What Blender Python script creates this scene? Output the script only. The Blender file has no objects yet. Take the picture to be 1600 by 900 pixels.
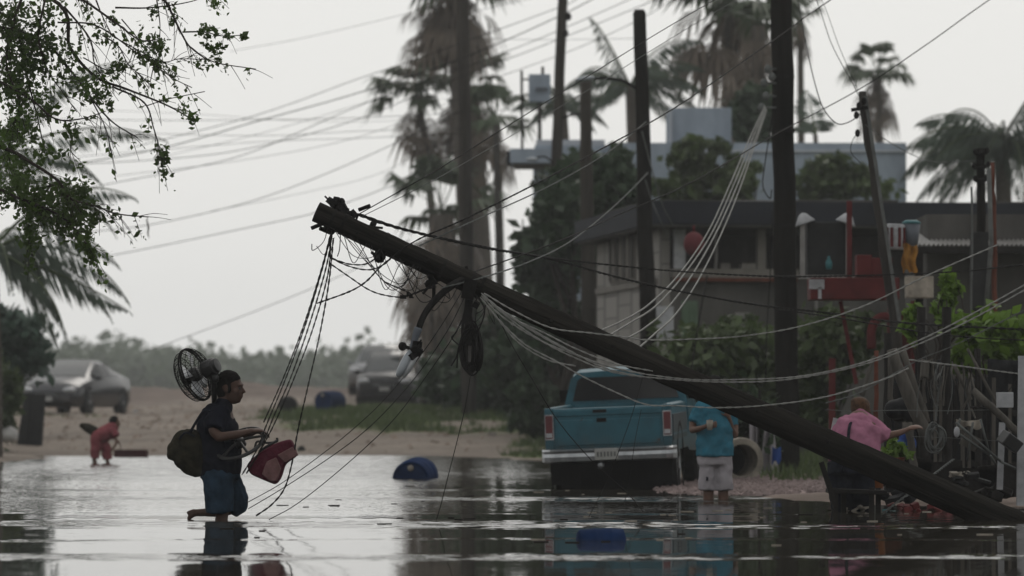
import bpy, math, random
import numpy as np
from mathutils import Vector, Matrix, Euler
random.seed(7)
rng = np.random.default_rng(7)
sc = bpy.context.scene
COL = sc.collection
R = math.radians

# ------------------------------------------------------------------ camera
FPX, HOR, CAMH = 6400.0, 640.0, 0.9          # focal length in photo pixels, horizon row, eye height over the water
cam = bpy.data.cameras.new('camera')
cam.sensor_width = 36.0
cam.lens = 36.0 * FPX / 1600.0
cam.shift_y = (HOR - 450.0) / 1600.0
cam.clip_start = 0.5
cam.clip_end = 8000
cam.dof.use_dof = True
cam.dof.focus_distance = 34.0
cam.dof.aperture_fstop = 2.7
camo = bpy.data.objects.new('camera', cam)
COL.objects.link(camo)
camo.location = (0, 0, CAMH)
camo.rotation_euler = (R(90), 0, 0)
sc.camera = camo

# ------------------------------------------------------------------ sky, sun, exposure
SUN_EL, SUN_AZ = 48.0, 12.0                   # hazy sun behind the scene, a little to the right
w = bpy.data.worlds.new('World')
sc.world = w
w.use_nodes = True
nt = w.node_tree
nt.nodes.clear()
out = nt.nodes.new('ShaderNodeOutputWorld')
bg = nt.nodes.new('ShaderNodeBackground')
sky = nt.nodes.new('ShaderNodeTexSky')
sky.sky_type = 'NISHITA'
sky.sun_disc = False
sky.sun_elevation = R(SUN_EL)
sky.sun_rotation = R(SUN_AZ)
sky.dust_density = 6.0
mixw = nt.nodes.new('ShaderNodeMix')
mixw.data_type = 'RGBA'
mixw.inputs[0].default_value = 0.93            # closed cloud deck over the clear sky
mixw.inputs[7].default_value = (8.75, 8.75, 8.55, 1)
tcw = nt.nodes.new('ShaderNodeTexCoord')
nzw = nt.nodes.new('ShaderNodeTexNoise')
nzw.inputs['Scale'].default_value = 2.2
nzw.inputs['Detail'].default_value = 3
rmw = nt.nodes.new('ShaderNodeMapRange')
rmw.inputs[3].default_value = 0.955
rmw.inputs[4].default_value = 1.045
mulw = nt.nodes.new('ShaderNodeMix')
mulw.data_type = 'RGBA'
mulw.blend_type = 'MULTIPLY'
mulw.inputs[0].default_value = 1.0
nt.links.new(tcw.outputs['Generated'], nzw.inputs['Vector'])
nt.links.new(nzw.outputs[0], rmw.inputs[0])
nt.links.new(sky.outputs[0], mixw.inputs[6])
nt.links.new(mixw.outputs[2], mulw.inputs[6])
nt.links.new(rmw.outputs[0], mulw.inputs[7])
nt.links.new(mulw.outputs[2], bg.inputs['Color'])
bg.inputs['Strength'].default_value = 0.1
nt.links.new(bg.outputs[0], out.inputs[0])

sun = bpy.data.lights.new('sun', 'SUN')
sun.energy = 0.6
sun.angle = R(25)
sun.color = (1.0, 0.96, 0.9)
suno = bpy.data.objects.new('sun', sun)
COL.objects.link(suno)
_sd = Vector((math.sin(R(SUN_AZ)) * math.cos(R(SUN_EL)), math.cos(R(SUN_AZ)) * math.cos(R(SUN_EL)), math.sin(R(SUN_EL))))
suno.rotation_euler = (-_sd).to_track_quat('-Z', 'Y').to_euler()
suno.location = (0, 40, 60)

sc.view_settings.view_transform = 'Standard'
sc.view_settings.look = 'None'
sc.view_settings.exposure = 0.0
sc.view_settings.gamma = 1.0
sc.view_settings.use_curve_mapping = False
sc.render.engine = 'CYCLES'
sc.cycles.use_denoising = True
sc.cycles.max_bounces = 6
sc.cycles.diffuse_bounces = 2
sc.cycles.glossy_bounces = 4
sc.cycles.transmission_bounces = 4
sc.cycles.volume_bounces = 0
sc.cycles.transparent_max_bounces = 12
sc.cycles.caustics_reflective = False
sc.cycles.caustics_refractive = False

# ------------------------------------------------------------------ helpers
def P(px, py, d):
    return Vector(((px - 800.0) / FPX * d, d, CAMH + (HOR - py) / FPX * d))

def PX(px, d):
    return (px - 800.0) / FPX * d

ORG = {}

def tag(o, label=None, cat=None, group=None, kind=None):
    if label: o['label'] = label
    if cat: o['category'] = cat
    if group: o['group'] = group
    if kind: o['kind'] = kind
    return o

def thing(name, label, cat, loc=(0, 0, 0), rot=None, group=None):
    o = bpy.data.objects.new(name, None)
    COL.objects.link(o)
    o.empty_display_size = 0.2
    o.location = loc
    if rot is not None:
        o.rotation_euler = rot
        ORG[o] = Vector((0, 0, 0))
    else:
        ORG[o] = Vector(loc)
    return tag(o, label, cat, group)

def finish(me, name, mat, parent=None, org=None, smooth=False, bevel=0.0):
    if smooth:
        me.polygons.foreach_set('use_smooth', np.ones(len(me.polygons), dtype=bool))
    if mat is not None:
        me.materials.append(mat)
    o = bpy.data.objects.new(name, me)
    COL.objects.link(o)
    if parent is not None:
        o.parent = parent
        ORG[o] = ORG[parent]
    else:
        o.location = org if org is not None else (0, 0, 0)
        ORG[o] = Vector(o.location)
    if bevel > 0:
        m = o.modifiers.new('bevel', 'BEVEL')
        m.width = bevel
        m.segments = 2
        m.limit_method = 'ANGLE'
    return o

def _org(parent, org):
    if parent is not None: return np.array(ORG[parent])
    if org is not None: return np.array(Vector(org))
    return np.zeros(3)

def catmull(pts, per=10):
    pts = [Vector(p) for p in pts]
    if len(pts) < 3:
        return [pts[0].lerp(pts[-1], i / per) for i in range(per + 1)]
    q = [pts[0] * 2 - pts[1]] + pts + [pts[-1] * 2 - pts[-2]]
    res = []
    for i in range(1, len(q) - 2):
        a, b, c, d = q[i - 1], q[i], q[i + 1], q[i + 2]
        for k in range(per):
            t = k / per
            res.append(0.5 * ((2 * b) + (c - a) * t + (2 * a - 5 * b + 4 * c - d) * t * t + (3 * b - a - 3 * c + d) * t ** 3))
    res.append(pts[-1])
    return res

def frames(pts):
    n = len(pts)
    fr = []
    prev = None
    for i in range(n):
        t = (pts[min(i + 1, n - 1)] - pts[max(i - 1, 0)])
        if t.length < 1e-9: t = Vector((0, 0, 1))
        t.normalize()
        if prev is None:
            up = Vector((0, 0, 1)) if abs(t.z) < 0.9 else Vector((1, 0, 0))
            a = t.cross(up).normalized()
        else:
            a = prev - t * prev.dot(t)
            a = a.normalized() if a.length > 1e-6 else t.orthogonal().normalized()
        prev = a
        fr.append((t, a, t.cross(a).normalized()))
    return fr

def rotm(rot):
    if rot is None: return Matrix.Identity(3)
    if isinstance(rot, Matrix): return rot
    return Euler(rot).to_matrix()

class MB:
    def __init__(self):
        self.v = []
        self.f = []
    def add(self, vs, fs):
        k = len(self.v)
        self.v += [tuple(x) for x in vs]
        self.f += [tuple(i + k for i in f) for f in fs]
        return self
    def box(self, c, s, rot=None):
        m = rotm(rot)
        c = Vector(c)
        vs = [c + m @ Vector((x * s[0] / 2, y * s[1] / 2, z * s[2] / 2)) for x in (-1, 1) for y in (-1, 1) for z in (-1, 1)]
        return self.add(vs, [(0, 1, 3, 2), (4, 6, 7, 5), (0, 4, 5, 1), (2, 3, 7, 6), (0, 2, 6, 4), (1, 5, 7, 3)])
    def bar(self, p0, p1, wdt, hgt, up=(0, 0, 1)):
        p0, p1 = Vector(p0), Vector(p1)
        t = (p1 - p0).normalized()
        up = Vector(up)
        if abs(t.dot(up)) > 0.95: up = Vector((0, 1, 0))
        a = t.cross(up).normalized()
        b = a.cross(t).normalized()
        vs = []
        for p in (p0, p1):
            for x, y in ((-1, -1), (1, -1), (1, 1), (-1, 1)):
                vs.append(p + a * (x * wdt / 2) + b * (y * hgt / 2))
        return self.add(vs, [(3, 2, 1, 0), (4, 5, 6, 7), (0, 1, 5, 4), (1, 2, 6, 5), (2, 3, 7, 6), (3, 0, 4, 7)])
    def tube(self, pts, rad, n=8, cap=True, ell=None):
        pts = [Vector(p) for p in pts]
        if not hasattr(rad, '__len__'): rad = [rad] * len(pts)
        fr = frames(pts)
        vs = []
        for p, (t, a, b), r in zip(pts, fr, rad):
            ra, rb = (r, r) if ell is None else (r, r * ell)
            for k in range(n):
                th = 2 * math.pi * k / n
                vs.append(p + a * (math.cos(th) * ra) + b * (math.sin(th) * rb))
        fs = []
        for i in range(len(pts) - 1):
            for k in range(n):
                k2 = (k + 1) % n
                fs.append((i * n + k, i * n + k2, (i + 1) * n + k2, (i + 1) * n + k))
        if cap:
            fs.append(tuple(range(n - 1, -1, -1)))
            fs.append(tuple((len(pts) - 1) * n + k for k in range(n)))
        return self.add(vs, fs)
    def limb(self, pts, rads, n=12, rot=None):
        """closed tube with elliptical rings (ra along x', rb along y') and rounded ends, for bodies"""
        pts = [Vector(p) for p in pts]
        rr = [(r, r) if not hasattr(r, '__len__') else r for r in rads]
        self.tube2(pts, rr, n, rot)
        return self
    def tube2(self, pts, rr, n=12, xdir=None):
        m = len(pts)
        vs = []
        xd = Vector(xdir) if xdir is not None else None
        fr = frames(pts)
        for p, (t, a, b), (ra, rb) in zip(pts, fr, rr):
            if xd is not None:
                a = (xd - t * xd.dot(t)).normalized()
                b = t.cross(a).normalized()
            for k in range(n):
                th = 2 * math.pi * k / n
                vs.append(p + a * (math.cos(th) * ra) + b * (math.sin(th) * rb))
        fs = []
        for i in range(m - 1):
            for k in range(n):
                k2 = (k + 1) % n
                fs.append((i * n + k, i * n + k2, (i + 1) * n + k2, (i + 1) * n + k))
        fs.append(tuple(range(n - 1, -1, -1)))
        fs.append(tuple((m - 1) * n + k for k in range(n)))
        return self.add(vs, fs)
    def ell(self, c, r, rot=None, nu=14, nv=9):
        c = Vector(c)
        m = rotm(rot)
        if not hasattr(r, '__len__'): r = (r, r, r)
        vs = [c + m @ Vector((0, 0, -r[2]))]
        for j in range(1, nv):
            ph = -math.pi / 2 + math.pi * j / nv
            for k in range(nu):
                th = 2 * math.pi * k / nu
                vs.append(c + m @ Vector((r[0] * math.cos(ph) * math.cos(th), r[1] * math.cos(ph) * math.sin(th), r[2] * math.sin(ph))))
        vs.append(c + m @ Vector((0, 0, r[2])))
        fs = []
        for k in range(nu):
            fs.append((0, 1 + (k + 1) % nu, 1 + k))
            fs.append((len(vs) - 1, 1 + (nv - 2) * nu + k, 1 + (nv - 2) * nu + (k + 1) % nu))
        for j in range(nv - 2):
            for k in range(nu):
                k2 = (k + 1) % nu
                fs.append((1 + j * nu + k, 1 + j * nu + k2, 1 + (j + 1) * nu + k2, 1 + (j + 1) * nu + k))
        return self.add(vs, fs)
    def lathe(self, prof, c, axis=(0, 0, 1), n=20, cap=True):
        c = Vector(c)
        t = Vector(axis).normalized()
        a = t.orthogonal().normalized()
        b = t.cross(a)
        vs = []
        for r, z in prof:
            for k in range(n):
                th = 2 * math.pi * k / n
                vs.append(c + t * z + a * (r * math.cos(th)) + b * (r * math.sin(th)))
        fs = []
        for i in range(len(prof) - 1):
            for k in range(n):
                k2 = (k + 1) % n
                fs.append((i * n + k, i * n + k2, (i + 1) * n + k2, (i + 1) * n + k))
        if cap:
            fs.append(tuple(range(n - 1, -1, -1)))
            fs.append(tuple((len(prof) - 1) * n + k for k in range(n)))
        return self.add(vs, fs)
    def torus(self, c, RR, r, axis=(0, 0, 1), n=24, m=6):
        prof = [(RR + r * math.cos(2 * math.pi * k / m), r * math.sin(2 * math.pi * k / m)) for k in range(m)]
        prof.append(prof[0])
        return self.lathe(prof, c, axis, n, cap=False)
    def prism(self, poly, org, ax, ay, th):
        """polygon in the plane (ax, ay) at org, thickened by vector th"""
        org, ax, ay, th = Vector(org), Vector(ax), Vector(ay), Vector(th)
        n = len(poly)
        b = [org + ax * p[0] + ay * p[1] for p in poly]
        vs = b + [q + th for q in b]
        fs = [tuple(range(n - 1, -1, -1)), tuple(range(n, 2 * n))]
        for k in range(n):
            k2 = (k + 1) % n
            fs.append((k, k2, n + k2, n + k))
        return self.add(vs, fs)
    def twist(self, pts, r, pitch=0.12, strands=2, lay=None, n=4):
        """strands laid round each other along a curve"""
        pts = [Vector(p) for p in pts]
        L = [0.0]
        for i in range(1, len(pts)):
            L.append(L[-1] + (pts[i] - pts[i - 1]).length)
        tot = L[-1]
        m = max(8, min(520, int(tot / pitch * 7)))
        sm = []
        j = 0
        for i in range(m + 1):
            s = tot * i / m
            while j < len(L) - 2 and L[j + 1] < s: j += 1
            u = (s - L[j]) / max(1e-9, L[j + 1] - L[j])
            sm.append(pts[j].lerp(pts[j + 1], u))
        fr = frames(sm)
        lay = lay or r * 1.05
        for q in range(strands):
            c = []
            for i, (p, (t, a, b)) in enumerate(zip(sm, fr)):
                th = 2 * math.pi * (tot * i / m / pitch + q / strands)
                c.append(p + a * (math.cos(th) * lay) + b * (math.sin(th) * lay))
            self.tube(c, r, n, cap=False)
        return self
    def build(self, name, mat, parent=None, org=None, smooth=False, bevel=0.0):
        o = _org(parent, org)
        me = bpy.data.meshes.new(name)
        v = (np.array(self.v, dtype=float) - o).tolist()
        me.from_pydata(v, [], self.f)
        me.update()
        return finish(me, name, mat, parent, org, smooth, bevel)

def np_obj(name, v, nper, mat, parent=None, org=None, smooth=False):
    """v: (N*nper,3) independent polygons of nper corners each"""
    v = np.asarray(v, dtype=np.float32).reshape(-1, 3) - _org(parent, org).astype(np.float32)
    n = len(v)
    me = bpy.data.meshes.new(name)
    me.vertices.add(n)
    me.vertices.foreach_set('co', v.ravel())
    me.loops.add(n)
    me.loops.foreach_set('vertex_index', np.arange(n, dtype=np.int32))
    me.polygons.add(n // nper)
    me.polygons.foreach_set('loop_start', np.arange(0, n, nper, dtype=np.int32))
    me.update(calc_edges=True)
    me.validate()
    return finish(me, name, mat, parent, org, smooth)

def leaf_quads(c, size, asp=0.5, flat=0.0, jit=0.35):
    """random diamond leaves at centres c"""
    c = np.asarray(c)
    n = len(c)
    a = rng.normal(size=(n, 3))
    a[:, 2] *= (1 - flat)
    a /= np.linalg.norm(a, axis=1)[:, None]
    b = rng.normal(size=(n, 3))
    b -= a * (a * b).sum(1)[:, None]
    b /= np.linalg.norm(b, axis=1)[:, None]
    s = size * (1 + jit * rng.normal(size=(n, 1))).clip(0.4, 2)
    nn = np.cross(a, b)
    p0 = c - a * s
    p1 = c + b * s * asp + nn * s * 0.18
    p2 = c + a * s
    p3 = c - b * s * asp + nn * s * 0.18
    return np.stack([p0, p1, p2, p3], 1).reshape(-1, 3)

def clump_points(blobs, n, clumps=40, spread=0.16, hollow=0.45):
    """leaf centres gathered in clumps through ellipsoid volumes; blobs: (centre, radii)"""
    vol = np.array([r[0] * r[1] * r[2] for _, r in blobs]) ** 0.67
    vol = vol / vol.sum()
    res = []
    for (c, r), f in zip(blobs, vol):
        k = max(4, int(clumps * f))
        u = rng.normal(size=(k, 3))
        u /= np.linalg.norm(u, axis=1)[:, None]
        u *= (hollow + (1 - hollow) * rng.random((k, 1)) ** 0.6) * (1 + 0.10 * rng.normal(size=(k, 1)))
        m = max(4, int(n * f))
        i = rng.integers(0, k, m)
        q = u[i] + rng.normal(size=(m, 3)) * spread * (0.5 + rng.random((k, 1))[i])
        res.append(np.array(c) + q * np.array(r))
    return np.concatenate(res)

# ------------------------------------------------------------------ materials
K = 0.50                                      # scales base colours down; the weak front light of backlighting is put into them
def mat(name, col, rough=0.8, var=0.25, scale=3.0, bump=0.0, metal=0.0, spec=0.3, col2=None, detail=4, stretch=None, trans=0.0, bscale=None, roty=None):
    m = bpy.data.materials.new(name)
    m.use_nodes = True
    t = m.node_tree
    b = t.nodes['Principled BSDF']
    b.inputs['Roughness'].default_value = rough
    b.inputs['Metallic'].default_value = metal
    b.inputs['Specular IOR Level'].default_value = spec * (0.35 if rough > 0.65 else 0.8)
    tc = t.nodes.new('ShaderNodeTexCoord')
    src = tc.outputs['Object']
    if stretch:
        mp = t.nodes.new('ShaderNodeMapping')
        if roty is None: mp.inputs['Scale'].default_value = stretch
        else:
            mp.vector_type = 'TEXTURE'; mp.inputs['Rotation'].default_value = (0, roty, 0); mp.inputs['Scale'].default_value = tuple(1 / q for q in stretch)
        t.links.new(src, mp.inputs['Vector'])
        src = mp.outputs[0]
    nz = t.nodes.new('ShaderNodeTexNoise')
    nz.inputs['Scale'].default_value = scale
    nz.inputs['Detail'].default_value = detail
    nz.inputs['Roughness'].default_value = 0.62
    t.links.new(src, nz.inputs['Vector'])
    cr = t.nodes.new('ShaderNodeValToRGB')
    c = Vector(col) * K
    c2 = Vector(col2) * K if col2 else c * (1 + var)
    c1 = c * (1 - var)
    cr.color_ramp.elements[0].position = 0.32
    cr.color_ramp.elements[1].position = 0.68
    cr.color_ramp.elements[0].color = (*c1, 1)
    cr.color_ramp.elements[1].color = (*c2, 1)
    t.links.new(nz.outputs[0], cr.inputs[0])
    t.links.new(cr.outputs[0], b.inputs['Base Color'])
    if bump > 0:
        nb = t.nodes.new('ShaderNodeTexNoise')
        nb.inputs['Scale'].default_value = bscale or scale * 4
        nb.inputs['Detail'].default_value = 4
        t.links.new(src, nb.inputs['Vector'])
        bp = t.nodes.new('ShaderNodeBump')
        bp.inputs['Strength'].default_value = 0.8
        bp.inputs['Distance'].default_value = bump
        t.links.new(nb.outputs[0], bp.inputs['Height'])
        t.links.new(bp.outputs[0], b.inputs['Normal'])
    if trans > 0:
        tr = t.nodes.new('ShaderNodeBsdfTranslucent')
        t.links.new(cr.outputs[0], tr.inputs['Color'])
        mx = t.nodes.new('ShaderNodeMixShader')
        mx.inputs[0].default_value = trans
        t.links.new(b.outputs[0], mx.inputs[1])
        t.links.new(tr.outputs[0], mx.inputs[2])
        t.links.new(mx.outputs[0], t.nodes['Material Output'].inputs[0])
    return m

def leafmat(name, col, var=0.45, trans=0.3):
    return mat(name, tuple(q * 1.45 for q in col), rough=0.55, var=var, scale=1.1, spec=0.35, trans=trans)

M = {}
M['pole'] = mat('tarred_pole_wood', (0.018, 0.017, 0.015), 0.95, 0.5, 2.0, 0.02, stretch=(1, 1, 0.15), col2=(0.034, 0.031, 0.027), spec=0.05)
M['fallen'] = mat('tarred_split_timber', (0.014, 0.013, 0.0115), 0.95, 0.6, 9.0, 0.03, stretch=(1.6, 1.6, 0.06), col2=(0.046, 0.042, 0.036), spec=0.05, roty=R(114), bscale=22)
M['polewood'] = mat('weathered_pole_wood', (0.055, 0.048, 0.040), 0.9, 0.4, 2.0, 0.012, stretch=(4, 4, 0.3))
M['polegrey'] = mat('grey_pole_wood', (0.062, 0.057, 0.051), 0.9, 0.4, 2.0, 0.012, stretch=(4, 4, 0.3))
M['iron'] = mat('dark_iron', (0.020, 0.019, 0.018), 0.85, 0.4, 20, 0.002, spec=0.1)
M['cable'] = mat('black_cable', (0.022, 0.021, 0.020), 0.7, 0.25, 6, spec=0.2)
M['cablegrey'] = mat('grey_cable', (0.16, 0.17, 0.165), 0.7, 0.25, 6, spec=0.3)
M['cablewhite'] = mat('white_service_cable', (0.40, 0.40, 0.38), 0.7, 0.2, 6, spec=0.4)
M['alu'] = mat('lamp_grey_enamel', (0.42, 0.46, 0.50), 0.4, 0.12, 8, spec=0.5)
M['skin'] = mat('brown_skin', (0.10, 0.052, 0.036), 0.6, 0.15, 8)
M['skin2'] = mat('tan_skin', (0.17, 0.090, 0.062), 0.6, 0.15, 8)
M['hair'] = mat('black_hair', (0.010, 0.009, 0.008), 0.8, 0.4, 40, 0.006, spec=0.1)
M['hairb'] = mat('brown_hair', (0.085, 0.042, 0.020), 0.7, 0.5, 30, 0.006)
M['navy'] = mat('navy_cotton', (0.013, 0.015, 0.024), 0.95, 0.25, 9, 0.006, spec=0.1, bscale=14)
M['denim'] = mat('blue_denim', (0.028, 0.054, 0.086), 0.95, 0.4, 10, 0.008, spec=0.1, bscale=12)
M['teal'] = mat('teal_cotton', (0.050, 0.21, 0.30), 0.95, 0.2, 6, 0.01, spec=0.1, bscale=9)
M['whitecloth'] = mat('white_cotton', (0.48, 0.45, 0.48), 0.95, 0.08, 6, 0.01, spec=0.1, bscale=10)
M['pink'] = mat('pink_cotton', (0.47, 0.20, 0.30), 0.95, 0.12, 6, 0.01, spec=0.1, bscale=9)
M['darkcloth'] = mat('dark_cotton', (0.022, 0.025, 0.036), 0.95, 0.3, 6, 0.008, spec=0.1)
M['redcloth'] = mat('red_cotton', (0.30, 0.085, 0.10), 0.95, 0.2, 6, spec=0.1)
M['maroon'] = mat('maroon_padding', (0.105, 0.016, 0.032), 0.85, 0.2, 12, 0.006, spec=0.2)
M['dusty'] = mat('dusty_pink_padding', (0.22, 0.12, 0.12), 0.9, 0.25, 12, 0.006, spec=0.1)
M['camo'] = mat('camouflage_canvas', (0.030, 0.029, 0.020), 0.95, 0.6, 12, 0.008, spec=0.1, col2=(0.05, 0.046, 0.030))
M['blackplastic'] = mat('black_plastic', (0.014, 0.014, 0.015), 0.45, 0.2, 10, spec=0.4)
M['chrome'] = mat('dull_chrome', (0.52, 0.54, 0.56), 0.38, 0.3, 6, metal=0.85, spec=0.5)
M['blade'] = mat('pale_fan_blade', (0.9, 0.92, 0.95), 0.3, 0.1, 6, metal=0.4, spec=0.5)
M['truck'] = mat('teal_truck_paint', (0.024, 0.135, 0.185), 0.42, 0.28, 3.5, spec=0.35, detail=8)
def add_dirt(m, z0, z1, mud, rustcol, thr=0.68):
    """dried mud splashed up from the bottom and rust spots with shapes of their own"""
    t = m.node_tree; b = t.nodes['Principled BSDF']
    src = b.inputs['Base Color'].links[0].from_socket
    tc = t.nodes.new('ShaderNodeTexCoord'); sx = t.nodes.new('ShaderNodeSeparateXYZ'); t.links.new(tc.outputs['Object'], sx.inputs[0])
    n1 = t.nodes.new('ShaderNodeTexNoise'); n1.inputs['Scale'].default_value = 7; n1.inputs['Detail'].default_value = 7; t.links.new(tc.outputs['Object'], n1.inputs['Vector'])
    ad = t.nodes.new('ShaderNodeMath'); ad.operation = 'MULTIPLY_ADD'; t.links.new(n1.outputs[0], ad.inputs[0]); ad.inputs[1].default_value = -0.55; t.links.new(sx.outputs[2], ad.inputs[2])
    mr = t.nodes.new('ShaderNodeMapRange'); mr.inputs[1].default_value = z0; mr.inputs[2].default_value = z1; mr.inputs[3].default_value = 0.85; mr.inputs[4].default_value = 0.0; t.links.new(ad.outputs[0], mr.inputs[0])
    x1 = t.nodes.new('ShaderNodeMix'); x1.data_type = 'RGBA'; t.links.new(mr.outputs[0], x1.inputs[0]); t.links.new(src, x1.inputs[6]); x1.inputs[7].default_value = (*mud, 1)
    n2 = t.nodes.new('ShaderNodeTexNoise'); n2.inputs['Scale'].default_value = 4.5; n2.inputs['Detail'].default_value = 9; n2.inputs['Roughness'].default_value = 0.7; t.links.new(tc.outputs['Object'], n2.inputs['Vector'])
    m2 = t.nodes.new('ShaderNodeMapRange'); m2.inputs[1].default_value = thr; m2.inputs[2].default_value = thr + 0.04; t.links.new(n2.outputs[0], m2.inputs[0])
    x2 = t.nodes.new('ShaderNodeMix'); x2.data_type = 'RGBA'; t.links.new(m2.outputs[0], x2.inputs[0]); t.links.new(x1.outputs[2], x2.inputs[6]); x2.inputs[7].default_value = (*rustcol, 1)
    t.links.new(x2.outputs[2], b.inputs['Base Color'])
add_dirt(M['truck'], 0.10, 0.45, (0.035, 0.030, 0.024), (0.035, 0.018, 0.012), 0.63)
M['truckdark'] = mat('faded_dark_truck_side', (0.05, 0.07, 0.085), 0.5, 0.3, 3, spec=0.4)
M['glass'] = mat('dark_glass', (0.014, 0.017, 0.020), 0.08, 0.1, 3, spec=0.6)
M['carglass'] = mat('car_glass', (0.022, 0.027, 0.03), 0.3, 0.1, 3, spec=0.2)
M['windscreen'] = mat('windscreen_glass', (0.05, 0.06, 0.062), 0.06, 0.1, 3, spec=1.0)
M['rubber'] = mat('tyre_rubber', (0.020, 0.020, 0.020), 0.85, 0.3, 8)
M['taillight'] = mat('red_lens', (0.13, 0.008, 0.014), 0.3, 0.15, 6, spec=0.5)
M['plate'] = mat('plate_white', (0.48, 0.48, 0.46), 0.5, 0.08, 10)
M['under'] = mat('underbody_black', (0.012, 0.012, 0.012), 0.9, 0.3, 6)
M['silverpaint'] = mat('silver_car_paint', (0.030, 0.032, 0.040), 0.2, 0.2, 3, metal=0.0, spec=0.5)
add_dirt(M['silverpaint'], -0.1, 0.25, (0.05, 0.042, 0.034), (0.04, 0.04, 0.045), 0.72)
M['whitepaint'] = mat('white_car_paint', (0.34, 0.35, 0.37), 0.45, 0.15, 3, spec=0.3)
add_dirt(M['whitepaint'], 0.2, 0.75, (0.06, 0.05, 0.04), (0.1, 0.09, 0.08), 0.72)
M['darkpaint'] = mat('dark_car_paint', (0.016, 0.016, 0.019), 0.25, 0.3, 3, spec=0.3)
M['lens'] = mat('headlight_lens', (0.5, 0.52, 0.54), 0.15, 0.1, 6, spec=0.7)
M['bluedrum'] = mat('blue_plastic', (0.012, 0.034, 0.105), 0.85, 0.35, 4, spec=0.1)
M['palmtrunk'] = mat('palm_trunk', (0.16, 0.138, 0.12), 0.9, 0.3, 6, 0.03, stretch=(1, 1, 5))
M['palmleaf'] = leafmat('palm_leaf', (0.075, 0.105, 0.058), 0.4)
M['cocoleaf'] = leafmat('coconut_leaf', (0.070, 0.098, 0.070), 0.35)
M['deadleaf'] = leafmat('dead_palm_leaf', (0.140, 0.110, 0.084), 0.4, 0.3)
M['leafdark'] = leafmat('dark_foliage', (0.034, 0.062, 0.028))
M['leafmid'] = leafmat('olive_foliage', (0.060, 0.088, 0.030))
M['leaflime'] = leafmat('lime_foliage', (0.12, 0.21, 0.025), 0.4, 0.4)
M['leafnear'] = leafmat('near_tree_leaf', (0.060, 0.105, 0.020), 0.5, 0.45)
M['leafblue'] = leafmat('bluish_foliage', (0.045, 0.082, 0.058))
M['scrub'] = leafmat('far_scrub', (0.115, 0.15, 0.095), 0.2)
M['bark'] = mat('bark', (0.055, 0.046, 0.038), 0.95, 0.4, 6, 0.01)
M['grass'] = leafmat('grass_blade', (0.080, 0.110, 0.040), 0.45)
M['housegrey'] = mat('blue_grey_render', (0.42, 0.49, 0.575), 0.9, 0.28, 0.9, 0.004, detail=9, stretch=(1.4, 1.4, 0.45))
M['houselight'] = mat('pale_grey_render', (0.62, 0.66, 0.72), 0.9, 0.12, 0.9, detail=7)
M['beige'] = mat('beige_render', (0.26, 0.243, 0.22), 0.9, 0.3, 1.2, 0.004, detail=7)
M['darkroof'] = mat('dark_roof_edge', (0.030, 0.034, 0.044), 0.8, 0.3, 1.5)
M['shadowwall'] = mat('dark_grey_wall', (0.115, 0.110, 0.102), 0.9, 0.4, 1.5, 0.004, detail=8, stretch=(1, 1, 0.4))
M['whitepost'] = mat('white_post_paint', (0.50, 0.51, 0.53), 0.7, 0.35, 4, detail=8)
M['redpaint'] = mat('weathered_red_paint', (0.125, 0.022, 0.022), 0.75, 0.35, 3, detail=6)
M['redball'] = mat('red_plastic', (0.17, 0.035, 0.042), 0.7, 0.15, 4)
M['greenpaint'] = mat('pale_green_paint', (0.17, 0.25, 0.17), 0.8, 0.2, 5, stretch=(8, 8, 0.4))
M['zinc'] = mat('zinc_sheet', (0.30, 0.29, 0.275), 0.6, 0.25, 3, spec=0.4, detail=6)
M['rust'] = mat('rusty_pipe', (0.16, 0.055, 0.035), 0.9, 0.4, 5)
M['greywood'] = mat('weathered_grey_wood', (0.13, 0.12, 0.105), 0.9, 0.4, 4, 0.01, stretch=(3, 3, 0.5))
M['darkwood'] = mat('dark_wet_wood', (0.022, 0.020, 0.018), 0.85, 0.4, 4, 0.01)
M['orange'] = mat('orange_plastic', (0.40, 0.13, 0.03), 0.6, 0.25, 5)
M['ochre'] = mat('ochre_cloth', (0.42, 0.20, 0.035), 0.9, 0.3, 9)
M['tarp'] = mat('black_tarp', (0.012, 0.013, 0.015), 0.7, 0.4, 3, 0.02)
M['bluecloth'] = mat('blue_cloth', (0.04, 0.10, 0.36), 0.9, 0.3, 8)
M['gravel'] = mat('pinkish_gravel', (0.30, 0.235, 0.225), 0.9, 0.45, 7)
M['tealplastic'] = mat('teal_plastic', (0.05, 0.20, 0.22), 0.5, 0.2, 5)
M['greyplastic'] = mat('grey_plastic', (0.15, 0.17, 0.20), 0.6, 0.15, 5)
M['boxred'] = mat('maroon_crate', (0.075, 0.022, 0.024), 0.8, 0.3, 5)
M['slab'] = mat('dark_slab', (0.035, 0.036, 0.036), 0.85, 0.35, 5)
M['rock'] = mat('pale_rock', (0.75, 0.74, 0.72), 0.85, 0.15, 6)
M['offwhite'] = mat('off_white_concrete', (0.42, 0.38, 0.32), 0.85, 0.4, 6, detail=8)
# ------------------------------------------------------------------ ground, water, haze
SHORE = np.array([(-6, -30), (-6, 25), (-7.4, 45), (-8.3, 60), (-8.9, 70), (-8.6, 74), (-9.4, 79), (-5, 80.6), (-2, 80.2), (-0.5, 77),
                  (0.9, 70), (1.9, 60), (2.2, 52), (1.95, 48), (1.6, 44.4), (2.6, 43.4), (2.75, 38.4), (5, 37.4), (14, 36.6), (22, -30)], dtype=float)

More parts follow.
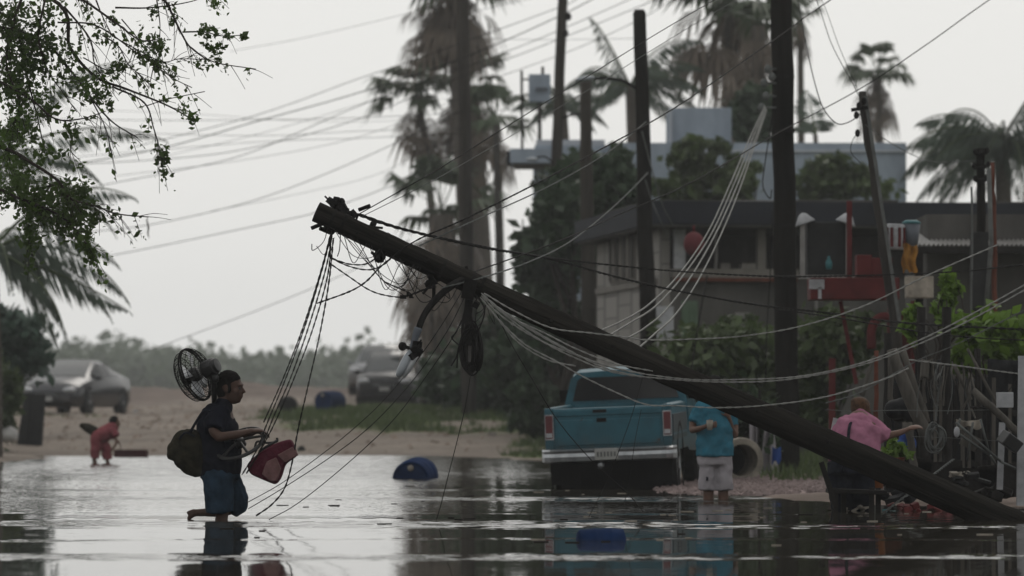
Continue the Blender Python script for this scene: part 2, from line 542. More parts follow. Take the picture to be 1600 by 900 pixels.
def shore_dist(x, y):
    """signed distance to the shoreline, positive on land"""
    x = np.asarray(x, float); y = np.asarray(y, float)
    best = np.full(x.shape, 1e9)
    inside = np.zeros(x.shape, bool)
    n = len(SHORE)
    for i in range(n):
        ax, ay = SHORE[i]; bx, by = SHORE[(i + 1) % n]
        dx, dy = bx - ax, by - ay
        t = np.clip(((x - ax) * dx + (y - ay) * dy) / (dx * dx + dy * dy), 0, 1)
        best = np.minimum(best, np.hypot(x - ax - t * dx, y - ay - t * dy))
        c = ((ay > y) != (by > y)) & (x < (bx - ax) * (y - ay) / (by - ay + 1e-12) + ax)
        inside ^= c
    return np.where(inside, -best, best)

def sstep(a, b, x):
    t = np.clip((x - a) / (b - a), 0, 1)
    return t * t * (3 - 2 * t)

def wob(x, y, f, s=0.0):
    return np.sin(x * f + 1.3 * np.sin(y * f * 0.7 + s) + s) * np.cos(y * f * 0.83 + 1.1 * np.sin(x * f * 0.6 - s) + 2 * s)

def gz(x, y):
    x = np.asarray(x, float); y = np.asarray(y, float)
    s = shore_dist(x, y) + 0.35 * wob(x, y, 0.9, 1.0) + 0.15 * wob(x, y, 2.6, 2.0)
    far = sstep(70, 86, y)
    left = (1 - sstep(-9, -6, x)) * (1 - far)
    a = 0.28 + 0.67 * far + 0.6 * left
    b = 8 + 8 * far - 4 * left
    up = a * (1 - np.exp(-np.maximum(s, 0) / b))
    dn = -0.45 * (1 - np.exp(np.minimum(s, 0) / 3.0))
    z = np.where(s > 0, up, dn)
    onl = sstep(0.5, 3, s)
    z -= onl * far * 0.05 * np.exp(-((np.sin((x + 6 + 0.06 * (y - 80)) * 1.75)) / 0.35) ** 2) * (1 - sstep(135, 150, y))
    z += onl * far * 0.06 * (wob(x, y, 0.55, 3) + 0.5 * wob(x, y, 1.7, 4))
    # earth berm across the end of the road
    z += far * 0.88 * np.exp(-((y - 165 - 3 * np.sin(x * 0.12)) / 9.0) ** 2) * (0.85 + 0.18 * wob(x, y * 0.2, 0.35, 5) + 0.12 * wob(x, y * 0.3, 1.3, 2) + 0.07 * wob(x, y, 3.1, 4))
    z += 0.5 * np.exp(-(((x + 4.7) / 5.0) ** 2 + ((y - 146) / 9.0) ** 2))
    # low grassy hump between the road and the poles
    z += 0.22 * np.exp(-(((x + 1.5) / 4.0) ** 2 + ((y - 100) / 10.0) ** 2)) * sstep(0, 6, s)
    return z

def g1(x, y):
    return float(gz(np.array([x]), np.array([y]))[0])

def grassy(x, y):
    """how grassy the land is, 0..1 (where it grows, not how it is lit)"""
    s = shore_dist(x, y)
    n = 0.6 * wob(x, y, 0.7, 0.5) + 0.4 * wob(x, y, 2.1, 1.5)
    m1 = np.exp(-(((x + 0.6) / 4.6) ** 2 + ((y - 104) / 14.0) ** 2)) * 1.9        # hump
    m2 = sstep(-1.0, 0.6, x - (y - 74) * 0.03) * sstep(50, 62, y) * 1.2 * (1 - sstep(86, 90, y) * (1 - sstep(93, 97, y)))
    m3 = sstep(0.3, 1.2, s) * (1 - sstep(-9.6, -8.2, x)) * sstep(40, 50, y) * (1 - sstep(77, 79, y)) * 1.4
    m4 = sstep(2.6, 3.4, x) * sstep(46, 50, y) * 1.0
    m5 = sstep(168, 190, y) * 1.1
    m6 = 0.7 * np.exp(-(((x + 13) / 3.0) ** 2 + ((y - 104) / 4.0) ** 2))
    return np.clip(np.maximum.reduce([m1, m2, m3, m4, m5, m6]) * (0.72 + 0.75 * n + 0.25 * wob(x, y, 4.3, 2.2)), 0, 1) * sstep(0.1, 0.6, s)

def gravelly(x, y):
    s = shore_dist(x, y)
    return sstep(1.2, 1.9, x) * (1 - sstep(4.6, 5.4, x)) * sstep(42.5, 43.5, y) * (1 - sstep(51, 53, y)) * sstep(-0.6, 0.0, s)

def axis(lo, hi, step, out0, out1, k=1.22):
    a = list(np.arange(lo, hi + 1e-6, step))
    st, q = step, hi
    while q < out1:
        st *= k; q = min(out1, q + st); a.append(q)
    st, q = step, lo
    while q > out0:
        st *= k; q = max(out0, q - st); a.insert(0, q)
    return np.array(a)

gx = axis(-22, 16, 0.4, -420, 420)
gy = axis(24, 190, 0.55, -40, 690)
XX, YY = np.meshgrid(gx, gy)
ZZ = gz(XX, YY)
me = bpy.data.meshes.new('ground')
nx, ny = len(gx), len(gy)
idx = np.arange(nx * ny).reshape(ny, nx)
quads = np.stack([idx[:-1, :-1], idx[:-1, 1:], idx[1:, 1:], idx[1:, :-1]], -1).reshape(-1, 4)
me.vertices.add(nx * ny)
me.vertices.foreach_set('co', np.stack([XX, YY, ZZ], -1).astype(np.float32).ravel())
me.loops.add(quads.size)
me.loops.foreach_set('vertex_index', quads.astype(np.int32).ravel())
me.polygons.add(len(quads))
me.polygons.foreach_set('loop_start', np.arange(0, quads.size, 4, dtype=np.int32))
me.update(calc_edges=True)
at = me.attributes.new('cover', 'FLOAT_COLOR', 'POINT')
cv = np.stack([grassy(XX, YY), gravelly(XX, YY), sstep(148, 154, YY + 2.5 * wob(XX, YY, 0.5, 1)) * (1 - sstep(178, 190, YY)) + sstep(1.9, 2.5, XX) * sstep(35, 36, YY) * (1 - sstep(43.4, 44.2, YY)), np.ones_like(XX)], -1).astype(np.float32)
at.data.foreach_set('color', cv.ravel())

def ground_mat():
    m = bpy.data.materials.new('earth_grass_gravel')
    m.use_nodes = True
    t = m.node_tree
    b = t.nodes['Principled BSDF']
    b.inputs['Roughness'].default_value = 0.95
    b.inputs['Specular IOR Level'].default_value = 0.15
    tc = t.nodes.new('ShaderNodeTexCoord')
    def noise(scale, detail=5, vec=None):
        n = t.nodes.new('ShaderNodeTexNoise')
        n.inputs['Scale'].default_value = scale
        n.inputs['Detail'].default_value = detail
        n.inputs['Roughness'].default_value = 0.65
        t.links.new(vec or tc.outputs['Object'], n.inputs['Vector'])
        return n
    def ramp(src, c0, c1, a=0.3, bb=0.7):
        r = t.nodes.new('ShaderNodeValToRGB')
        r.color_ramp.elements[0].position = a
        r.color_ramp.elements[1].position = bb
        r.color_ramp.elements[0].color = (*c0, 1)
        r.color_ramp.elements[1].color = (*c1, 1)
        t.links.new(src, r.inputs[0])
        return r
    def mix(f, a, bb):
        x = t.nodes.new('ShaderNodeMix')
        x.data_type = 'RGBA'
        t.links.new(f, x.inputs[0])
        t.links.new(a, x.inputs[6])
        t.links.new(bb, x.inputs[7])
        return x
    mpd = t.nodes.new('ShaderNodeMapping'); mpd.inputs['Scale'].default_value = (0.22, 1.0, 1.0)
    t.links.new(tc.outputs['Object'], mpd.inputs['Vector'])
    d1 = ramp(noise(0.45, 8, mpd.outputs[0]).outputs[0], (0.132, 0.110, 0.092), (0.245, 0.210, 0.178), 0.35, 0.65)
    d2 = ramp(noise(6.0, 6).outputs[0], (0.62, 0.60, 0.58), (1.0, 1.0, 1.0), 0.25, 0.6)
    mu = t.nodes.new('ShaderNodeMix'); mu.data_type = 'RGBA'; mu.blend_type = 'MULTIPLY'; mu.inputs[0].default_value = 1
    t.links.new(d1.outputs[0], mu.inputs[6]); t.links.new(d2.outputs[0], mu.inputs[7])
    gr = ramp(noise(1.6, 6).outputs[0], (0.045, 0.062, 0.022), (0.095, 0.125, 0.040))
    gv = ramp(noise(14, 4).outputs[0], (0.15, 0.11, 0.105), (0.33, 0.26, 0.25))
    av = t.nodes.new('ShaderNodeAttribute'); av.attribute_name = 'cover'
    sp = t.nodes.new('ShaderNodeSeparateColor')
    t.links.new(av.outputs['Color'], sp.inputs[0])
    # break the edge of the grass with noise
    ad = t.nodes.new('ShaderNodeMath'); ad.operation = 'MULTIPLY_ADD'
    t.links.new(noise(2.3, 5).outputs[0], ad.inputs[0]); ad.inputs[1].default_value = 0.9; t.links.new(sp.outputs[0], ad.inputs[2])
    th = t.nodes.new('ShaderNodeMapRange'); th.inputs[1].default_value = 0.72; th.inputs[2].default_value = 1.0
    t.links.new(ad.outputs[0], th.inputs[0])
    soil = ramp(noise(0.8, 8).outputs[0], (0.078, 0.060, 0.050), (0.160, 0.126, 0.106))
    m0 = mix(sp.outputs[2], mu.outputs[2], soil.outputs[0])
    m1 = mix(sp.outputs[1], m0.outputs[2], gv.outputs[0])
    m2 = mix(th.outputs[0], m1.outputs[2], gr.outputs[0])
    t.links.new(m2.outputs[2], b.inputs['Base Color'])
    bp = t.nodes.new('ShaderNodeBump'); bp.inputs['Distance'].default_value = 0.08; bp.inputs['Strength'].default_value = 0.9
    t.links.new(noise(4.0, 8).outputs[0], bp.inputs['Height'])
    t.links.new(bp.outputs[0], b.inputs['Normal'])
    return m
o = finish(me, 'ground', ground_mat(), smooth=True)
tag(o, kind='structure', label='brown dirt road, banks and waste ground behind the flood')

def rng_lin(t, src, a, b_):
    x = t.nodes.new('ShaderNodeMapRange'); x.inputs[1].default_value = a; x.inputs[2].default_value = b_
    t.links.new(src, x.inputs[0])
    return x.outputs[0]

def water_mat():
    m = bpy.data.materials.new('flood_water')
    m.use_nodes = True
    t = m.node_tree
    b = t.nodes['Principled BSDF']
    b.inputs['Base Color'].default_value = (0.030, 0.027, 0.021, 1)
    b.inputs['Roughness'].default_value = 0.03
    b.inputs['IOR'].default_value = 1.333
    tc = t.nodes.new('ShaderNodeTexCoord')
    def noise(sx, sy, scale, detail, dist=0.0):
        mp = t.nodes.new('ShaderNodeMapping')
        mp.inputs['Scale'].default_value = (sx, sy, 1)
        t.links.new(tc.outputs['Object'], mp.inputs['Vector'])
        n = t.nodes.new('ShaderNodeTexNoise')
        n.inputs['Scale'].default_value = scale
        n.inputs['Detail'].default_value = detail
        n.inputs['Distortion'].default_value = dist
        t.links.new(mp.outputs[0], n.inputs['Vector'])
        return n
    def vm(op, a, bb=None, sc_=None):
        x = t.nodes.new('ShaderNodeVectorMath'); x.operation = op
        t.links.new(a, x.inputs[0])
        if bb is not None:
            if isinstance(bb, tuple): x.inputs[1].default_value = bb
            else: t.links.new(bb, x.inputs[1])
        if sc_ is not None:
            if isinstance(sc_, float): x.inputs['Scale'].default_value = sc_
            else: t.links.new(sc_, x.inputs['Scale'])
        return x.outputs[0]
    # where the breeze roughens the surface: long bands across the street, broken up by noise
    sx = t.nodes.new('ShaderNodeSeparateXYZ'); t.links.new(tc.outputs['Object'], sx.inputs[0])
    def mth(op, a, b_=None, c_=None):
        x = t.nodes.new('ShaderNodeMath'); x.operation = op
        for k_, v_ in enumerate((a, b_, c_)):
            if v_ is None: continue
            if isinstance(v_, (int, float)): x.inputs[k_].default_value = v_
            else: t.links.new(v_, x.inputs[k_])
        return x.outputs[0]
    def rng_(src, a, b_, c_, d_):
        x = t.nodes.new('ShaderNodeMapRange'); x.interpolation_type = 'SMOOTHSTEP'
        for k_, v_ in enumerate((a, b_, c_, d_)): x.inputs[k_ + 1].default_value = v_
        t.links.new(src, x.inputs[0])
        return x.outputs[0]
    wv = noise(0.10, 0.25, 1.0, 3)
    yw = mth('MULTIPLY_ADD', wv.outputs[0], 4.0, sx.outputs[1])
    rp = t.nodes.new('ShaderNodeValToRGB'); rp.color_ramp.interpolation = 'EASE'
    t.links.new(rng_lin(t, yw, 20.0, 60.0), rp.inputs[0])
    el = rp.color_ramp.elements
    el[0].position = 0.0; el[0].color = (0, 0, 0, 1); el[1].position = 1.0; el[1].color = (1, 1, 1, 1)
    def yb(yy, v_):
        e = el.new((yy + 2.0 - 20.0) / 40.0); e.color = (v_, v_, v_, 1)
    for c_, w_, v_ in ((25.2, 0.9, 1.0), (28.4, 0.3, 0.5), (32.0, 0.95, 1.0), (35.2, 0.35, 0.5), (41.4, 1.9, 1.0), (45.5, 0.9, 0.7)):
        yb(c_ - w_, 0.0); yb(c_, v_); yb(c_ + w_, 0.0)
    brk = rng_(noise(0.3, 1.3, 1.0, 4, 0.6).outputs[0], 0.27, 0.44, 0.0, 1.0)
    band = mth('MULTIPLY', rp.outputs[0], brk)
    amp1 = mth('MULTIPLY_ADD', band, 0.18, 0.0022)
    rip = noise(1.0, 1.0, 4.5, 2)
    s1 = vm('SCALE', vm('SUBTRACT', rip.outputs['Color'], (0.5, 0.66, 0.5)), sc_=amp1)
    # open water on the left, away from the lee of the houses, carries an even fine ripple
    lee = rng_(sx.outputs[0], -1.5, 1.0, 1.0, 0.25)
    fet = mth('MULTIPLY', rng_(sx.outputs[1], 33.8, 38.0, 0.0, 0.075), lee)
    cat_ = noise(1.0, 1.0, 16.0, 1)
    s1 = vm('ADD', s1, vm('SCALE', vm('SUBTRACT', cat_.outputs['Color'], (0.5, 0.63, 0.5)), sc_=fet))
    fine = noise(1.0, 1.0, 9.0, 1)
    s2 = vm('SCALE', vm('SUBTRACT', fine.outputs['Color'], (0.5, 0.5, 0.5)), sc_=0.0035)
    swell = noise(0.25, 1.0, 0.8, 1)
    s3 = vm('SCALE', vm('SUBTRACT', swell.outputs['Color'], (0.5, 0.5, 0.5)), sc_=0.004)
    s = vm('ADD', vm('ADD', s1, s2), s3)
    s = vm('MULTIPLY', s, (0.6, 2.0, 0.0))
    # rings spreading from legs, drum and pole foot
    for (rx, ry), A_, k_ in (((-2.37, 33.4), 0.05, 26.0), ((2.05, 41.2), 0.045, 24.0), ((3.95, 33.4), 0.035, 18.0), ((-1.3, 53.4), 0.03, 16.0)):
        dv = vm('SUBTRACT', tc.outputs['Object'], (rx, ry, 0.0))
        ln = t.nodes.new('ShaderNodeVectorMath'); ln.operation = 'LENGTH'; t.links.new(dv, ln.inputs[0])
        r_ = ln.outputs['Value']
        a_ = mth('MULTIPLY', mth('SINE', mth('MULTIPLY', r_, k_)), mth('MULTIPLY', mth('POWER', 2.718, mth('MULTIPLY', r_, -1.3)), A_))
        s = vm('ADD', s, vm('SCALE', vm('NORMALIZE', dv), sc_=a_))
    nrm = vm('NORMALIZE', vm('ADD', s, (0.0, 0.0, 1.0)))
    t.links.new(nrm, b.inputs['Normal'])
    return m
wb = MB()
wb.add([(-60, -40, 0), (60, -40, 0), (60, 88, 0), (-60, 88, 0)], [(0, 1, 2, 3)])
tag(wb.build('water', water_mat()), kind='structure', label='still grey flood water covering the street')

# ---- grass blades on the banks (nobody could count them)
def blades(n, xr, yr, h, wd, thr):
    x = rng.uniform(*xr, n); y = rng.uniform(*yr, n)
    k = grassy(x, y) > thr
    x, y = x[k], y[k]
    z = gz(x, y)
    m = len(x)
    th = rng.uniform(0, 2 * np.pi, m)
    hh = h * rng.uniform(0.4, 1.3, m)
    ux, uy = np.cos(th) * wd, np.sin(th) * wd
    tx, ty = rng.normal(size=m) * hh * 0.35, rng.normal(size=m) * hh * 0.35
    a = np.stack([x - ux, y - uy, z - 0.02], -1)
    b = np.stack([x + ux, y + uy, z - 0.02], -1)
    c = np.stack([x + tx, y + ty, z + hh], -1)
    return np.stack([a, b, c], 1).reshape(-1, 3)
gv = np.concatenate([blades(60000, (-7, 5), (82, 125), 0.17, 0.022, 0.42), blades(26000, (-1.5, 7), (48, 90), 0.16, 0.02, 0.45),
                     blades(16000, (-12, -8), (60, 79), 0.2, 0.02, 0.45), blades(6000, (-17, -9), (98, 110), 0.18, 0.022, 0.4)])
tag(np_obj('bank_grass', gv, 3, M['grass']), 'short green grass growing on the banks behind the flood', 'grass', kind='stuff')

# ---- clods and pebbles trodden into the dirt road
def clods(n):
    x = rng.uniform(-16, 2, n); y = rng.uniform(81, 150, n); k = (grassy(x, y) < 0.4) & (gz(x, y) > 0.02)
    x, y = x[k], y[k]; z = gz(x, y); s = rng.uniform(0.02, 0.09, len(x)) ** 1.0
    c = np.stack([x, y, z], -1); o = []
    for i in range(5):
        a0, a1 = 2 * np.pi * i / 5, 2 * np.pi * (i + 1) / 5
        p = [c + np.stack([np.cos(a) * s * 1.4, np.sin(a) * s, -0.02 + 0 * s], -1) for a in (a0, a1)]
        o.append(np.stack([p[0], p[1], c + np.stack([0 * s, 0 * s, s * 0.7], -1)], 1))
    return np.concatenate(o).reshape(-1, 3)
tag(np_obj('road_clods', clods(2600), 3, mat('dirt_clod', (0.34, 0.27, 0.22), 0.95, 0.5, 1.3)), 'small clods and pebbles scattered over the dirt road', 'clods', kind='stuff')

# ---- gravel on the right bank
def stones(n, xr, yr, s0, s1):
    x = rng.uniform(*xr, n); y = rng.uniform(*yr, n)
    k = (gravelly(x, y) > 0.5) & (gz(x, y) > -0.03)
    x, y = x[k], y[k]
    s = rng.uniform(s0, s1, len(x)); z = gz(x, y)
    tris = []
    axs = [np.array(v, float) for v in ((1, 0, 0), (0, 1, 0), (-1, 0, 0), (0, -1, 0))]
    c = np.stack([x, y, z], -1)
    ang = rng.uniform(0, 6.28, len(x))
    ca, sa = np.cos(ang), np.sin(ang)
    pts = []
    for v in axs:
        q = v * 1.0
        pts.append(c + np.stack([(q[0] * ca - q[1] * sa) * s * rng.uniform(0.6, 1.3, len(x)), (q[0] * sa + q[1] * ca) * s * rng.uniform(0.6, 1.2, len(x)), s * rng.uniform(-0.2, 0.3, len(x))], -1))
    top = c + np.stack([0 * s, 0 * s, s * rng.uniform(0.5, 0.9, len(x))], -1)
    for i in range(4):
        tris.append(np.stack([pts[i], pts[(i + 1) % 4], top], 1))
    return np.concatenate(tris).reshape(-1, 3)
tag(np_obj('gravel', stones(5200, (1.2, 5), (43, 52), 0.02, 0.06), 3, M['gravel']), 'pinkish gravel spread along the water edge beside the pickup', 'gravel', kind='stuff')

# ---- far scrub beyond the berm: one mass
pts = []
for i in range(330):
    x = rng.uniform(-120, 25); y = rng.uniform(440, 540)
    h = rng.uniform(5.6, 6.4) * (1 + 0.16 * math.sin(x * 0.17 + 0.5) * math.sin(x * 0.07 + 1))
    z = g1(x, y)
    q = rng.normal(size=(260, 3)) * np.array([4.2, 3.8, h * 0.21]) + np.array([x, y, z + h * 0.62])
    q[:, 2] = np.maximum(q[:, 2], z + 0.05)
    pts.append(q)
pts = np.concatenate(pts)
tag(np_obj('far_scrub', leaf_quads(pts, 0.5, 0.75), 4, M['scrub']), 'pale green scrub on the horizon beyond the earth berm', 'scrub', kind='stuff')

# ------------------------------------------------------------------ trees
def limb_path(a, b, bend=0.12, k=6):
    a, b = Vector(a), Vector(b)
    L = (b - a).length
    m1 = a.lerp(b, 0.35) + Vector((random.uniform(-1, 1), random.uniform(-1, 1), random.uniform(-0.3, 1))) * L * bend
    m2 = a.lerp(b, 0.7) + Vector((random.uniform(-1, 1), random.uniform(-1, 1), random.uniform(-0.3, 1))) * L * bend
    return catmull([a, m1, m2, b], k)

def tree(name, label, cat, base, blobs, nleaf, lsize, lm, trunk_r=0.14, group=None, clumps=60, asp=0.55, spread=0.16, fork=0.4):
    base = Vector(base)
    t = thing(name, label, cat, base, group=group)
    top = sum((Vector(c) for c, r in blobs), Vector()) / len(blobs)
    fk = base.lerp(Vector((base.x * 0.5 + top.x * 0.5, base.y * 0.5 + top.y * 0.5, top.z)), fork)
    b = MB()
    pth = limb_path(base - Vector((0, 0, 0.2)), fk, 0.05)
    b.tube(pth, [trunk_r * (1.15 - 0.4 * i / len(pth)) for i in range(len(pth))], 8)
    b.build('trunk', M['bark'], t, smooth=True)
    for c, r in blobs:
        b = MB()
        c = Vector(c)
        for k in range(4):
            e = c + Vector((random.uniform(-.7, .7) * r[0], random.uniform(-.7, .7) * r[1], random.uniform(-.3, .8) * r[2]))
            p = limb_path(fk, e, 0.12)
            b.tube(p, [trunk_r * 0.55 * (1 - 0.85 * i / (len(p) - 1)) for i in range(len(p))], 5)
        b.build('limb', M['bark'], t, smooth=True)
    np_obj('crown', leaf_quads(clump_points(blobs, nleaf, clumps, spread), lsize, asp), 4, lm, t)
    return t

def PB(px, py, d, rx, ry, rd=None):
    """ellipsoid crown blob given by its place in the view and its radii in photo pixels"""
    k = d / FPX
    return (tuple(P(px, py, d)), (rx * k, (rd * k if rd else rx * k), ry * k))

def bush(name, label, d, specs, nleaf, lsize, lm, base_px, group=None, clumps=50, asp=0.55, spread=0.2, trunk_r=0.04):
    x = PX(base_px, d)
    return tree(name, label, 'shrub' if 'bush' in name or 'shrub' in name else 'tree', (x, d, g1(x, d)), [PB(a, b, d + c, r, h) for a, b, c, r, h in specs], nleaf, lsize, lm, trunk_r, group, clumps, asp, spread, 0.3)

# ---- fan palms
def fan_leaf(out, c, u, up, pet, rad, n=11, spread=1.9, droop=0.5, wdt=0.095):
    u = u.normalized()
    side = u.cross(up)
    side = side.normalized() if side.length > 1e-4 else u.orthogonal().normalized()
    nrm = side.cross(u).normalized()
    q = c + u * pet
    wv = side * 0.025
    out.append((c - wv, c + wv, q + wv, q - wv))
    for i in range(n):
        a = (i / (n - 1) - 0.5) * 2 * spread * 0.62
        dirv = (u * math.cos(a) + side * math.sin(a)).normalized()
        L = rad * (0.75 + 0.25 * math.cos(a)) * random.uniform(0.85, 1.1)
        wd = dirv.cross(nrm).normalized() * (rad * wdt)
        mid = q + dirv * L * 0.6 + nrm * 0.02
        tip = q + dirv * L + Vector((0, 0, -1)) * L * droop * random.uniform(0.4, 1.2)
        out.append((q, mid - wd, tip, mid + wd))

def fan_palm(label, base, top, crown_r, live=26, dead=46, skirt=2.2, trunk_r=0.2, group='fan palms', deadspread=0.5, wind=Vector((-0.15, 0, 0))):
    base, top = Vector(base), Vector(top)
    t = thing('fan_palm', label, 'palm', base, group=group)
    b = MB()
    pth = catmull([base - Vector((0, 0, 0.3)), base.lerp(top, 0.5) + Vector((random.uniform(-.1, .1), 0, 0)), top], 12)
    b.tube(pth, [trunk_r * (1.25 - 0.35 * i / len(pth)) for i in range(len(pth))], 10)
    b.build('trunk', M['palmtrunk'], t, smooth=True)
    lv, dv = [], []
    for i in range(live):
        az = i * 2.4 + random.uniform(-.3, .3)
        el = random.uniform(-0.35, 1.3)
        u = Vector((math.cos(az) * math.cos(el), math.sin(az) * math.cos(el), math.sin(el))) + wind
        fan_leaf(lv, top + Vector((0, 0, 0.1)), u, Vector((0, 0, 1)), crown_r * random.uniform(0.4, 0.6), crown_r * random.uniform(0.42, 0.58), 12, 1.9, 0.55)
    for i in range(dead):
        az = i * 2.4 + random.uniform(-.5, .5)
        f = random.random()
        c = top - Vector((0, 0, skirt * f * 0.75))
        ds = deadspread * random.uniform(0.25, 1.5)
        u = Vector((math.cos(az) * ds, math.sin(az) * ds, -1.0)) + wind * random.uniform(0, 1.5)
        fan_leaf(dv, c + Vector((math.cos(az), math.sin(az), 0)) * trunk_r, u, Vector((math.cos(az), math.sin(az), 0.3)), crown_r * random.uniform(0.1, 0.6), crown_r * random.uniform(0.22, 0.62), 7, 1.5, 0.6, 0.055)
    np_obj('crown', np.array([tuple(p) for q in lv for p in q]), 4, M['palmleaf'], t)
    np_obj('dead_frond_skirt', np.array([tuple(p) for q in dv for p in q]), 4, M['deadleaf'], t)
    return t

# ---- coconut palms
def frond(out, stems, c, az, el, L, bend=1.6, n=26, leaf=0.6, wind=Vector((0, 0, 0)), hang=0.75):
    d = Vector((math.cos(az) * math.cos(el), math.sin(az) * math.cos(el), math.sin(el)))
    p = Vector(c)
    path = [p.copy()]
    st = L / n
    for i in range(n):
        d = (d + Vector((0, 0, -1)) * bend * st / L * (0.5 + i / n) + wind * st / L * 2).normalized()
        p = p + d * st
        path.append(p.copy())
        if i > 2:
            side = d.cross(Vector((0, 0, 1)))
            side = side.normalized() if side.length > 1e-3 else d.orthogonal().normalized()
            f = i / n
            ll = leaf * (math.sin(math.pi * min(1, 0.15 + f * 0.9)) * 0.9 + 0.12)
            for s in (-1, 1):
                if random.random() < 0.1: continue
                tipd = (side * s * (1 - hang) + d * 0.45 + Vector((0, 0, -1)) * hang * random.uniform(0.7, 1.2) + wind * 0.5).normalized()
                q = p + tipd * ll * random.uniform(0.8, 1.15)
                wv = d * random.uniform(0.018, 0.036)
                m = p.lerp(q, 0.5) + side * s * 0.05
                out.append((p, m - wv, q, m + wv))
    stems.append(path)

def coco_palm(label, base, top, fr, L, leaf=0.55, trunk_r=0.15, group='coconut palms', wind=Vector((0, 0, 0)), hang=0.75, lm='cocoleaf'):
    base, top = Vector(base), Vector(top)
    t = thing('coconut_palm', label, 'palm', base, group=group)
    b = MB()
    pth = catmull([base - Vector((0, 0, 0.3)), base.lerp(top, 0.5) + Vector((random.uniform(-.2, .2), 0, 0)), top], 12)
    b.tube(pth, [trunk_r * (1.25 - 0.4 * i / len(pth)) for i in range(len(pth))], 9)
    b.build('trunk', M['palmtrunk'], t, smooth=True)
    lv, st = [], []
    for f in fr:
        az, el, k = f[:3]
        frond(lv, st, top, az, el, L * k, f[3] if len(f) > 3 else 1.6, 48, leaf, wind, hang)
    b = MB()
    for p in st:
        b.tube(p, [0.035 * (1 - 0.8 * i / (len(p) - 1)) for i in range(len(p))], 4, cap=False)
    b.build('frond_stem', M['leafmid'], t)
    np_obj('crown', np.array([tuple(p) for q in lv for p in q]), 4, M[lm], t)
    return t

def land(px, d):
    x = PX(px, d)
    return Vector((x, d, g1(x, d)))

# tall fan palm cluster left of the poles
fan_palm('tall fan palm with ragged crown at the top edge beside the far pole', land(745, 122), P(705, -30, 122), 2.3, 28, 60, 1.2, 0.2, deadspread=0.8)
fan_palm('fan palm with pale green drooping crown and brown skirt left of the tallest palm', land(712, 124), P(655, 150, 124), 1.7, 24, 20, 1.2, 0.12, deadspread=0.5)
fan_palm('slender fan palm with thick brown skirt just right of the tallest palm', land(760, 126), P(733, 135, 126), 1.7, 22, 46, 1.6, 0.34, deadspread=0.55)
fan_palm('short fan palm with a wide grey brown skirt behind the fallen pole', land(700, 118), P(690, 335, 118), 2.0, 18, 95, 3.6, 0.42, deadspread=0.5)
fan_palm('thin fan palm with small crown between the far pole and the grey house', land(780, 120), P(775, 190, 120), 1.4, 16, 12, 1.0, 0.13)
# right cluster
fan_palm('large fan palm with hanging brown skirt at the top edge left of the thick pole', land(1150, 112), P(1135, -15, 112), 2.5, 34, 40, 1.8, 0.2, deadspread=1.0)
fan_palm('fan palm with bare brown skirt directly left of the thick pole', land(1190, 108), P(1185, 40, 108), 1.8, 14, 34, 2.6, 0.2, deadspread=0.6)
fan_palm('small far fan palm with two tufts against the sky right of the thick pole', land(1385, 135), P(1372, 115, 135), 1.35, 24, 34, 1.7, 0.12, deadspread=0.5)
fan_palm('thin palm with one dark tuft right of the thick pole near the top edge', land(1255, 118), P(1250, 25, 118), 0.9, 10, 16, 1.0, 0.1)
pi = math.pi
coco_palm('coconut palm with fronds blown to the right above the grey house', land(995, 110), P(985, 135, 110),
          [(0.1, 0.9, 1), (0.4, 0.6, 1), (-0.4, 0.5, 1.0), (0.0, 0.2, 0.95), (2.6, 0.7, 0.9), (3.3, 0.5, 0.9), (3.0, 0.0, 0.8), (1.2, 0.8, 0.9), (-1.3, 0.7, 0.9), (-0.2, 1.2, 1.1), (3.9, 0.2, 0.8), (0.7, -0.2, 0.8), (2.9, 1.1, 1.0), (-0.7, -0.1, 0.8)],
          2.3, 0.6, 0.16, wind=Vector((0.28, 0, 0)))
coco_palm('coconut palm with small crown between the sign board and the grey house roof', land(885, 114), P(880, 165, 114),
          [(0.1, 0.7, 1), (0.5, 0.2, 1), (3.0, 0.5, 1), (3.5, 0.1, 0.8), (1.5, 0.8, 0.9), (-1.4, 0.4, 0.9), (-0.4, -0.2, 0.8), (2.5, 1.0, 0.9)], 1.6, 0.45, 0.12, wind=Vector((0.15, 0, 0)))
coco_palm('pale bare coconut palm frond crown right of the thick pole above the grey wall', land(1280, 104), P(1274, 210, 104),
          [(1.9, 1.25, 0.9, 1.0), (1.2, 1.0, 0.6), (2.6, 0.8, 0.5)], 1.5, 0.5, 0.07, hang=0.35)
coco_palm('broad coconut palm with shaggy fronds at the right edge', land(1560, 92), P(1565, 225, 92),
          [(3.1, 0.6, 1.1), (3.3, 0.25, 1.2), (2.9, 0.9, 1.0), (3.0, -0.1, 1.1), (3.4, -0.35, 1.0), (2.6, 0.4, 1.0), (0.1, 0.6, 1), (0.3, 0.2, 1), (-0.2, -0.2, 1), (1.5, 0.8, 0.8), (-1.5, 0.7, 0.9), (-1.8, 0.2, 1.0), (-2.3, 0.4, 1.1), (-1.2, -0.2, 1.0), (-2.5, -0.1, 1.1), (-0.8, 0.1, 1.0), (0.0, 1.1, 1.0), (-2.9, -0.5, 0.9), (-1.0, 0.9, 1.0), (-2.2, 0.9, 1.0), (-1.6, 0.5, 1.1), (-2.7, 0.6, 1.1), (-0.5, 0.5, 1.0), (-1.9, -0.3, 1.0), (-3.0, 0.3, 1.15), (-1.3, 0.2, 1.1)],
          2.2, 0.85, 0.2, wind=Vector((-0.2, 0, 0)))
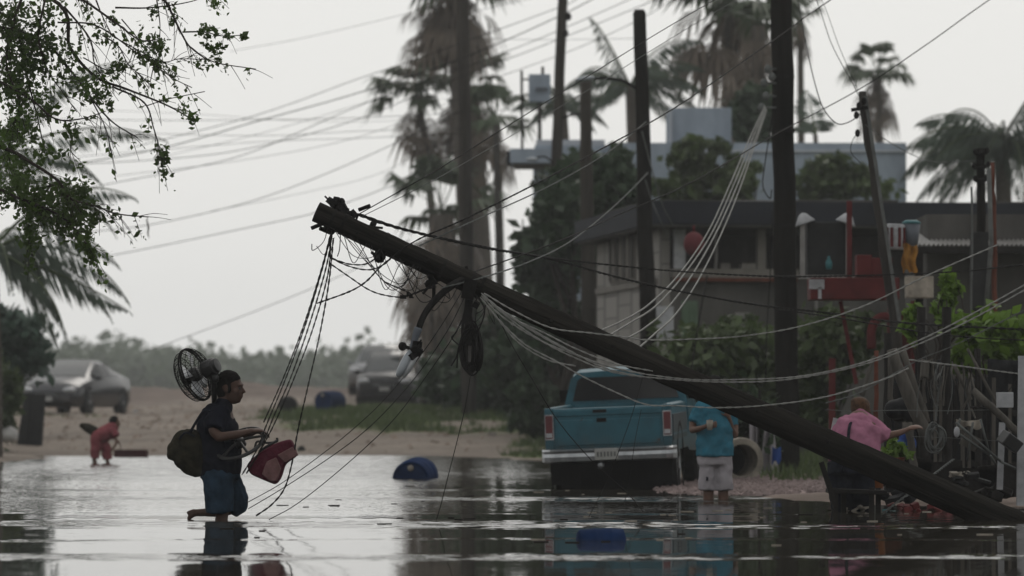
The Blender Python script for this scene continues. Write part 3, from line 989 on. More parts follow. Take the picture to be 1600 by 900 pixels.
# left coconut palms
coco_palm('coconut palm at the left edge with torn fronds hanging to the right', land(-10, 72), P(-14, 392, 72),
          [(0.0, -0.28, 1.0, 0.35), (0.05, 0.9, 1.1), (0.0, 0.25, 1.05), (-0.3, 0.5, 1.0), (0.4, 0.1, 1.0), (0.0, -0.3, 0.7), (3.0, 0.5, 1), (2.4, 0.8, 1), (-1.3, 0.3, 1), (1.4, 0.6, 1), (-0.6, -0.2, 0.9), (0.3, -0.55, 0.8), (-2, 0.2, 1)],
          2.7, 0.6, 0.13, hang=0.9)
coco_palm('hazy coconut palm behind the near twigs at the upper left', land(-60, 78), P(-45, 265, 78),
          [(0.0, 0.95, 1.25, 1.1), (0.1, 0.55, 1.3, 1.0), (0.3, 0.2, 1.1), (-0.3, 0.5, 1.0), (2.8, 0.5, 1), (1.4, 0.8, 1), (-1.4, 0.5, 1), (0.2, -0.2, 0.9)],
          3.0, 0.55, 0.16, hang=0.75)

# broadleaf trees and bushes behind the poles and round the houses
bush('dark_tree', 'dense dark green tree beside the leaning far pole under the grey house', 84, [(905, 345, 0, 62, 70), (850, 400, 1, 48, 90), (935, 290, 2, 45, 45), (870, 520, 1, 60, 90), (815, 560, 2, 45, 70), (848, 635, 0, 46, 46)], 15000, 0.13, M['leafdark'], 880, 'broadleaf trees', 110, 0.6, 0.14, 0.16)
bush('dark_tree', 'dark green tree between the two tall poles in front of the grey house', 80, [(965, 300, 0, 48, 55), (985, 420, 1, 40, 60)], 6000, 0.12, M['leafdark'], 970, 'broadleaf trees', 60, 0.6, 0.14, 0.12)
bush('climbing_tree', 'green tree growing up the wall below the roof tank room', 88, [(1095, 255, 0, 42, 40), (1140, 290, 0, 50, 40), (1065, 300, 0, 38, 30)], 4200, 0.12, M['leafmid'], 1095, 'broadleaf trees', 60, 0.6, 0.14, 0.1)
bush('climbing_tree', 'tall dark green tree directly left of the thick pole behind the white cables', 100, [(1172, 200, 0, 38, 62), (1195, 280, 0, 40, 50)], 5200, 0.13, M['leafdark'], 1180, 'broadleaf trees', 50, 0.6, 0.14, 0.12)
bush('vine_bush', 'loose green bush on the grey wall right of the thick pole', 89, [(1300, 270, 0, 40, 30), (1350, 290, 0, 36, 24), (1265, 290, 0, 30, 26)], 2200, 0.11, M['leafmid'], 1310, 'bushes round the houses', 40)
bush('low_bush', 'olive bush below the porch ledge left of the thick pole', 61, [(1130, 565, 0, 75, 50), (1070, 600, 1, 60, 36), (1180, 600, 0, 45, 40), (1150, 520, 1, 36, 30)], 7500, 0.085, M['leafmid'], 1120, 'bushes round the houses', 80)
bush('low_bush', 'olive bush under the red stall roof right of the thick pole', 58, [(1285, 560, 0, 46, 66), (1330, 520, 1, 40, 40), (1270, 640, 0, 30, 36)], 5600, 0.08, M['leafmid'], 1290, 'bushes round the houses', 70)
bush('lime_bush', 'bright lime green bush above the fence clutter at the right edge', 43, [(1540, 525, 0, 52, 36), (1590, 545, 0, 42, 40), (1510, 560, 0.5, 24, 22)], 3600, 0.065, M['leaflime'], 1550, 'bushes round the houses', 60)
bush('lime_bush', 'sprig of lime green leaves climbing beside the stall post', 44, [(1486, 450, 0, 15, 26), (1470, 490, 0, 14, 20), (1430, 490, 0, 14, 14), (1420, 520, 0, 12, 14)], 800, 0.06, M['leaflime'], 1470, 'bushes round the houses', 20)
bush('low_bush', 'dark undergrowth behind the far pole and the pickup', 98, [(790, 600, 0, 70, 50), (850, 590, 0, 60, 70), (730, 590, 1, 40, 45), (760, 540, 2, 45, 70), (690, 600, 2, 45, 35), (850, 640, -2, 50, 40)], 9000, 0.14, M['leafdark'], 790, 'bushes round the houses', 90)
bush('low_bush', 'dark bush behind the person in the teal shirt', 53, [(1165, 660, 0, 40, 45), (1120, 650, 0.5, 50, 45)], 3200, 0.07, M['leafdark'], 1150, 'bushes round the houses', 50)
bush('broad_bush', 'bluish green bush at the left edge beside the silver car', 86, [(15, 535, 0, 55, 48), (-40, 610, 0, 60, 90), (62, 548, 1, 26, 20), (-5, 600, 1, 34, 50)], 7500, 0.12, M['leafblue'], 0, 'bushes at the left edge', 80)
bush('broad_bush', 'dark leafy bush above the leaning slab at the left edge', 80, [(0, 620, 0, 28, 50), (-20, 660, 0, 36, 46)], 2800, 0.1, M['leafmid'], 0, 'bushes at the left edge', 40)
# ---- near tree whose twigs hang into the upper left
def near_tree():
    d = 35.0
    base = Vector((-7.6, d, g1(-7.6, d)))
    t = thing('leafy_tree', 'leafy tree with thin dark twigs hanging into the upper left corner', 'tree', base)
    b = MB()
    b.tube(catmull([base - Vector((0, 0, .3)), P(-560, 400, d), P(-420, 120, d), P(-330, -120, d)], 8), [0.2 - 0.004 * i for i in range(25)], 9)
    b.build('trunk', M['bark'], t, smooth=True)
    crown = P(-330, -120, d)
    paths = [
        ([(-200, -80), (75, -5), (110, 75), (150, 120), (200, 140), (262, 165), (306, 190)], 0.020),
        ([(-150, -100), (80, -30), (130, 0), (180, 35), (218, 62), (246, 62)], 0.016),
        ([(0, -120), (200, -50), (256, 0), (268, 20), (285, 55), (300, 76), (335, 97), (400, 108)], 0.015),
        ([(285, 50), (320, 50), (345, 56), (380, 55)], 0.008),
        ([(180, 12), (235, 12), (300, 2), (340, -15)], 0.009),
        ([(175, 135), (225, 160), (240, 200), (247, 225), (253, 256)], 0.009),
        ([(-200, 60), (-40, 40), (60, 60), (110, 110), (140, 150), (175, 190), (215, 215)], 0.018),
        ([(-200, 150), (-40, 120), (40, 150), (85, 185), (125, 186), (165, 174)], 0.014),
        ([(-150, 200), (0, 230), (50, 255), (90, 282), (110, 310), (150, 322), (182, 334), (232, 339)], 0.018),
        ([(-150, 260), (-20, 290), (30, 310), (70, 325), (105, 345), (130, 375), (145, 395)], 0.016),
        ([(-100, 0), (0, 20), (30, 60), (45, 130), (60, 190), (70, 240)], 0.016),
        ([(90, 35), (150, 40), (210, 80), (240, 100), (270, 122), (300, 137)], 0.008),
        ([(160, 55), (185, 72), (200, 100), (220, 118), (240, 138)], 0.007),
        ([(140, 150), (165, 200), (172, 235)], 0.007),
        ([(40, 150), (20, 200), (15, 250), (40, 290)], 0.012),
        ([(130, 90), (170, 110), (200, 100), (212, 62)], 0.006),
        ([(182, 60), (250, 95), (280, 92), (325, 93)], 0.005),
        ([(100, 10), (140, 60), (148, 100), (170, 130)], 0.010),
        ([(230, 165), (262, 155), (320, 143)], 0.005),
        ([(70, 0), (60, 60), (75, 110), (95, 140), (120, 175)], 0.010),
        ([(40, -20), (20, 40), (10, 100), (30, 160), (20, 200)], 0.014),
        ([(100, 285), (60, 300), (45, 350), (50, 400)], 0.010),
        ([(120, 190), (110, 230), (118, 245)], 0.006), ([(190, 30), (225, 70), (240, 75)], 0.006),
        ([(245, 0), (250, 40), (248, 80)], 0.007), ([(150, 0), (160, 25), (175, 55)], 0.008),
    ]
    lc = []
    def dens(x, y):
        if x < 45: return 1.0
        if x < 130 and y < 130: return 0.5
        if x < 145 and 280 < y < 390: return 0.9
        return 0.10
    for i, (pp, r) in enumerate(paths):
        off = random.uniform(-0.5, 0.5)
        q = catmull([P(x, y, d + off + 0.004 * k * x * 0) for k, (x, y) in enumerate(pp)], 7)
        q[0] = q[0] * 1.0
        bb = MB()
        bb.tube(q, [max(0.004, r * (1 - 0.75 * k / (len(q) - 1))) for k in range(len(q))], 5)
        for k in range(3, len(q) - 1):
            px = 800 + q[k].x / q[k].y * FPX
            py = HOR - (q[k].z - CAMH) / q[k].y * FPX
            for _ in range(random.randint(1, 2)):
                leafy = random.random() < dens(px, py)
                if not leafy and random.random() > 0.3: continue
                dv = (q[min(k + 1, len(q) - 1)] - q[k - 1]).normalized()
                e = q[k] + dv * random.uniform(0.03, 0.2) + Vector((random.uniform(-.1, .1), random.uniform(-.12, .12), random.uniform(-.22, .07)))
                m = q[k].lerp(e, 0.5) + Vector((0, 0, random.uniform(0, .02)))
                bb.tube(catmull([q[k], m, e], 3), [0.0035, 0.003, 0.0028, 0.0025, 0.0022, 0.002, 0.002], 4, cap=False)
                if leafy:
                    for _ in range(random.randint(6, 15)):
                        lc.append(q[k].lerp(e, random.uniform(0.1, 1.1)) + Vector((random.gauss(0, .025), random.gauss(0, .03), random.gauss(-.01, .03))))
        bb.build('branch', M['bark'], t, smooth=True)
    # leaf tufts that show singly against the sky
    tufts = [(246, 62, 26, 18), (240, 72, 22, 14), (253, 240, 32, 13), (255, 250, 16, 9), (286, 168, 18, 10), (300, 186, 20, 9), (316, 50, 26, 11), (335, 78, 22, 10), (340, 95, 20, 9),
             (356, 55, 12, 7), (378, 56, 9, 5), (322, 71, 6, 5), (336, 55, 8, 6), (335, 4, 12, 9), (238, 22, 14, 8), (175, 30, 16, 9), (160, 55, 26, 14), (176, 108, 26, 13), (140, 135, 60, 22), (105, 85, 50, 25),
             (172, 165, 16, 8), (112, 205, 60, 18), (70, 175, 60, 20), (100, 240, 16, 10), (60, 30, 130, 34), (40, 90, 150, 32), (30, 140, 130, 34), (15, 30, 130, 30), (10, 210, 60, 26),
             (66, 70, 80, 26), (110, 305, 130, 26), (70, 320, 170, 30), (120, 335, 130, 24), (50, 300, 120, 30), (95, 350, 90, 22), (130, 370, 40, 16), (142, 392, 16, 8), (145, 345, 30, 10), (50, 375, 60, 16),
             (20, 290, 80, 26), (30, 260, 40, 22), (130, 300, 50, 14), (44, 205, 60, 20), (350, 75, 5, 6), (343, 68, 4, 4), (270, 118, 8, 7), (245, 100, 8, 6), (65, 235, 40, 16), (20, 120, 90, 30), (270, 35, 8, 6), (215, 85, 8, 8), (190, 100, 14, 9), (155, 150, 30, 12)]
    for x, y, n, r in tufts:
        c = P(x, y, d)
        for _ in range(int(n * 1.6)):
            lc.append(c + Vector((random.gauss(0, r * .5), random.gauss(0, r * .7), random.gauss(0, r * .55))) * (d / FPX))
    np_obj('leaves', leaf_quads(np.array([tuple(p) for p in lc]), 0.024, 0.62), 4, M['leafnear'], t)
near_tree()

# ------------------------------------------------------------------ houses
def framebox(parent, name, m, c, s, rot=None, bevel=0.0):
    return MB().box(c, s, rot).build(name, m, parent, bevel=bevel)

def brick_mat():
    m = bpy.data.materials.new('concrete_block_wall')
    m.use_nodes = True
    t = m.node_tree
    b = t.nodes['Principled BSDF']
    b.inputs['Roughness'].default_value = 0.92
    tc = t.nodes.new('ShaderNodeTexCoord')
    mp = t.nodes.new('ShaderNodeMapping')
    mp.inputs['Rotation'].default_value = (R(90), 0, R(90))
    t.links.new(tc.outputs['Object'], mp.inputs['Vector'])
    br = t.nodes.new('ShaderNodeTexBrick')
    br.inputs['Color1'].default_value = (0.145, 0.137, 0.125, 1)
    br.inputs['Color2'].default_value = (0.185, 0.175, 0.162, 1)
    br.inputs['Mortar'].default_value = (0.10, 0.095, 0.088, 1)
    br.inputs['Scale'].default_value = 1.0
    br.inputs['Brick Width'].default_value = 0.4
    br.inputs['Row Height'].default_value = 0.2
    br.inputs['Mortar Size'].default_value = 0.018
    t.links.new(mp.outputs[0], br.inputs['Vector'])
    t.links.new(br.outputs[0], b.inputs['Base Color'])
    bp = t.nodes.new('ShaderNodeBump'); bp.inputs['Distance'].default_value = 0.01
    bp.invert = True
    t.links.new(br.outputs['Fac'], bp.inputs['Height'])
    t.links.new(bp.outputs[0], b.inputs['Normal'])
    return m

# two-storey grey house behind
d = 92.0
k = d / FPX
hx0, hx1 = PX(835, d), PX(1416, d)
z0 = g1(hx0 + 2, d)
def zz(py, dd=d): return CAMH + (HOR - py) / FPX * dd
house = thing('grey_house', 'two storey blue grey concrete house with flat roofs behind the trees', 'house', ((hx0 + hx1) / 2, d, z0 - 0.1))
xr0 = PX(1145, d)
framebox(house, 'wall', M['housegrey'], ((PX(950, d) + hx1) / 2, d + 4, (zz(237) + z0) / 2), (hx1 - PX(950, d), 8, zz(237) - z0 + .4))
framebox(house, 'wall', M['housegrey'], ((hx0 + PX(950, d)) / 2, d + 3.7, (zz(240) + z0) / 2), (PX(949.5, d) - hx0, 7, zz(240) - z0 + .4))
framebox(house, 'parapet', M['houselight'], ((PX(838, d) + PX(946, d)) / 2, d + 2.2, (zz(216) + zz(239.5)) / 2), (PX(946, d) - PX(838, d), 3.4, zz(216) - zz(239.5)))
framebox(house, 'balcony_slab', M['housegrey'], ((PX(797, d) + PX(872, d)) / 2, d - 0.6, (zz(238) + zz(260)) / 2), (PX(872, d) - PX(797, d), 1.5, zz(238) - zz(260)))
framebox(house, 'balcony_soffit', M['beige'], ((PX(803, d) + PX(868, d)) / 2, d - 0.5, zz(262.5)), (PX(868, d) - PX(803, d), 1.3, 0.05))
framebox(house, 'drain_spout', M['darkroof'], (PX(794.5, d), d - 0.9, zz(250)), (0.07, 0.5, 0.26))
framebox(house, 'tank_room', M['housegrey'], ((PX(1049, d) + PX(1146, d)) / 2, d + 2.0, (zz(164) + zz(237.2)) / 2), (PX(1146, d) - PX(1049, d), 2.4, zz(164) - zz(237.2)))
framebox(house, 'tank_room_corner', M['houselight'], (PX(1050, d), d + 0.76, (zz(166) + zz(236)) / 2), (0.06, 0.08, zz(166) - zz(236)))
framebox(house, 'roof_coping', M['houselight'], ((PX(1050, d) + hx1) / 2, d + 3.96, zz(236.2)), (hx1 - PX(1050, d) + .06, 8.06, 0.05))
for a, c, e, f in ((1270, 262, 1300, 300), (1335, 262, 1362, 300), (985, 262, 1010, 300)):
    wdw = framebox(house, 'window', M['houselight'], (PX((a + e) / 2, d), d - 0.03, (zz(c) + zz(f)) / 2), ((e - a) * k, 0.1, (f - c) * k))
    framebox(wdw, 'pane', M['glass'], (PX((a + e) / 2, d), d - 0.085, (zz(c) + zz(f)) / 2), ((e - a) * k - .1, 0.03, (f - c) * k - .1))

# long single-storey house with dark roof edge and porch
d = 68.0
A = Vector((PX(1032, d), d, 0))
sd = Vector((-0.144, 0.99, 0)); fd = Vector((0.99, 0.144, 0))
low = thing('porch_house', 'long low house with dark flat roof edge, porch and pale side wall', 'house', (A.x + 3, A.y + 2, g1(A.x + 3, A.y)))
gz0 = 0.1
def LB(u0, u1, v0, v1, za, zb, name, m, parent=None, bevel=0.0):
    """box in the house frame: u along the front, v along the side (backwards)"""
    c = A + fd * (u0 + u1) / 2 + sd * (v0 + v1) / 2 + Vector((0, 0, (za + zb) / 2))
    rz = math.atan2(fd.y, fd.x)
    return MB().box(c, (u1 - u0, v1 - v0, zb - za), (0, 0, rz)).build(name, m, parent or low, bevel=bevel)
zr = zz(318, 68)
LB(0.0, 0.16, 0, 6.4, gz0, zr - 0.42, 'block_wall', brick_mat())
sidew = LB(-0.03, -0.004, 2.3, 4.9, zz(440, 71), zz(362, 71), 'window', M['beige'])
for i in range(7):
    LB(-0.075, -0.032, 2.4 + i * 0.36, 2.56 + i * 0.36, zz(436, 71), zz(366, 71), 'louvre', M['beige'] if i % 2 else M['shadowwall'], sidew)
LB(-0.05, 0.0, 0.2, 6.3, zz(443, 71) - .1, zz(443, 71), 'window_ledge', M['beige'])
LB(-0.35, 8.2, -0.9, 6.8, zr - 0.38, zr, 'roof', M['darkroof'])
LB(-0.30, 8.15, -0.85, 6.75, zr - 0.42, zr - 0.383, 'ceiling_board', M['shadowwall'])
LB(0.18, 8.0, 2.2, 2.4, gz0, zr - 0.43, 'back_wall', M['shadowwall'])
ledge = LB(0.17, 2.3, -0.2, 0.15, zz(434, 68), zz(420, 68), 'ledge', M['beige'])
LB(0.18, 2.28, -0.21, -0.203, zz(440, 68), zz(434, 68), 'ledge_trim', M['rust'])
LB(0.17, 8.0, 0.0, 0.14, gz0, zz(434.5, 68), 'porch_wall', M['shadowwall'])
post = LB(0.22, 0.40, -0.12, 0.06, zz(419.7, 68), zr - 0.425, 'porch_post', M['whitepost'])
LB(1.62, 1.76, -0.12, 0.06, zz(419.7, 68), zr - 0.425, 'porch_post', M['beige'])
LB(0.35, 0.62, -0.045, -0.003, zz(600, 68), zz(470, 68), 'green_shutter', M['greenpaint'])
for i in range(5):
    LB(0.37 + i * 0.05, 0.395 + i * 0.05, -0.062, -0.047, zz(598, 68), zz(473, 68), 'shutter_slat', M['greenpaint'])
LB(1.0, 1.16, -0.1, 0.1, zz(419.5, 68), zz(411, 68), 'ledge_block', M['beige'])
LB(1.35, 1.6, -0.1, 0.1, zz(419.5, 68), zz(411, 68), 'ledge_block', M['beige'])
b = MB(); b.box(P(1038, 505, 66.8), (0.30, 0.12, 0.55)); b.box(P(1022, 540, 66.8), (0.12, 0.1, 0.5))
tag(b.build('leaning_board', M['whitepost'], org=P(1038, 560, 66.8)), 'pale board leaning against the low house beside the second pole', 'board')
b = MB(); b.ell(P(1084, 381, 66.6), (0.17, 0.17, 0.2)); b.tube([P(1084, 363, 66.6), P(1084, 352, 66.6)], 0.02, 6)
tag(b.build('red_float', M['redball'], org=P(1084, 400, 66.6), smooth=True), 'round red float hanging under the porch roof', 'float')

for u, za, zb in ((0.9, zz(434, 68), zr - .43), (2.6, gz0, zr - .43), (4.2, gz0, zr - .43)):
    b = MB(); q = A + fd * u - sd * .12; b.tube([q + Vector((0, 0, za)), q + Vector((.02, 0, (za + zb) / 2)), q + Vector((0, 0, zb))], .028, 6); b.build('drain_pipe', M['zinc'], low, smooth=True)
LB(1.25, 1.5, -0.10, -0.004, zz(520, 68), zz(488, 68), 'meter_box', M['zinc'])
for i, (u0, u1) in enumerate(((-.3, .9), (.95, 2.3), (2.2, 3.9), (4.0, 5.2), (5.3, 7.9))):
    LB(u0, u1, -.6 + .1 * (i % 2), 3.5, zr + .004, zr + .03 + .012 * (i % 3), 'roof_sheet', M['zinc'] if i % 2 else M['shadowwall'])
# corrugated shed on the right
d = 54.0
shed = thing('corrugated_shed', 'dark shed with pale corrugated roof at the right edge', 'shed', (PX(1520, d), d, g1(PX(1520, d), d)))
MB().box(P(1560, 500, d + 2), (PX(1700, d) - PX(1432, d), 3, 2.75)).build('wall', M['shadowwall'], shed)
x0, x1 = PX(1424, d), PX(1710, d)
nrib = 40
b = MB()
vs, fs = [], []
for i in range(nrib * 4 + 1):
    x = x0 + (x1 - x0) * i / (nrib * 4)
    h = 0.018 * math.sin(i * math.pi / 2)
    for yy, zb in ((d - 0.35, zz(384, d)), (d + 3.2, zz(352, d + 3.2))):
        vs += [(x, yy, zb + h), (x, yy, zb + h - 0.012)]
for i in range(nrib * 4):
    a = i * 4
    fs += [(a, a + 4, a + 6, a + 2), (a + 1, a + 3, a + 7, a + 5), (a, a + 1, a + 5, a + 4), (a + 2, a + 6, a + 7, a + 3)]
b.add(vs, fs)
b.build('corrugated_roof', M['zinc'], shed)
MB().box(((x0 + x1) / 2, d - 0.33, zz(392, d)), (x1 - x0, 0.06, 0.09)).build('fascia', M['darkwood'], shed)

# red food stall
d = 50.0
k = d / FPX
stall = thing('red_stall', 'weathered red wooden stall with overhanging roof board right of the thick pole', 'stall', (PX(1385, d), d, g1(PX(1385, d), d)))
gs = g1(PX(1385, d), d)
MB().box(P(1333, 452, d), (138 * k, 0.6, 34 * k), (0, 0, 0)).build('roof_board', M['redpaint'], stall, bevel=0.01)
MB().box(P(1276, 444, d - .306), (24 * k, 0.012, 15 * k)).build('white_patch', M['whitepost'], stall)
MB().box(P(1281, 458, d - .306), (5 * k, 0.012, 18 * k)).build('white_patch', M['whitepost'], stall)
MB().box(P(1349, 416, d), (24 * k, 0.3, 34 * k)).build('red_crate', M['redpaint'], stall, bevel=0.008)
MB().box(P(1377, 418.5, d), (32 * k, 0.3, 30 * k)).build('red_crate', M['redpaint'], stall, bevel=0.008)
for a, b_ in (((1313, 470), (1338, 600)), ((1392, 470), (1388, 640)), ((1428, 470), (1430, 640)), ((1300, 560), (1300, 690))):
    bb = MB(); p0 = P(a[0], a[1], d); p1 = P(b_[0], b_[1], d); bb.bar(p0, p1, 10 * k if a[0] != 1313 else 6 * k, 10 * k if a[0] != 1313 else 6 * k); bb.build('post', M['redpaint'], stall)
MB().box(P(1410, 540, d + .2), (46 * k, 0.1, 96 * k)).build('side_board', M['redpaint'], stall)
MB().box(P(1327, 386, d + .5), (8 * k, 8 * k, 145 * k)).build('post', M['redpaint'], stall)
bb = MB()
bb.tube(catmull([P(1362, 545, d - .5), P(1362, 515, d - .5), P(1372, 498, d - .5), P(1388, 496, d - .5), P(1398, 510, d - .5), P(1400, 545, d - .5)], 6), 0.055, 8)
tag(bb.build('red_tyre_arch', M['redpaint'], org=P(1380, 545, d - .5), smooth=True), 'red painted half tyre arch beside the stall post', 'tyre')
# dark water tank in a metal frame
d = 52.0
k = d / FPX
tk = thing('tank_frame', 'dark square tank in grey frame with two pale lamp hoods above the stall', 'tank', P(1290, 434, d))
MB().box(P(1289, 390, d), (60 * k, 0.6, 84 * k)).build('tank', M['slab'], tk, bevel=0.02)
for x in (1254, 1325):
    MB().box(P(x, 390, d - .32), (7 * k, 0.05, 90 * k)).build('upright', M['zinc'], tk)
    b = MB(); s = 1 if x < 1290 else -1
    b.lathe([(0.005, 0.13), (0.05, 0.11), (0.13, 0.0), (0.125, -0.01)], P(x + 4 * s, 348, d - .3), (-0.35 * s, 0, 1), 14)
    b.build('lamp_hood', M['whitepost'], tk, smooth=True)
MB().bar(P(1248, 433, d - .3), P(1335, 433, d - .3), 0.05, 0.05).build('rail', M['zinc'], tk)
b = MB(); b.lathe([(.0, 0), (.035, .0), (.045, .06), (.04, .10), (.015, .14), (.022, .16), (.0, .17)], P(1295, 421, d - .42), (0, 0, 1), 12)
tag(b.build('teal_jug', M['tealplastic'], org=P(1295, 421, d - .42), smooth=True), 'small teal jug standing in front of the dark tank', 'jug')
# things piled by the stall: barrel, bucket, cloth, box
d = 48.5
k = d / FPX
brl = thing('striped_barrel', 'white barrel with red stripes on top of the stall post', 'barrel', P(1400, 392, d))
b = MB(); b.lathe([(13 * k, 0), (16 * k, 2 * k), (17 * k, 20 * k), (16 * k, 38 * k), (13 * k, 40 * k)], P(1398, 390, d), (0.06, 0, 1), 16); b.build('body', M['whitepost'], brl, smooth=True)
for a in (-70, -110, -40, -140):
    c = P(1398, 371, d) + Vector((math.cos(R(a)) * 17.2 * k, math.sin(R(a)) * 17.2 * k, 0))
    MB().box(c, (4 * k, 4 * k, 30 * k), (0, 0, R(a))).build('red_stripe', M['redpaint'], brl)
bk = thing('grey_bucket', 'grey bucket with pale blue lid beside the striped barrel', 'bucket', P(1424, 385, d))
MB().lathe([(10 * k, 0), (14 * k, 33 * k)], P(1424, 383, d), (0, 0, 1), 16).build('body', M['greyplastic'], bk, smooth=True)
MB().lathe([(14.5 * k, 0), (14.5 * k, 3 * k), (9 * k, 6 * k)], P(1424, 350, d), (0, 0, 1), 16).build('lid', M['tealplastic'], bk, smooth=True)
b = MB()
nu, nv = 8, 10
vs = [P(1410 + i * 3.2 + 2 * math.sin(j * .8), 382 + j * 4.6 - 3 * math.sin(i * .9) + (4 if i % 3 == 0 and j == nv - 1 else 0), d - 0.25 + 0.04 * math.sin(i * 1.9) + 0.02 * math.sin(j)) for j in range(nv) for i in range(nu)]
vs2 = [v + Vector((0, 0.012, 0)) for v in vs]
fs = [(j * nu + i, j * nu + i + 1, (j + 1) * nu + i + 1, (j + 1) * nu + i) for j in range(nv - 1) for i in range(nu - 1)]
b.add(vs, fs); b.add(vs2, [f[::-1] for f in fs])
tag(b.build('ochre_cloth', M['ochre'], org=P(1422, 430, d), smooth=True), 'ochre yellow cloth hanging below the grey bucket', 'cloth')
MB_b = MB().box(P(1436, 449, d - .1), (40 * k, 0.25, 34 * k), (0, 0, 0.1))
MB_b.box(P(1418, 449, d - .24), (6 * k, 0.02, 30 * k))
tag(MB_b.build('white_box', M['offwhite'], org=P(1436, 466, d), bevel=0.01), 'dirty white box fixed beside the red stall roof', 'box')
MB().box(P(1436, 520, d + .1), (0.09, 0.09, 1.9)).build('box_post', M['darkwood'], bpy.data.objects['white_box'])

# ------------------------------------------------------------------ upright poles
def pole(name, label, top, bot, r_top, r_bot, d_top, d_bot, m='polewood', rounded=False):
    a, b_ = P(*top, d_top), P(*bot, d_bot)
    t = thing(name, label, 'pole', b_, group='utility poles')
    bb = MB()
    n = 14
    pts = [b_.lerp(a, i / n) for i in range(n + 1)]
    rr = [r_bot + (r_top - r_bot) * i / n for i in range(n + 1)]
    pts = [p + Vector((random.uniform(-1, 1), random.uniform(-1, 1), 0)) * 0.012 for p in pts]
    pts[0] = b_ - Vector((0, 0, 0.4))
    if rounded:
        pts.append(a + Vector((0, 0, r_top * 0.5))); rr.append(r_top * 0.7)
    bb.tube(pts, rr, 12)
    bb.build('shaft', M[m], t, smooth=True)
    return t

def rpx(w, d): return w * 0.5 * d / FPX
big = pole('utility_pole', 'thick dark wooden pole standing tall in front of the houses, right of centre', (1220, -60), (1232, 742), rpx(33, 55), rpx(37, 55), 55, 55, 'pole')
for y in (120, 205, 352):
    MB().lathe([(rpx(37, 55), -.02), (rpx(37, 55), .02)], P(1221.5 + y * .012, y, 55), (0, 0, 1), 14).build('band', M['iron'], big)
b = MB()
for i, (x, y) in enumerate(((1200, 108), (1194, 130), (1206, 120), (1197, 150), (1190, 168))):
    b = MB(); b.ell(P(x, y, 54.8), (.05, .05, .06)); b.bar(P(1212, y, 54.9), P(x, y, 54.8), .03, .03)
    b.build('insulator', M['cablegrey'], big, smooth=True)
p2 = pole('utility_pole', 'tall dark pole with rounded top in the middle, above the low house corner', (999, 20), (1018, 720), rpx(20, 65), rpx(29, 65), 65, 65, 'pole', True)
b = MB(); b.tube(catmull([P(1000, 142, 65), P(975, 127, 65), P(945, 122, 65), P(928, 124, 65)], 6), 0.025, 6); b.build('lamp_arm', M['iron'], p2, smooth=True)
b = MB(); b.ell(P(914, 123, 65), (.16, .09, .05), (0, R(-8), 0)); b.build('lamp_head', M['alu'], p2, smooth=True)
for y in (60, 115, 300):
    MB().box(P(1001 + y * .026, y, 64.83), (.06, .06, .1)).build('bracket', M['iron'], p2)
p3 = pole('utility_pole', 'shorter dark pole just left of the round topped pole', (915, 122), (922, 690), rpx(17, 78), rpx(27, 78), 78, 78, 'polewood')
b = MB(); b.tube(catmull([P(917, 180, 78), P(900, 178, 78), P(886, 182, 78), P(878, 184, 78)], 5), 0.022, 6); b.build('lamp_arm', M['iron'], p3, smooth=True)
p4 = pole('utility_pole', 'dark pole leaning right beside the grey sign board', (881, -40), (852, 690), rpx(15, 90), rpx(21, 90), 90, 90, 'polewood')
for q in ((888, 26, .07), (884, 52, .06)): MB().ell(P(q[0], q[1], 89.8), (q[2], q[2], .09)).build('insulator', M['iron'], p4, smooth=True)
b = MB(); b.tube(catmull([P(864, 255, 89.8), P(852, 245, 89.8), P(838, 246, 89.8)], 5), 0.022, 6); b.build('lamp_arm', M['iron'], p4, smooth=True)
b = MB(); b.ell(P(832, 249, 89.8), (.14, .08, .05)); b.build('lamp_head', M['alu'], p4, smooth=True)
for dx in (-2, 8):
    b = MB(); b.tube(catmull([P(866 + dx, 270, 89.6), P(870 + dx, 330, 89.6), P(874 + dx, 400, 89.6), P(880 + dx, 414, 89.6)], 6), 0.018, 5)
    b.build('loose_lead', M['cablegrey'], p4, smooth=True)
p5 = pole('utility_pole', 'far dark pole standing on the grass in front of the fan palms', (722, -60), (733, 666), rpx(19, 95), rpx(24, 95), 95, 95, 'polewood')
p6 = pole('utility_pole', 'thin far pole standing between the fan palms and the dark tree', (774, 195), (784, 610), rpx(8, 104), rpx(12, 104), 104, 104, 'polegrey')
p7 = pole('utility_pole', 'grey pole leaning left in front of the red stall', (1346, 143), (1402, 520), rpx(12, 47), rpx(19, 47), 47, 47, 'polegrey')
b = MB(); b.bar(P(1352, 150, 46.85), P(1408, 520, 46.85), .035, .035); b.build('conduit', M['cablegrey'], p7)
for x, y in ((1342, 165), (1338, 180), (1350, 158), (1340, 208)):
    MB().ell(P(x, y, 46.8), (.03, .03, .045)).build('insulator', M['iron'], p7, smooth=True)
MB().bar(P(1330, 172, 46.8), P(1356, 168, 46.8), .03, .04).build('cross_arm', M['iron'], p7)
p8 = pole('utility_pole', 'dark pole with thick square base rising from the corrugated shed', (1533, 232), (1530, 560), rpx(13, 50), rpx(16, 50), 50, 50, 'pole')
MB().box(P(1530, 430, 50), (26 * 50 / FPX, .22, 1.05)).build('base_casing', M['slab'], p8, bevel=.01)
for y, s in ((240, 9), (262, 11), (282, 9)):
    b = MB(); b.bar(P(1533 - s, y, 49.9), P(1533 + s, y - 2, 49.9), .03, .05); b.ell(P(1533 - s, y - 3, 49.9), (.03, .03, .04)); b.ell(P(1533 + s, y - 5, 49.9), (.03, .03, .04)); b.build('insulator_arm', M['iron'], p8, smooth=True)
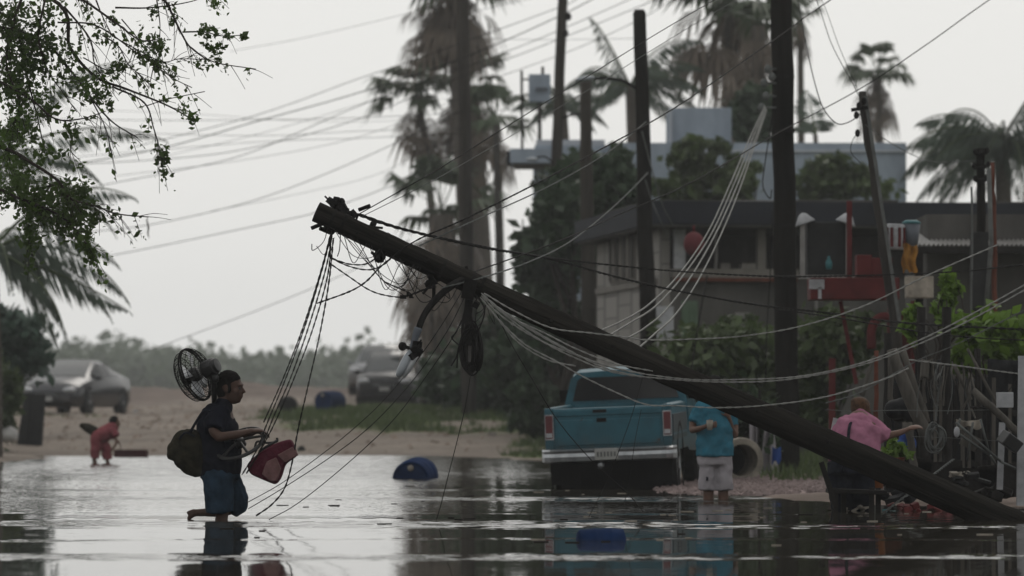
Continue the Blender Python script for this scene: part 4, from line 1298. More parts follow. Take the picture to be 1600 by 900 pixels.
p9 = pole('rusty_pipe_mast', 'rusty red pipe mast beside the dark pole at the right', (1551, 254), (1556, 560), rpx(6, 49), rpx(9, 49), 49, 49, 'rust')
b = MB(); b.tube(catmull([P(1518, 292, 49), P(1519, 380, 49), P(1516, 560, 49)], 6), 0.014, 5); b.tube([P(1545, 262, 48.9), P(1549, 380, 48.9), P(1541, 480, 48.9)], 0.03, 6)
b.build('conduit', M['cablegrey'], p9, smooth=True)
# sign board on its own thin post left of the leaning pole
sg = thing('sign_board', 'blank grey board on a thin post beside the leaning far pole', 'sign', P(826, 420, 93))
MB().box(P(843, 138, 93), (34 * 93 / FPX, 0.3, 43 * 93 / FPX)).build('board', M['housegrey'], sg, bevel=0.02)
MB().box(P(846, 139, 92.8), (18 * 93 / FPX, 0.08, 5 * 93 / FPX)).build('dark_strip', M['greyplastic'], sg)
b = MB(); b.tube([P(815, 110, 93), P(816, 240, 93)], .035, 6); b.bar(P(815, 124, 93), P(830, 124, 93), .04, .04); b.tube([P(848, 117, 93), P(848, 104, 93)], .04, 6); b.build('post', M['polegrey'], sg, smooth=True)
b = MB(); b.tube([P(843, 158, 93.1), P(845, 560, 93.1)], .05, 6); b.build('post', M['polegrey'], sg, smooth=True)
# ------------------------------------------------------------------ the fallen pole
FD = 33.6
ftop, fbot = P(494, 331, 33.2), P(1590, 822, 33.4)
fp = thing('fallen_pole', 'snapped black utility pole lying slantwise across the flooded street', 'pole', fbot)
n = 60
pts, rr = [], []
axis_v = (fbot - ftop)
for i in range(n + 1):
    f = i / n
    p = ftop.lerp(fbot + axis_v * 0.06, f)
    p.z -= 0.10 * math.sin(math.pi * f) * 0.25
    p += Vector((0, random.uniform(-1, 1), random.uniform(-1, 1))) * 0.004
    pts.append(p)
    rr.append((0.084 + 0.045 * f) * (1 + 0.02 * random.uniform(-1, 1)))
b = MB(); b.tube(pts, rr, 18); b.build('shaft', M['fallen'], fp, smooth=True)
PR = lambda f: 0.084 + 0.045 * f

def along(px):
    """point on the pole axis at photo column px"""
    f = (px - 494) / (1590 - 494)
    return ftop.lerp(fbot, f) - Vector((0, 0, 0.025 * math.sin(math.pi * max(0, min(1, f)))))
pax = axis_v.normalized()
pup = Vector((-pax.z, 0, pax.x)); pup = pup if pup.z > 0 else -pup

def hw(px, py, s, n=6, dd=33.3):
    """cluster of clamps, bolts and splice sleeves"""
    b = MB()
    c = P(px, py, dd)
    for i in range(n):
        q = c + Vector((max(-1.3, min(1.3, random.gauss(0, 1))) * s, random.gauss(0, s * .6), max(-1.2, min(1.2, random.gauss(0, 1))) * s))
        k = random.random()
        if k < .4: b.box(q, (random.uniform(.03, .09), random.uniform(.03, .06), random.uniform(.03, .08)), (random.uniform(0, 3), random.uniform(0, 3), random.uniform(0, 3)))
        elif k < .75: b.tube([q, q + Vector((random.uniform(-1, 1), random.uniform(-.5, .5), random.uniform(-1, 1))).normalized() * random.uniform(.06, .14)], random.uniform(.008, .02), 6)
        else: b.ell(q, (.03, .03, .038), nu=8, nv=6)
    b.build('clamp', M['iron'], fp)
for px, py, s, n in ((527, 324, .035, 12), (536, 330, .03, 7), (518, 358, .028, 9), (513, 350, .03, 6), (592, 397, .028, 8), (556, 330, .03, 4), (586, 350, .02, 3), (676, 437, .03, 8), (735, 446, .04, 8)):
    hw(px, py, s, n)
for px in (519, 536, 600, 690, 735, 750):
    c = along(px); f = (px - 494) / 1096
    MB().lathe([(PR(f) + .004, -.012), (PR(f) + .004, .012)], c, pax, 18, cap=False).build('band', M['iron'], fp, smooth=True)
for px in (560, 625, 668, 790, 860, 955, 1060, 1180, 1290, 1400):
    f = (px - 494) / 1096
    c = along(px) + Vector((0, -PR(f) * .93, 0)) + pup * random.uniform(-.3, .3) * PR(f)
    MB().lathe([(.016, -.004), (.016, .016), (.008, .022)], c, (0, -1, 0), 8).build('bolt', M['iron'], fp)
# street lamp arm and head
arm = MB().tube(catmull([P(722, 438, 33.15), P(708, 445, 33.05), P(688, 461, 33.0), P(670, 481, 32.95), P(659, 500, 32.9), P(653, 518, 32.9)], 8), [0.030 - 0.0001 * i for i in range(41)], 10).build('lamp_arm', M['iron'], fp, smooth=True)
b = MB(); b.tube(catmull([P(654, 512, 32.9), P(648, 530, 32.9), P(643, 550, 32.9)], 5), [.034, .034, .033, .032, .03, .028, .026, .025, .025, .025, .025], 10); b.build('lamp_neck', M['greyplastic'], arm, smooth=True)
b = MB()
ldir = (P(622, 588, 32.85) - P(642, 552, 32.9)).normalized()
c0 = P(644, 548, 32.9)
L = (P(622, 590, 32.85) - c0).length
b.tube2([c0 + ldir * L * f for f in (0, .12, .3, .55, .8, .95, 1.0)], [(.028, .026), (.042, .034), (.055, .040), (.060, .040), (.052, .034), (.036, .024), (.014, .012)], 12, (0, 1, 0))
lh = b.build('lamp_head', M['alu'], fp, smooth=True)
b = MB()
lside = Vector((-ldir.z, 0, ldir.x)); lside = lside if lside.x > 0 else -lside
b.tube2([c0 + lside * .045 + ldir * L * f for f in (.1, .3, .6, .92)], [(.03, .02), (.05, .028), (.05, .028), (.02, .012)], 10, (0, 1, 0)); b.build('lamp_glass', M['lens'], lh, smooth=True)
b = MB(); b.ell(P(629, 541, 32.9), (.034, .034, .036)); b.tube([P(630, 541, 32.9), P(643, 545, 32.9)], .016, 6); b.build('photocell', M['iron'], lh, smooth=True)
b = MB()
for q in ((648, 545), (652, 538), (645, 556), (654, 549)):
    b.box(P(q[0], q[1], 32.85), (.05, .05, .06), (.4, q[0], .3))
b.tube([P(648, 545, 32.85), P(658, 531, 32.8)], .008, 5); b.build('lamp_clamp', M['iron'], lh)
# ripped end where wood shows

random.seed(77)
for i in range(15):                                  # thin broken conductors dangling from clamps
    px = random.choice((512, 518, 524, 532, 560, 588, 596, 640, 676, 700, 735, 745, 760))
    x0, y0 = px, 331 + (px - 494) * .448 + 18
    L_ = random.uniform(15, 70); sw = random.uniform(-25, 25)
    pp = [P(x0, y0, 33.1), P(x0 + sw * .3, y0 + L_ * .5, 33.05), P(x0 + sw, y0 + L_ * random.uniform(.7, 1.0), 33.0), P(x0 + sw * 1.5 + random.uniform(-10, 10), y0 + L_ * random.uniform(.5, 1.1), 33.0)]
    MB().tube(catmull(pp, 6), random.uniform(.0025, .004), 4, cap=False).build('broken_wire', M['cable'], fp, smooth=True)
for i in range(10):
    x0 = random.uniform(510, 640); x1 = x0 + random.uniform(30, 110); f0 = lambda q: 331 + (q - 494) * .448 + 14
    pp = [P(x0, f0(x0), 33.05), P(x0 * .6 + x1 * .4, f0(x0) + random.uniform(25, 75), 33.0), P(x0 * .2 + x1 * .8, f0(x1) + random.uniform(8, 35), 33.0), P(x1, f0(x1), 33.05)]
    MB().tube(catmull(pp, 7), random.uniform(.0025, .004), 4, cap=False).build('broken_wire', M['cable'], fp, smooth=True)
# coil of cable hanging under the pole
coil = thing('cable_coil', 'black bundled coil of cable hanging below the fallen pole', 'cable coil', P(734, 582, 33.0))
b = MB()
for i in range(17):
    w_ = random.uniform(5, 16); h_ = random.uniform(24, 42); cx = 735 + random.uniform(-4, 4); cy = 545 + random.uniform(-5, 5); dd = 33.0 + random.uniform(-.06, .06)
    pp = [P(cx + w_ * math.sin(2 * math.pi * q / 18) * (1 + .35 * math.cos(2 * math.pi * q / 18)), cy - h_ * math.cos(2 * math.pi * q / 18 + math.pi), dd + .03 * math.sin(q)) for q in range(19)]
    pp = [P(cx + w_ * math.sin(2 * math.pi * q / 18), cy - h_ * math.cos(2 * math.pi * q / 18), dd + .03 * math.sin(q)) for q in range(19)]
    b.tube(catmull(pp, 3), .0075, 5, cap=False)
b.build('coil', M['cable'], coil, smooth=True)
b = MB()
for i in range(14):
    x = 731 + random.uniform(-6, 7)
    b.tube(catmull([P(x, 446, 33.1), P(x + random.uniform(-3, 3), 475, 33.05), P(x + random.uniform(-6, 5), 505, 33.0), P(735 + random.uniform(-14, 13), 540, 33.0)], 6), .0075, 5, cap=False)
for pp in ([(742, 460), (754, 475), (757, 490), (748, 515), (740, 520)], [(722, 500), (712, 520), (706, 528), (718, 540)], [(730, 520), (717, 548), (712, 560), (705, 572)], [(728, 510), (716, 545), (714, 575)], [(733, 466), (738, 450), (746, 452)]):
    b.tube(catmull([P(x, y, 33.0) for x, y in pp], 6), .006, 4, cap=False)
b.build('tail', M['cable'], coil, smooth=True)
b = MB(); b.box(P(744, 476, 33.0), (.05, .04, .05), (.3, .5, 0)); b.build('splice_box', M['iron'], coil)
MB().box(P(733, 452, 33.0), (.1, .1, .16), (0, .2, 0)).build('clamp_block', M['iron'], coil)
MB().ell(P(746, 552, 33.05), (.05, .05, .15)).build('splice_sleeve', M['iron'], coil, smooth=True)

# ------------------------------------------------------------------ wires
def wire(label, pp, r=0.007, kind='twist', m='cable', group=None, pitch=0.13, strands=2):
    pts = []
    for q in pp:
        pts.append(P(q[0], q[1], q[2] if len(q) > 2 else 33.2))
    r *= 0.62 if pts[0].y < 60 else 0.68
    c = catmull(pts, 14)
    b = MB()
    if kind == 'twist': b.twist(c, r, pitch, strands)
    else: b.tube(c, r, 5, cap=False)
    return tag(b.build('cable', M[m], org=c[0], smooth=True), label, 'cable', group)

G1 = 'black cables strung from the head of the fallen pole'
wire('black wire rising from the fallen pole head up to the top edge', [(560, 335), (640, 290), (700, 255, 33.8), (880, 143, 36), (1125, -5, 40), (1500, -210, 46), (1800, -350, 50)], .007, 'plain', group=G1)
wire('second black wire rising just beneath it from the fallen pole head', [(566, 338), (650, 296), (725, 255, 34), (900, 152, 37), (1140, 6, 41), (1500, -190, 46), (1800, -330, 50)], .005, 'plain', 'cablegrey', group=G1)
wire('beaded dark cable crossing the fallen pole and rising to the top edge', [(495, 474, 33.1), (545, 456, 33.0), (572, 440, 32.95), (600, 412, 32.95), (650, 376, 32.95), (720, 345, 33.2), (820, 296, 34), (930, 238, 36), (1060, 165, 40), (1210, 62, 44), (1310, -8, 46), (1600, -190, 50), (1850, -320, 54)], .0075, group=G1)
wire('pale beaded cable crossing the fallen pole towards the round topped pole', [(655, 384, 32.95), (740, 345, 33.5), (860, 290, 36), (950, 238, 40), (1010, 190, 48)], .006, 'twist', 'cablegrey', group=G1)
wire('pale green grey cable sagging from the pole to the round topped pole', [(690, 450, 32.9), (760, 432, 33.2), (830, 408, 34.5), (890, 378, 37), (945, 335, 42), (985, 298, 50), (1012, 270, 60)], .007, 'twist', 'cablegrey', group=G1)
wire('long dark wire running up right past the leaning grey pole to the top edge', [(740, 425, 34), (870, 378, 36), (960, 338, 38), (1080, 285, 40), (1215, 208, 43), (1345, 138, 46.6), (1450, 68, 47), (1560, -10, 47), (1800, -170, 48), (2100, -330, 50)], .010, 'plain', group=G1)
wire('black dashed cable sagging right behind the pole past the low house', [(545, 330, 33.4), (600, 350, 33.6), (660, 366, 33.8), (760, 388, 34.5), (860, 405, 36), (960, 432, 37), (1060, 455, 38), (1180, 476, 39), (1300, 490, 40), (1420, 505, 40), (1600, 515, 40)], .010, group=G1, pitch=0.17)
wire('upper black dashed cable running level past the stall roof', [(560, 334, 33.4), (640, 360, 33.7), (780, 390, 35), (900, 408, 37), (1060, 424, 38), (1220, 432, 39), (1360, 430, 40), (1500, 424, 40), (1610, 412, 40)], .008, group=G1, pitch=0.17)
wire('thin black cable crossing in front of the fence clutter below the stall', [(1210, 482, 39), (1330, 500, 38), (1450, 520, 37), (1530, 528, 37), (1610, 532, 37)], .007, group=G1)
G2 = 'loose loops under the head of the fallen pole'
for i, (lab, pp) in enumerate((
        ('short looped wire sagging under the pole head to the nearest clamp', [(516, 402), (530, 408), (548, 413), (570, 413), (585, 405), (593, 396)]),
        ('second looped wire sagging lower under the pole head', [(514, 401), (535, 412), (560, 420), (582, 421), (600, 413), (610, 405)]),
        ('long loose wire looping from the pole head towards the lamp arm', [(516, 412), (545, 432), (575, 452), (600, 461), (630, 464), (655, 455), (680, 445)]),
        ('thin wire dropping from under the pole head across the loops', [(540, 369), (555, 390), (575, 412), (600, 440), (632, 462)]),
        ('thin wire slanting down to the splice beside the lamp arm', [(600, 440), (622, 450), (640, 458), (646, 466)]),
        ('wire hanging close under the pole between clamp and lamp arm', [(612, 400), (630, 412), (645, 425), (652, 440), (648, 460)]),
        ('short wire between the lower clamp and the splice', [(632, 463), (650, 458), (665, 452), (682, 448)]))):
    wire(lab, [(x, y, 33.05) for x, y in pp], .0055, 'twist' if i in (0, 1, 2, 4, 6) else 'plain', group=G2)
b = MB(); b.box(P(630, 464, 33.05), (.05, .03, .03)); b.box(P(642, 463, 33.05), (.03, .03, .03)); b.box(P(637, 459, 33.05), (.02, .02, .04)); b.build('splice', M['iron'], fp)
G3 = 'bundle of cables dropping from the fallen pole head beside the man'
for i, pp in enumerate(([(517, 366), (505, 415), (478, 505), (447, 590), (418, 660), (400, 705), (378, 742)], [(519, 366), (509, 420), (484, 505), (455, 588), (428, 650), (408, 700), (385, 740)],
                        [(516, 368), (501, 425), (474, 510), (443, 590), (412, 660)], [(518, 368), (512, 430), (490, 510), (464, 580), (432, 655), (406, 706)])):
    wire(('leftmost but one', 'rightmost', 'leftmost', 'second from right')[i] + ' black cable of the bundle beside the wading person', [(x, y, 33.2) for x, y in pp], .006, group=G3)
wire('separate black cable falling straight from the pole head and curling into the water', [(521, 372), (514, 440), (500, 520), (482, 600), (466, 670), (457, 720), (445, 762), (425, 788), (400, 806)], .0065)
G4 = 'cables slanting down left from the lamp arm into the water'
wire('upper of the slanting cables dropping left into the water', [(722, 455), (690, 508), (650, 565), (600, 625), (550, 672), (500, 712), (440, 755), (385, 786)], .0055, 'plain', group=G4)
wire('middle slanting cable dropping left into the water', [(728, 460), (700, 515), (655, 582), (605, 640), (560, 682), (505, 722), (440, 764), (388, 795)], .006, 'plain', group=G4)
wire('lower slanting cable curving left into the water', [(738, 470), (712, 520), (668, 585), (620, 650), (570, 700), (510, 752), (460, 790), (420, 812)], .006, 'plain', group=G4)
wire('thin cable hanging almost straight down from the coil into the water', [(735, 588), (726, 640), (714, 690), (700, 745), (690, 785), (682, 812)], .0055, 'plain')
wire('thin dark cable slanting right from the pole across the pickup tailgate', [(770, 475), (795, 530), (830, 590), (870, 655), (925, 720), (980, 770), (1005, 800, 34)], .006, 'plain')
wire('thin dark wire hanging in front of the tailgate beneath the pole', [(1012, 560), (990, 640), (965, 710), (942, 765), (920, 808)], .0045, 'plain')
wire('second thin dark wire hanging in front of the tailgate', [(1002, 640), (992, 690), (985, 740), (975, 790)], .004, 'plain')
G5 = 'white service cables sagging from the middle of the fallen pole'
mid = [[(752, 458), (790, 490), (850, 528), (905, 556), (960, 575), (1010, 585), (1080, 593), (1150, 593), (1250, 588), (1350, 566), (1440, 530), (1520, 490), (1610, 440)],
       [(754, 460), (795, 497), (850, 535), (905, 562), (960, 582), (1040, 592), (1130, 597), (1230, 593), (1340, 572), (1430, 540), (1520, 498), (1610, 448)],
       [(752, 462), (785, 495), (840, 530), (895, 553), (950, 572), (1000, 583)],
       [(756, 458), (800, 484), (860, 512), (920, 520, 32.9), (980, 527, 32.9), (1010, 531, 32.9), (1080, 530), (1160, 525), (1250, 510), (1350, 478), (1450, 430), (1560, 382)],
       [(750, 464), (780, 500), (820, 538), (870, 565), (910, 588), (960, 612), (1010, 632), (1060, 634), (1120, 637), (1200, 633), (1290, 620), (1380, 593), (1420, 575)],
       [(752, 466), (775, 495), (810, 535), (855, 562), (900, 572)],
       [(755, 462), (790, 492), (850, 520), (900, 545), (960, 568), (1020, 580)],
       [(753, 460), (785, 485), (840, 520), (890, 548), (945, 575), (1000, 588)]]
labs = ['uppermost white cable of the long sag running to the right edge', 'second white cable of the long sag running to the right edge', 'white strand in the middle of the bundle fanning under the pole',
        'white dashed cable lying along the pole then swinging up right past the thick pole', 'lowest white cable dropping over the pickup roof then level to the right', 'short white strand looping lowest under the pole middle',
        'uppermost short white strand of the bundle fanning under the pole', 'longest short white strand of the fanning bundle ending above the pickup roof']
for i, pp in enumerate(mid):
    wire(labs[i], [(q[0], q[1], q[2] if len(q) > 2 else 33.0) for q in pp], .0062, 'twist', 'cablewhite', G5, 0.15)
G6 = 'white cables hanging from the thick pole down to the fallen pole'
for i, pp in enumerate(([(1195, 166, 54.5), (1172, 215, 52), (1140, 290, 48), (1105, 365, 44), (1060, 430, 40), (1015, 475, 37), (975, 500, 35), (938, 517, 33.6)],
                        [(1196, 168, 54.5), (1175, 218, 52), (1146, 290, 48), (1112, 365, 44), (1068, 430, 40), (1025, 478, 37), (985, 504, 35), (952, 524, 33.6)],
                        [(1197, 170, 54.5), (1178, 222, 52), (1152, 290, 48), (1120, 362, 44), (1080, 432, 40), (1040, 485, 37), (1008, 512, 35), (978, 530, 33.6)],
                        [(1198, 172, 54.5), (1180, 225, 52), (1156, 295, 48), (1126, 368, 44), (1090, 440, 40), (1055, 492, 37), (1025, 520, 35), (1000, 542, 33.6)])):
    wire(('leftmost', 'second from left', 'third from left', 'rightmost')[i] + ' white cable hanging from the thick pole to the fallen pole', pp, .0085, 'twist', 'cablewhite', G6, 0.16)
wire('pale lead hanging down the middle pole to the porch', [(1003, 205, 64.8), (1020, 270, 64.8), (1035, 320, 65), (1052, 352, 66)], .015, 'plain', 'cablegrey')
wire('pale lead hanging beside the middle pole lower down', [(1008, 280, 64.8), (1018, 312, 64.8), (1032, 345, 64.8), (1048, 378, 66)], .013, 'plain', 'cablegrey')
wire('dark guy wire running down just left of the thick pole', [(1207, 180, 54.6), (1196, 250, 54.6), (1192, 290, 54.6), (1203, 310, 54.6), (1206, 296, 54.6)], .014, 'plain')
wire('dark lead dropping straight beside the thick pole to the bushes', [(1207, 330, 54.5), (1204, 420, 54.5), (1198, 520, 54.5), (1196, 600, 54.5)], .013, 'plain')
wire('dark lead in front of the porch wall', [(1105, 430, 60), (1096, 480, 60), (1086, 540, 60), (1080, 580, 60)], .016, 'plain')
wire('dark wire looping from the top edge right of the thick pole to the leaning pole', [(1222, -60, 54.8), (1244, -10, 52), (1262, 82, 50), (1276, 140, 49), (1288, 172, 48), (1308, 193, 47.5), (1328, 190, 47), (1344, 178, 46.8)], .011, 'plain')
wire('thin wire falling from the top edge to the leaning pole tip', [(1226, -58, 54.8), (1270, -10, 51), (1300, 70, 48), (1332, 130, 47), (1342, 150, 46.8)], .008, 'plain', group='thin wires falling to the leaning pole')
wire('thin wire falling just right of it to the leaning pole tip', [(1228, -56, 54.8), (1278, -10, 51), (1312, 75, 48), (1340, 140, 47)], .006, 'plain', group='thin wires falling to the leaning pole')
wire('thin wire dropping from the leaning pole to the far right palms', [(1352, 195, 46.8), (1390, 222, 48), (1440, 248, 49), (1480, 254, 50), (1530, 250, 50)], .008, 'plain', 'cablegrey')
wire('slack lead hanging below the insulators of the leaning pole', [(1342, 205, 46.7), (1332, 220, 46.7), (1330, 238, 46.7), (1345, 255, 46.7)], .007, 'plain')
# blurred distant lines across the sky
G7 = 'distant power lines crossing the pale sky'
skyw = [([(60, 266), (250, 232), (400, 190), (560, 145), (720, 92), (872, 26), (960, -20)], .018, 'strongest dark line of the distant power lines, ending at the leaning far pole'),
        ([(200, 232), (400, 180), (560, 123), (652, 92), (872, 12), (905, -5)], .013, 'uppermost thin line of the distant power lines'),
        ([(145, 292), (300, 262), (400, 235), (560, 166), (762, 92), (872, 48), (1000, -8)], .013, 'third line down of the distant power lines'),
        ([(100, 258), (300, 245), (420, 225), (560, 186), (700, 128), (872, 62), (1060, -15)], .013, 'fourth line down of the distant power lines'),
        ([(60, 186), (300, 188), (560, 184), (780, 172), (872, 168)], .010, 'nearly level distant line left of the fan palms'),
        ([(120, 205), (400, 212), (560, 205), (728, 200)], .009, 'level distant line meeting the far pole'),
        ([(120, 245), (400, 222), (560, 216), (728, 208)], .009, 'faint level distant line just below it'),
        ([(133, 363), (240, 350), (400, 312), (560, 250), (728, 170)], .013, 'distant line slanting low across the middle sky'),
        ([(20, 411), (150, 403), (400, 353), (500, 330), (610, 290), (728, 230)], .013, 'lowest long distant line above the horizon'),
        ([(225, 550), (330, 512), (420, 478), (500, 445), (600, 400)], .011, 'faint distant line slanting up behind the cable bundle'),
        ([(774, 122), (900, 76), (1000, 30), (1060, -6)], .011, 'short distant line between the far pole and the round topped pole'),
        ([(360, 80), (480, 58), (640, 20), (700, 0)], .007, 'faint distant line near the top edge'),
        ([(240, 248), (420, 205), (600, 150), (728, 100)], .008, 'thin distant line meeting the far pole below the strongest line'),
        ([(180, 275), (380, 250), (560, 214), (728, 150)], .008, 'faint distant line crossing two others left of the fan palms'),
        ([(330, 330), (480, 300), (600, 268), (728, 196)], .007, 'faint distant line above the fallen pole head'),
        ([(100, 170), (300, 178), (500, 190), (728, 186)], .006, 'faintest level distant line at the left'),
        ([(735, 60), (860, 62), (1000, 60)], .008, 'level distant line between the far pole and the round topped pole'),
        ([(735, 20), (800, 4), (860, -8)], .008, 'distant line leaving the far pole at the top edge')]
for pp, r, lab in skyw:
    wire(lab, [(x, y, 93) for x, y in pp], r, 'plain', 'cable', G7)
b = MB(); c = P(231, 338, 60); b.tube2([c, c + Vector((-.015, 0, -.06)), c + Vector((.01, 0, -.16)), c + Vector((.0, 0, -.26)), c + Vector((.02, 0, -.32))], [(.01, .005), (.03, .01), (.05, .014), (.03, .01), (.004, .004)], 8)
tag(b.build('rag', M['greywood'], org=c, smooth=True), 'small grey rag dangling from a twig against the sky', 'rag')

# ------------------------------------------------------------------ vehicles
def wheel(parent, c, r, wd, ax=(1, 0, 0)):
    ty = MB().lathe([(r * .62, -wd / 2), (r * .9, -wd / 2), (r, -wd * .32), (r, wd * .32), (r * .9, wd / 2), (r * .62, wd / 2)], c, ax, 24).build('wheel', M['rubber'], parent, smooth=False)
    s = 1 if c[0] > 0 else -1
    MB().lathe([(0.02, .0), (r * .2, .012), (r * .25, -.01), (r * .55, -.005), (r * .62, .012), (r * .62, -.05)], Vector(c) + Vector(ax) * (s * (wd / 2 - .004)), Vector(ax) * s, 20).build('rim', M['chrome'], ty, smooth=True)
    return ty

def pickup():
    org = P(955, 770, 46.2); org.z = -0.08
    t = thing('pickup_truck', 'teal blue pickup truck standing in the flood with its tailgate towards us', 'pickup truck', org, (R(1.0), R(-2.2), R(-7)))
    t.scale = (0.91, 1.0, 0.97)
    W = 0.79
    # bed
    b = MB()
    prof = [(-W, .50), (-W - .015, .70), (-W, .93), (-W + .02, 1.04), (-W + .07, 1.06)]
    sec = prof + [(-p[0], p[1]) for p in reversed(prof)]
    for y0, y1 in ((0.02, 2.15),):
        k = len(sec)
        vs = [(x, y0, z) for x, z in sec] + [(x, y1, z) for x, z in sec]
        fs = [(i, i + 1, k + i + 1, k + i) for i in range(k - 1) if i != 4] + [tuple(range(k, 2 * k))]
        b.add(vs, fs)
    b.add([(-W + .07, .02, 1.06), (-W + .09, .06, 1.05), (-W + .09, 2.1, 1.05), (-W + .07, 2.15, 1.06)], [(0, 1, 2, 3)])
    b.add([(W - .07, .02, 1.06), (W - .09, .06, 1.05), (W - .09, 2.1, 1.05), (W - .07, 2.15, 1.06)], [(0, 1, 2, 3)])
    b.box((0, 1.1, .58), (1.5, 2.1, .05))
    b.box((-W + .10, 1.1, .82), (.02, 2.08, .46)); b.box((W - .10, 1.1, .82), (.02, 2.08, .46)); b.box((0, 2.1, .82), (1.36, .03, .46))
    bed = b.build('bed', M['truck'], t)
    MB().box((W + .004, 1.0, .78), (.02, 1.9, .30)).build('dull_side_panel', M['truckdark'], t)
    # tailgate with pressed panel
    tg = MB().box((0, 0, .80), (1.36, .05, .48)).build('tailgate', M['truck'], t, bevel=.012)
    MB().box((0, -.028, .755), (1.30, .014, .30)).build('pressed_panel', M['truck'], tg, bevel=.006)
    MB().box((0, -.026, .985), (1.36, .02, .07)).build('top_rail', M['truck'], tg, bevel=.008)
    MB().box((-.10, -.038, 1.0), (.17, .012, .035)).build('latch', M['under'], tg)
    h = MB().box((-.08, -.040, .895), (.12, .012, .045)).build('handle', M['under'], tg)
    MB().box((-.08, -.05, .898), (.09, .014, .02)).build('handle_lever', M['iron'], h)
    for s in (-1, 1):
        MB().box((s * .735, .005, .78), (.11, .05, .54)).build('corner_panel', M['truck'], t, bevel=.01)
        l = MB().box((s * .735, -.028, .83), (.090, .03, .27)).build('tail_light', M['taillight'], t, bevel=.008)
        MB().box((s * .735, -.024, .83), (.108, .02, .295)).build('chrome_surround', M['chrome'], l)
        MB().box((s * .735, -.045, .735), (.075, .008, .05)).build('reverse_lens', M['lens'], l)
    # bumper
    b = MB()
    vs, fs = [], []
    xs = [-.84, -.80, -.72, -.25, -.2, .2, .25, .72, .80, .84]
    ys = [.0, -.10, -.15, -.16, -.145, -.145, -.16, -.15, -.10, .0]
    pr = [(.03, .42), (-.01, .43), (-.02, .48), (0, .52), (-.015, .55), (.03, .57)]
    for x, y in zip(xs, ys):
        for dy, z in pr: vs.append((x, y + dy, z))
    m = len(pr)
    for i in range(len(xs) - 1):
        for j in range(m - 1): fs.append((i * m + j, (i + 1) * m + j, (i + 1) * m + j + 1, i * m + j + 1))
    fs += [tuple(range(m)), tuple((len(xs) - 1) * m + j for j in reversed(range(m)))]
    b.add(vs, fs)
    bu = b.build('rear_bumper', M['chrome'], t, smooth=False)
    pl = MB().box((-.02, -.175, .50), (.29, .012, .13)).build('licence_plate', M['plate'], bu, bevel=.004)
    bx_ = MB()
    for i in range(6): bx_.box((-.125 + i * .042, -.183, .50), (.02, .004, .055))
    bx_.build('plate_characters', M['cablegrey'], pl)
    # cab
    b = MB()
    st = [(2.22, .70, .50, 1.05, 1.05, .78), (2.22, .70, .50, 1.06, 1.42, .66), (2.45, .70, .45, 1.05, 1.48, .67), (3.3, .70, .42, 1.04, 1.47, .66), (3.75, .70, .42, 1.02, 1.06, .70), (4.6, .70, .45, .96, 1.0, .66), (4.85, .68, .5, .85, .9, .6)]
    rings = []
    for y, wd, zb, zm, zt, wt in st[1:]:
        wm = W - .01
        rings.append([(-wm, y, zb), (-wm - .01, y, (zb + zm) / 2), (-wm, y, zm), (-wt - .03, y, zt - .06), (-wt + .06, y, zt), (0, y, zt + .025), (wt - .06, y, zt), (wt + .03, y, zt - .06), (wm, y, zm), (wm + .01, y, (zb + zm) / 2), (wm, y, zb)])
    m = len(rings[0])
    for r_ in rings: b.v += r_
    for i in range(len(rings) - 1):
        for j in range(m - 1): b.f.append((i * m + j, (i + 1) * m + j, (i + 1) * m + j + 1, i * m + j + 1))
    b.f.append(tuple(range(m - 1, -1, -1))); b.f.append(tuple((len(rings) - 1) * m + j for j in range(m)))
    b.build('cab', M['truck'], t, bevel=.02)
    b = MB(); b.add([(-.69, 2.205, 1.10), (.69, 2.205, 1.10), (.62, 2.205, 1.345), (.575, 2.205, 1.38), (-.575, 2.205, 1.38), (-.62, 2.205, 1.345)], [(0, 1, 2, 3, 4, 5)])
    rw = b.build('rear_window', M['glass'], t)
    for s in (-1, 1):
        b = MB(); xx = s * .012
        b.add([(s * (W + .004), 2.45, 1.08), (s * (W + .004), 3.62, 1.06), (s * .725, 3.3, 1.37), (s * .715, 2.55, 1.39)], [(0, 1, 2, 3) if s > 0 else (3, 2, 1, 0)])
        b.build('side_window', M['glass'], t)
        mr = MB().box((s * .93, 3.55, 1.15), (.18, .06, .16)).build('wing_mirror', M['under'], t, bevel=.01)
        MB().bar((s * .78, 3.55, 1.08), (s * .9, 3.55, 1.1), .03, .03).build('mirror_arm', M['iron'], mr)
    b = MB(); b.add([(-.66, 3.80, 1.06), (.66, 3.80, 1.06), (.56, 3.32, 1.46), (-.56, 3.32, 1.46)], [(3, 2, 1, 0)]); b.build('windscreen', M['glass'], t)
    # wheels, underbody
    for s in (-1, 1):
        wheel(t, (s * .66, .92, .34), .34, .22); wheel(t, (s * .66, 3.95, .34), .34, .22)
        MB().lathe([(.44, 0), (.44, .01), (.38, .012), (.38, 0)], (s * (W + .005), .92, .40), (s, 0, 0), 20, cap=False).build('wheel_arch', M['under'], t)
    MB().box((0, 2.3, .40), (1.2, 4.3, .24)).build('underbody', M['under'], t)
    MB().box((0, .3, .26), (1.30, .06, .44)).build('underside_shade_plate', M['under'], t)  # added black plate; closes the bright gap and gives the shade under the bed
    MB().box((-.58, .18, .33), (.36, .02, .36)).build('mud_flap', M['under'], t); MB().box((.58, .18, .33), (.36, .02, .36)).build('mud_flap', M['under'], t)
    b = MB(); b.tube([(-.12, -.02, .36), (-.12, .6, .38)], .035, 10); b.build('exhaust_pipe', M['chrome'], t, smooth=True)
    return t
pickup()

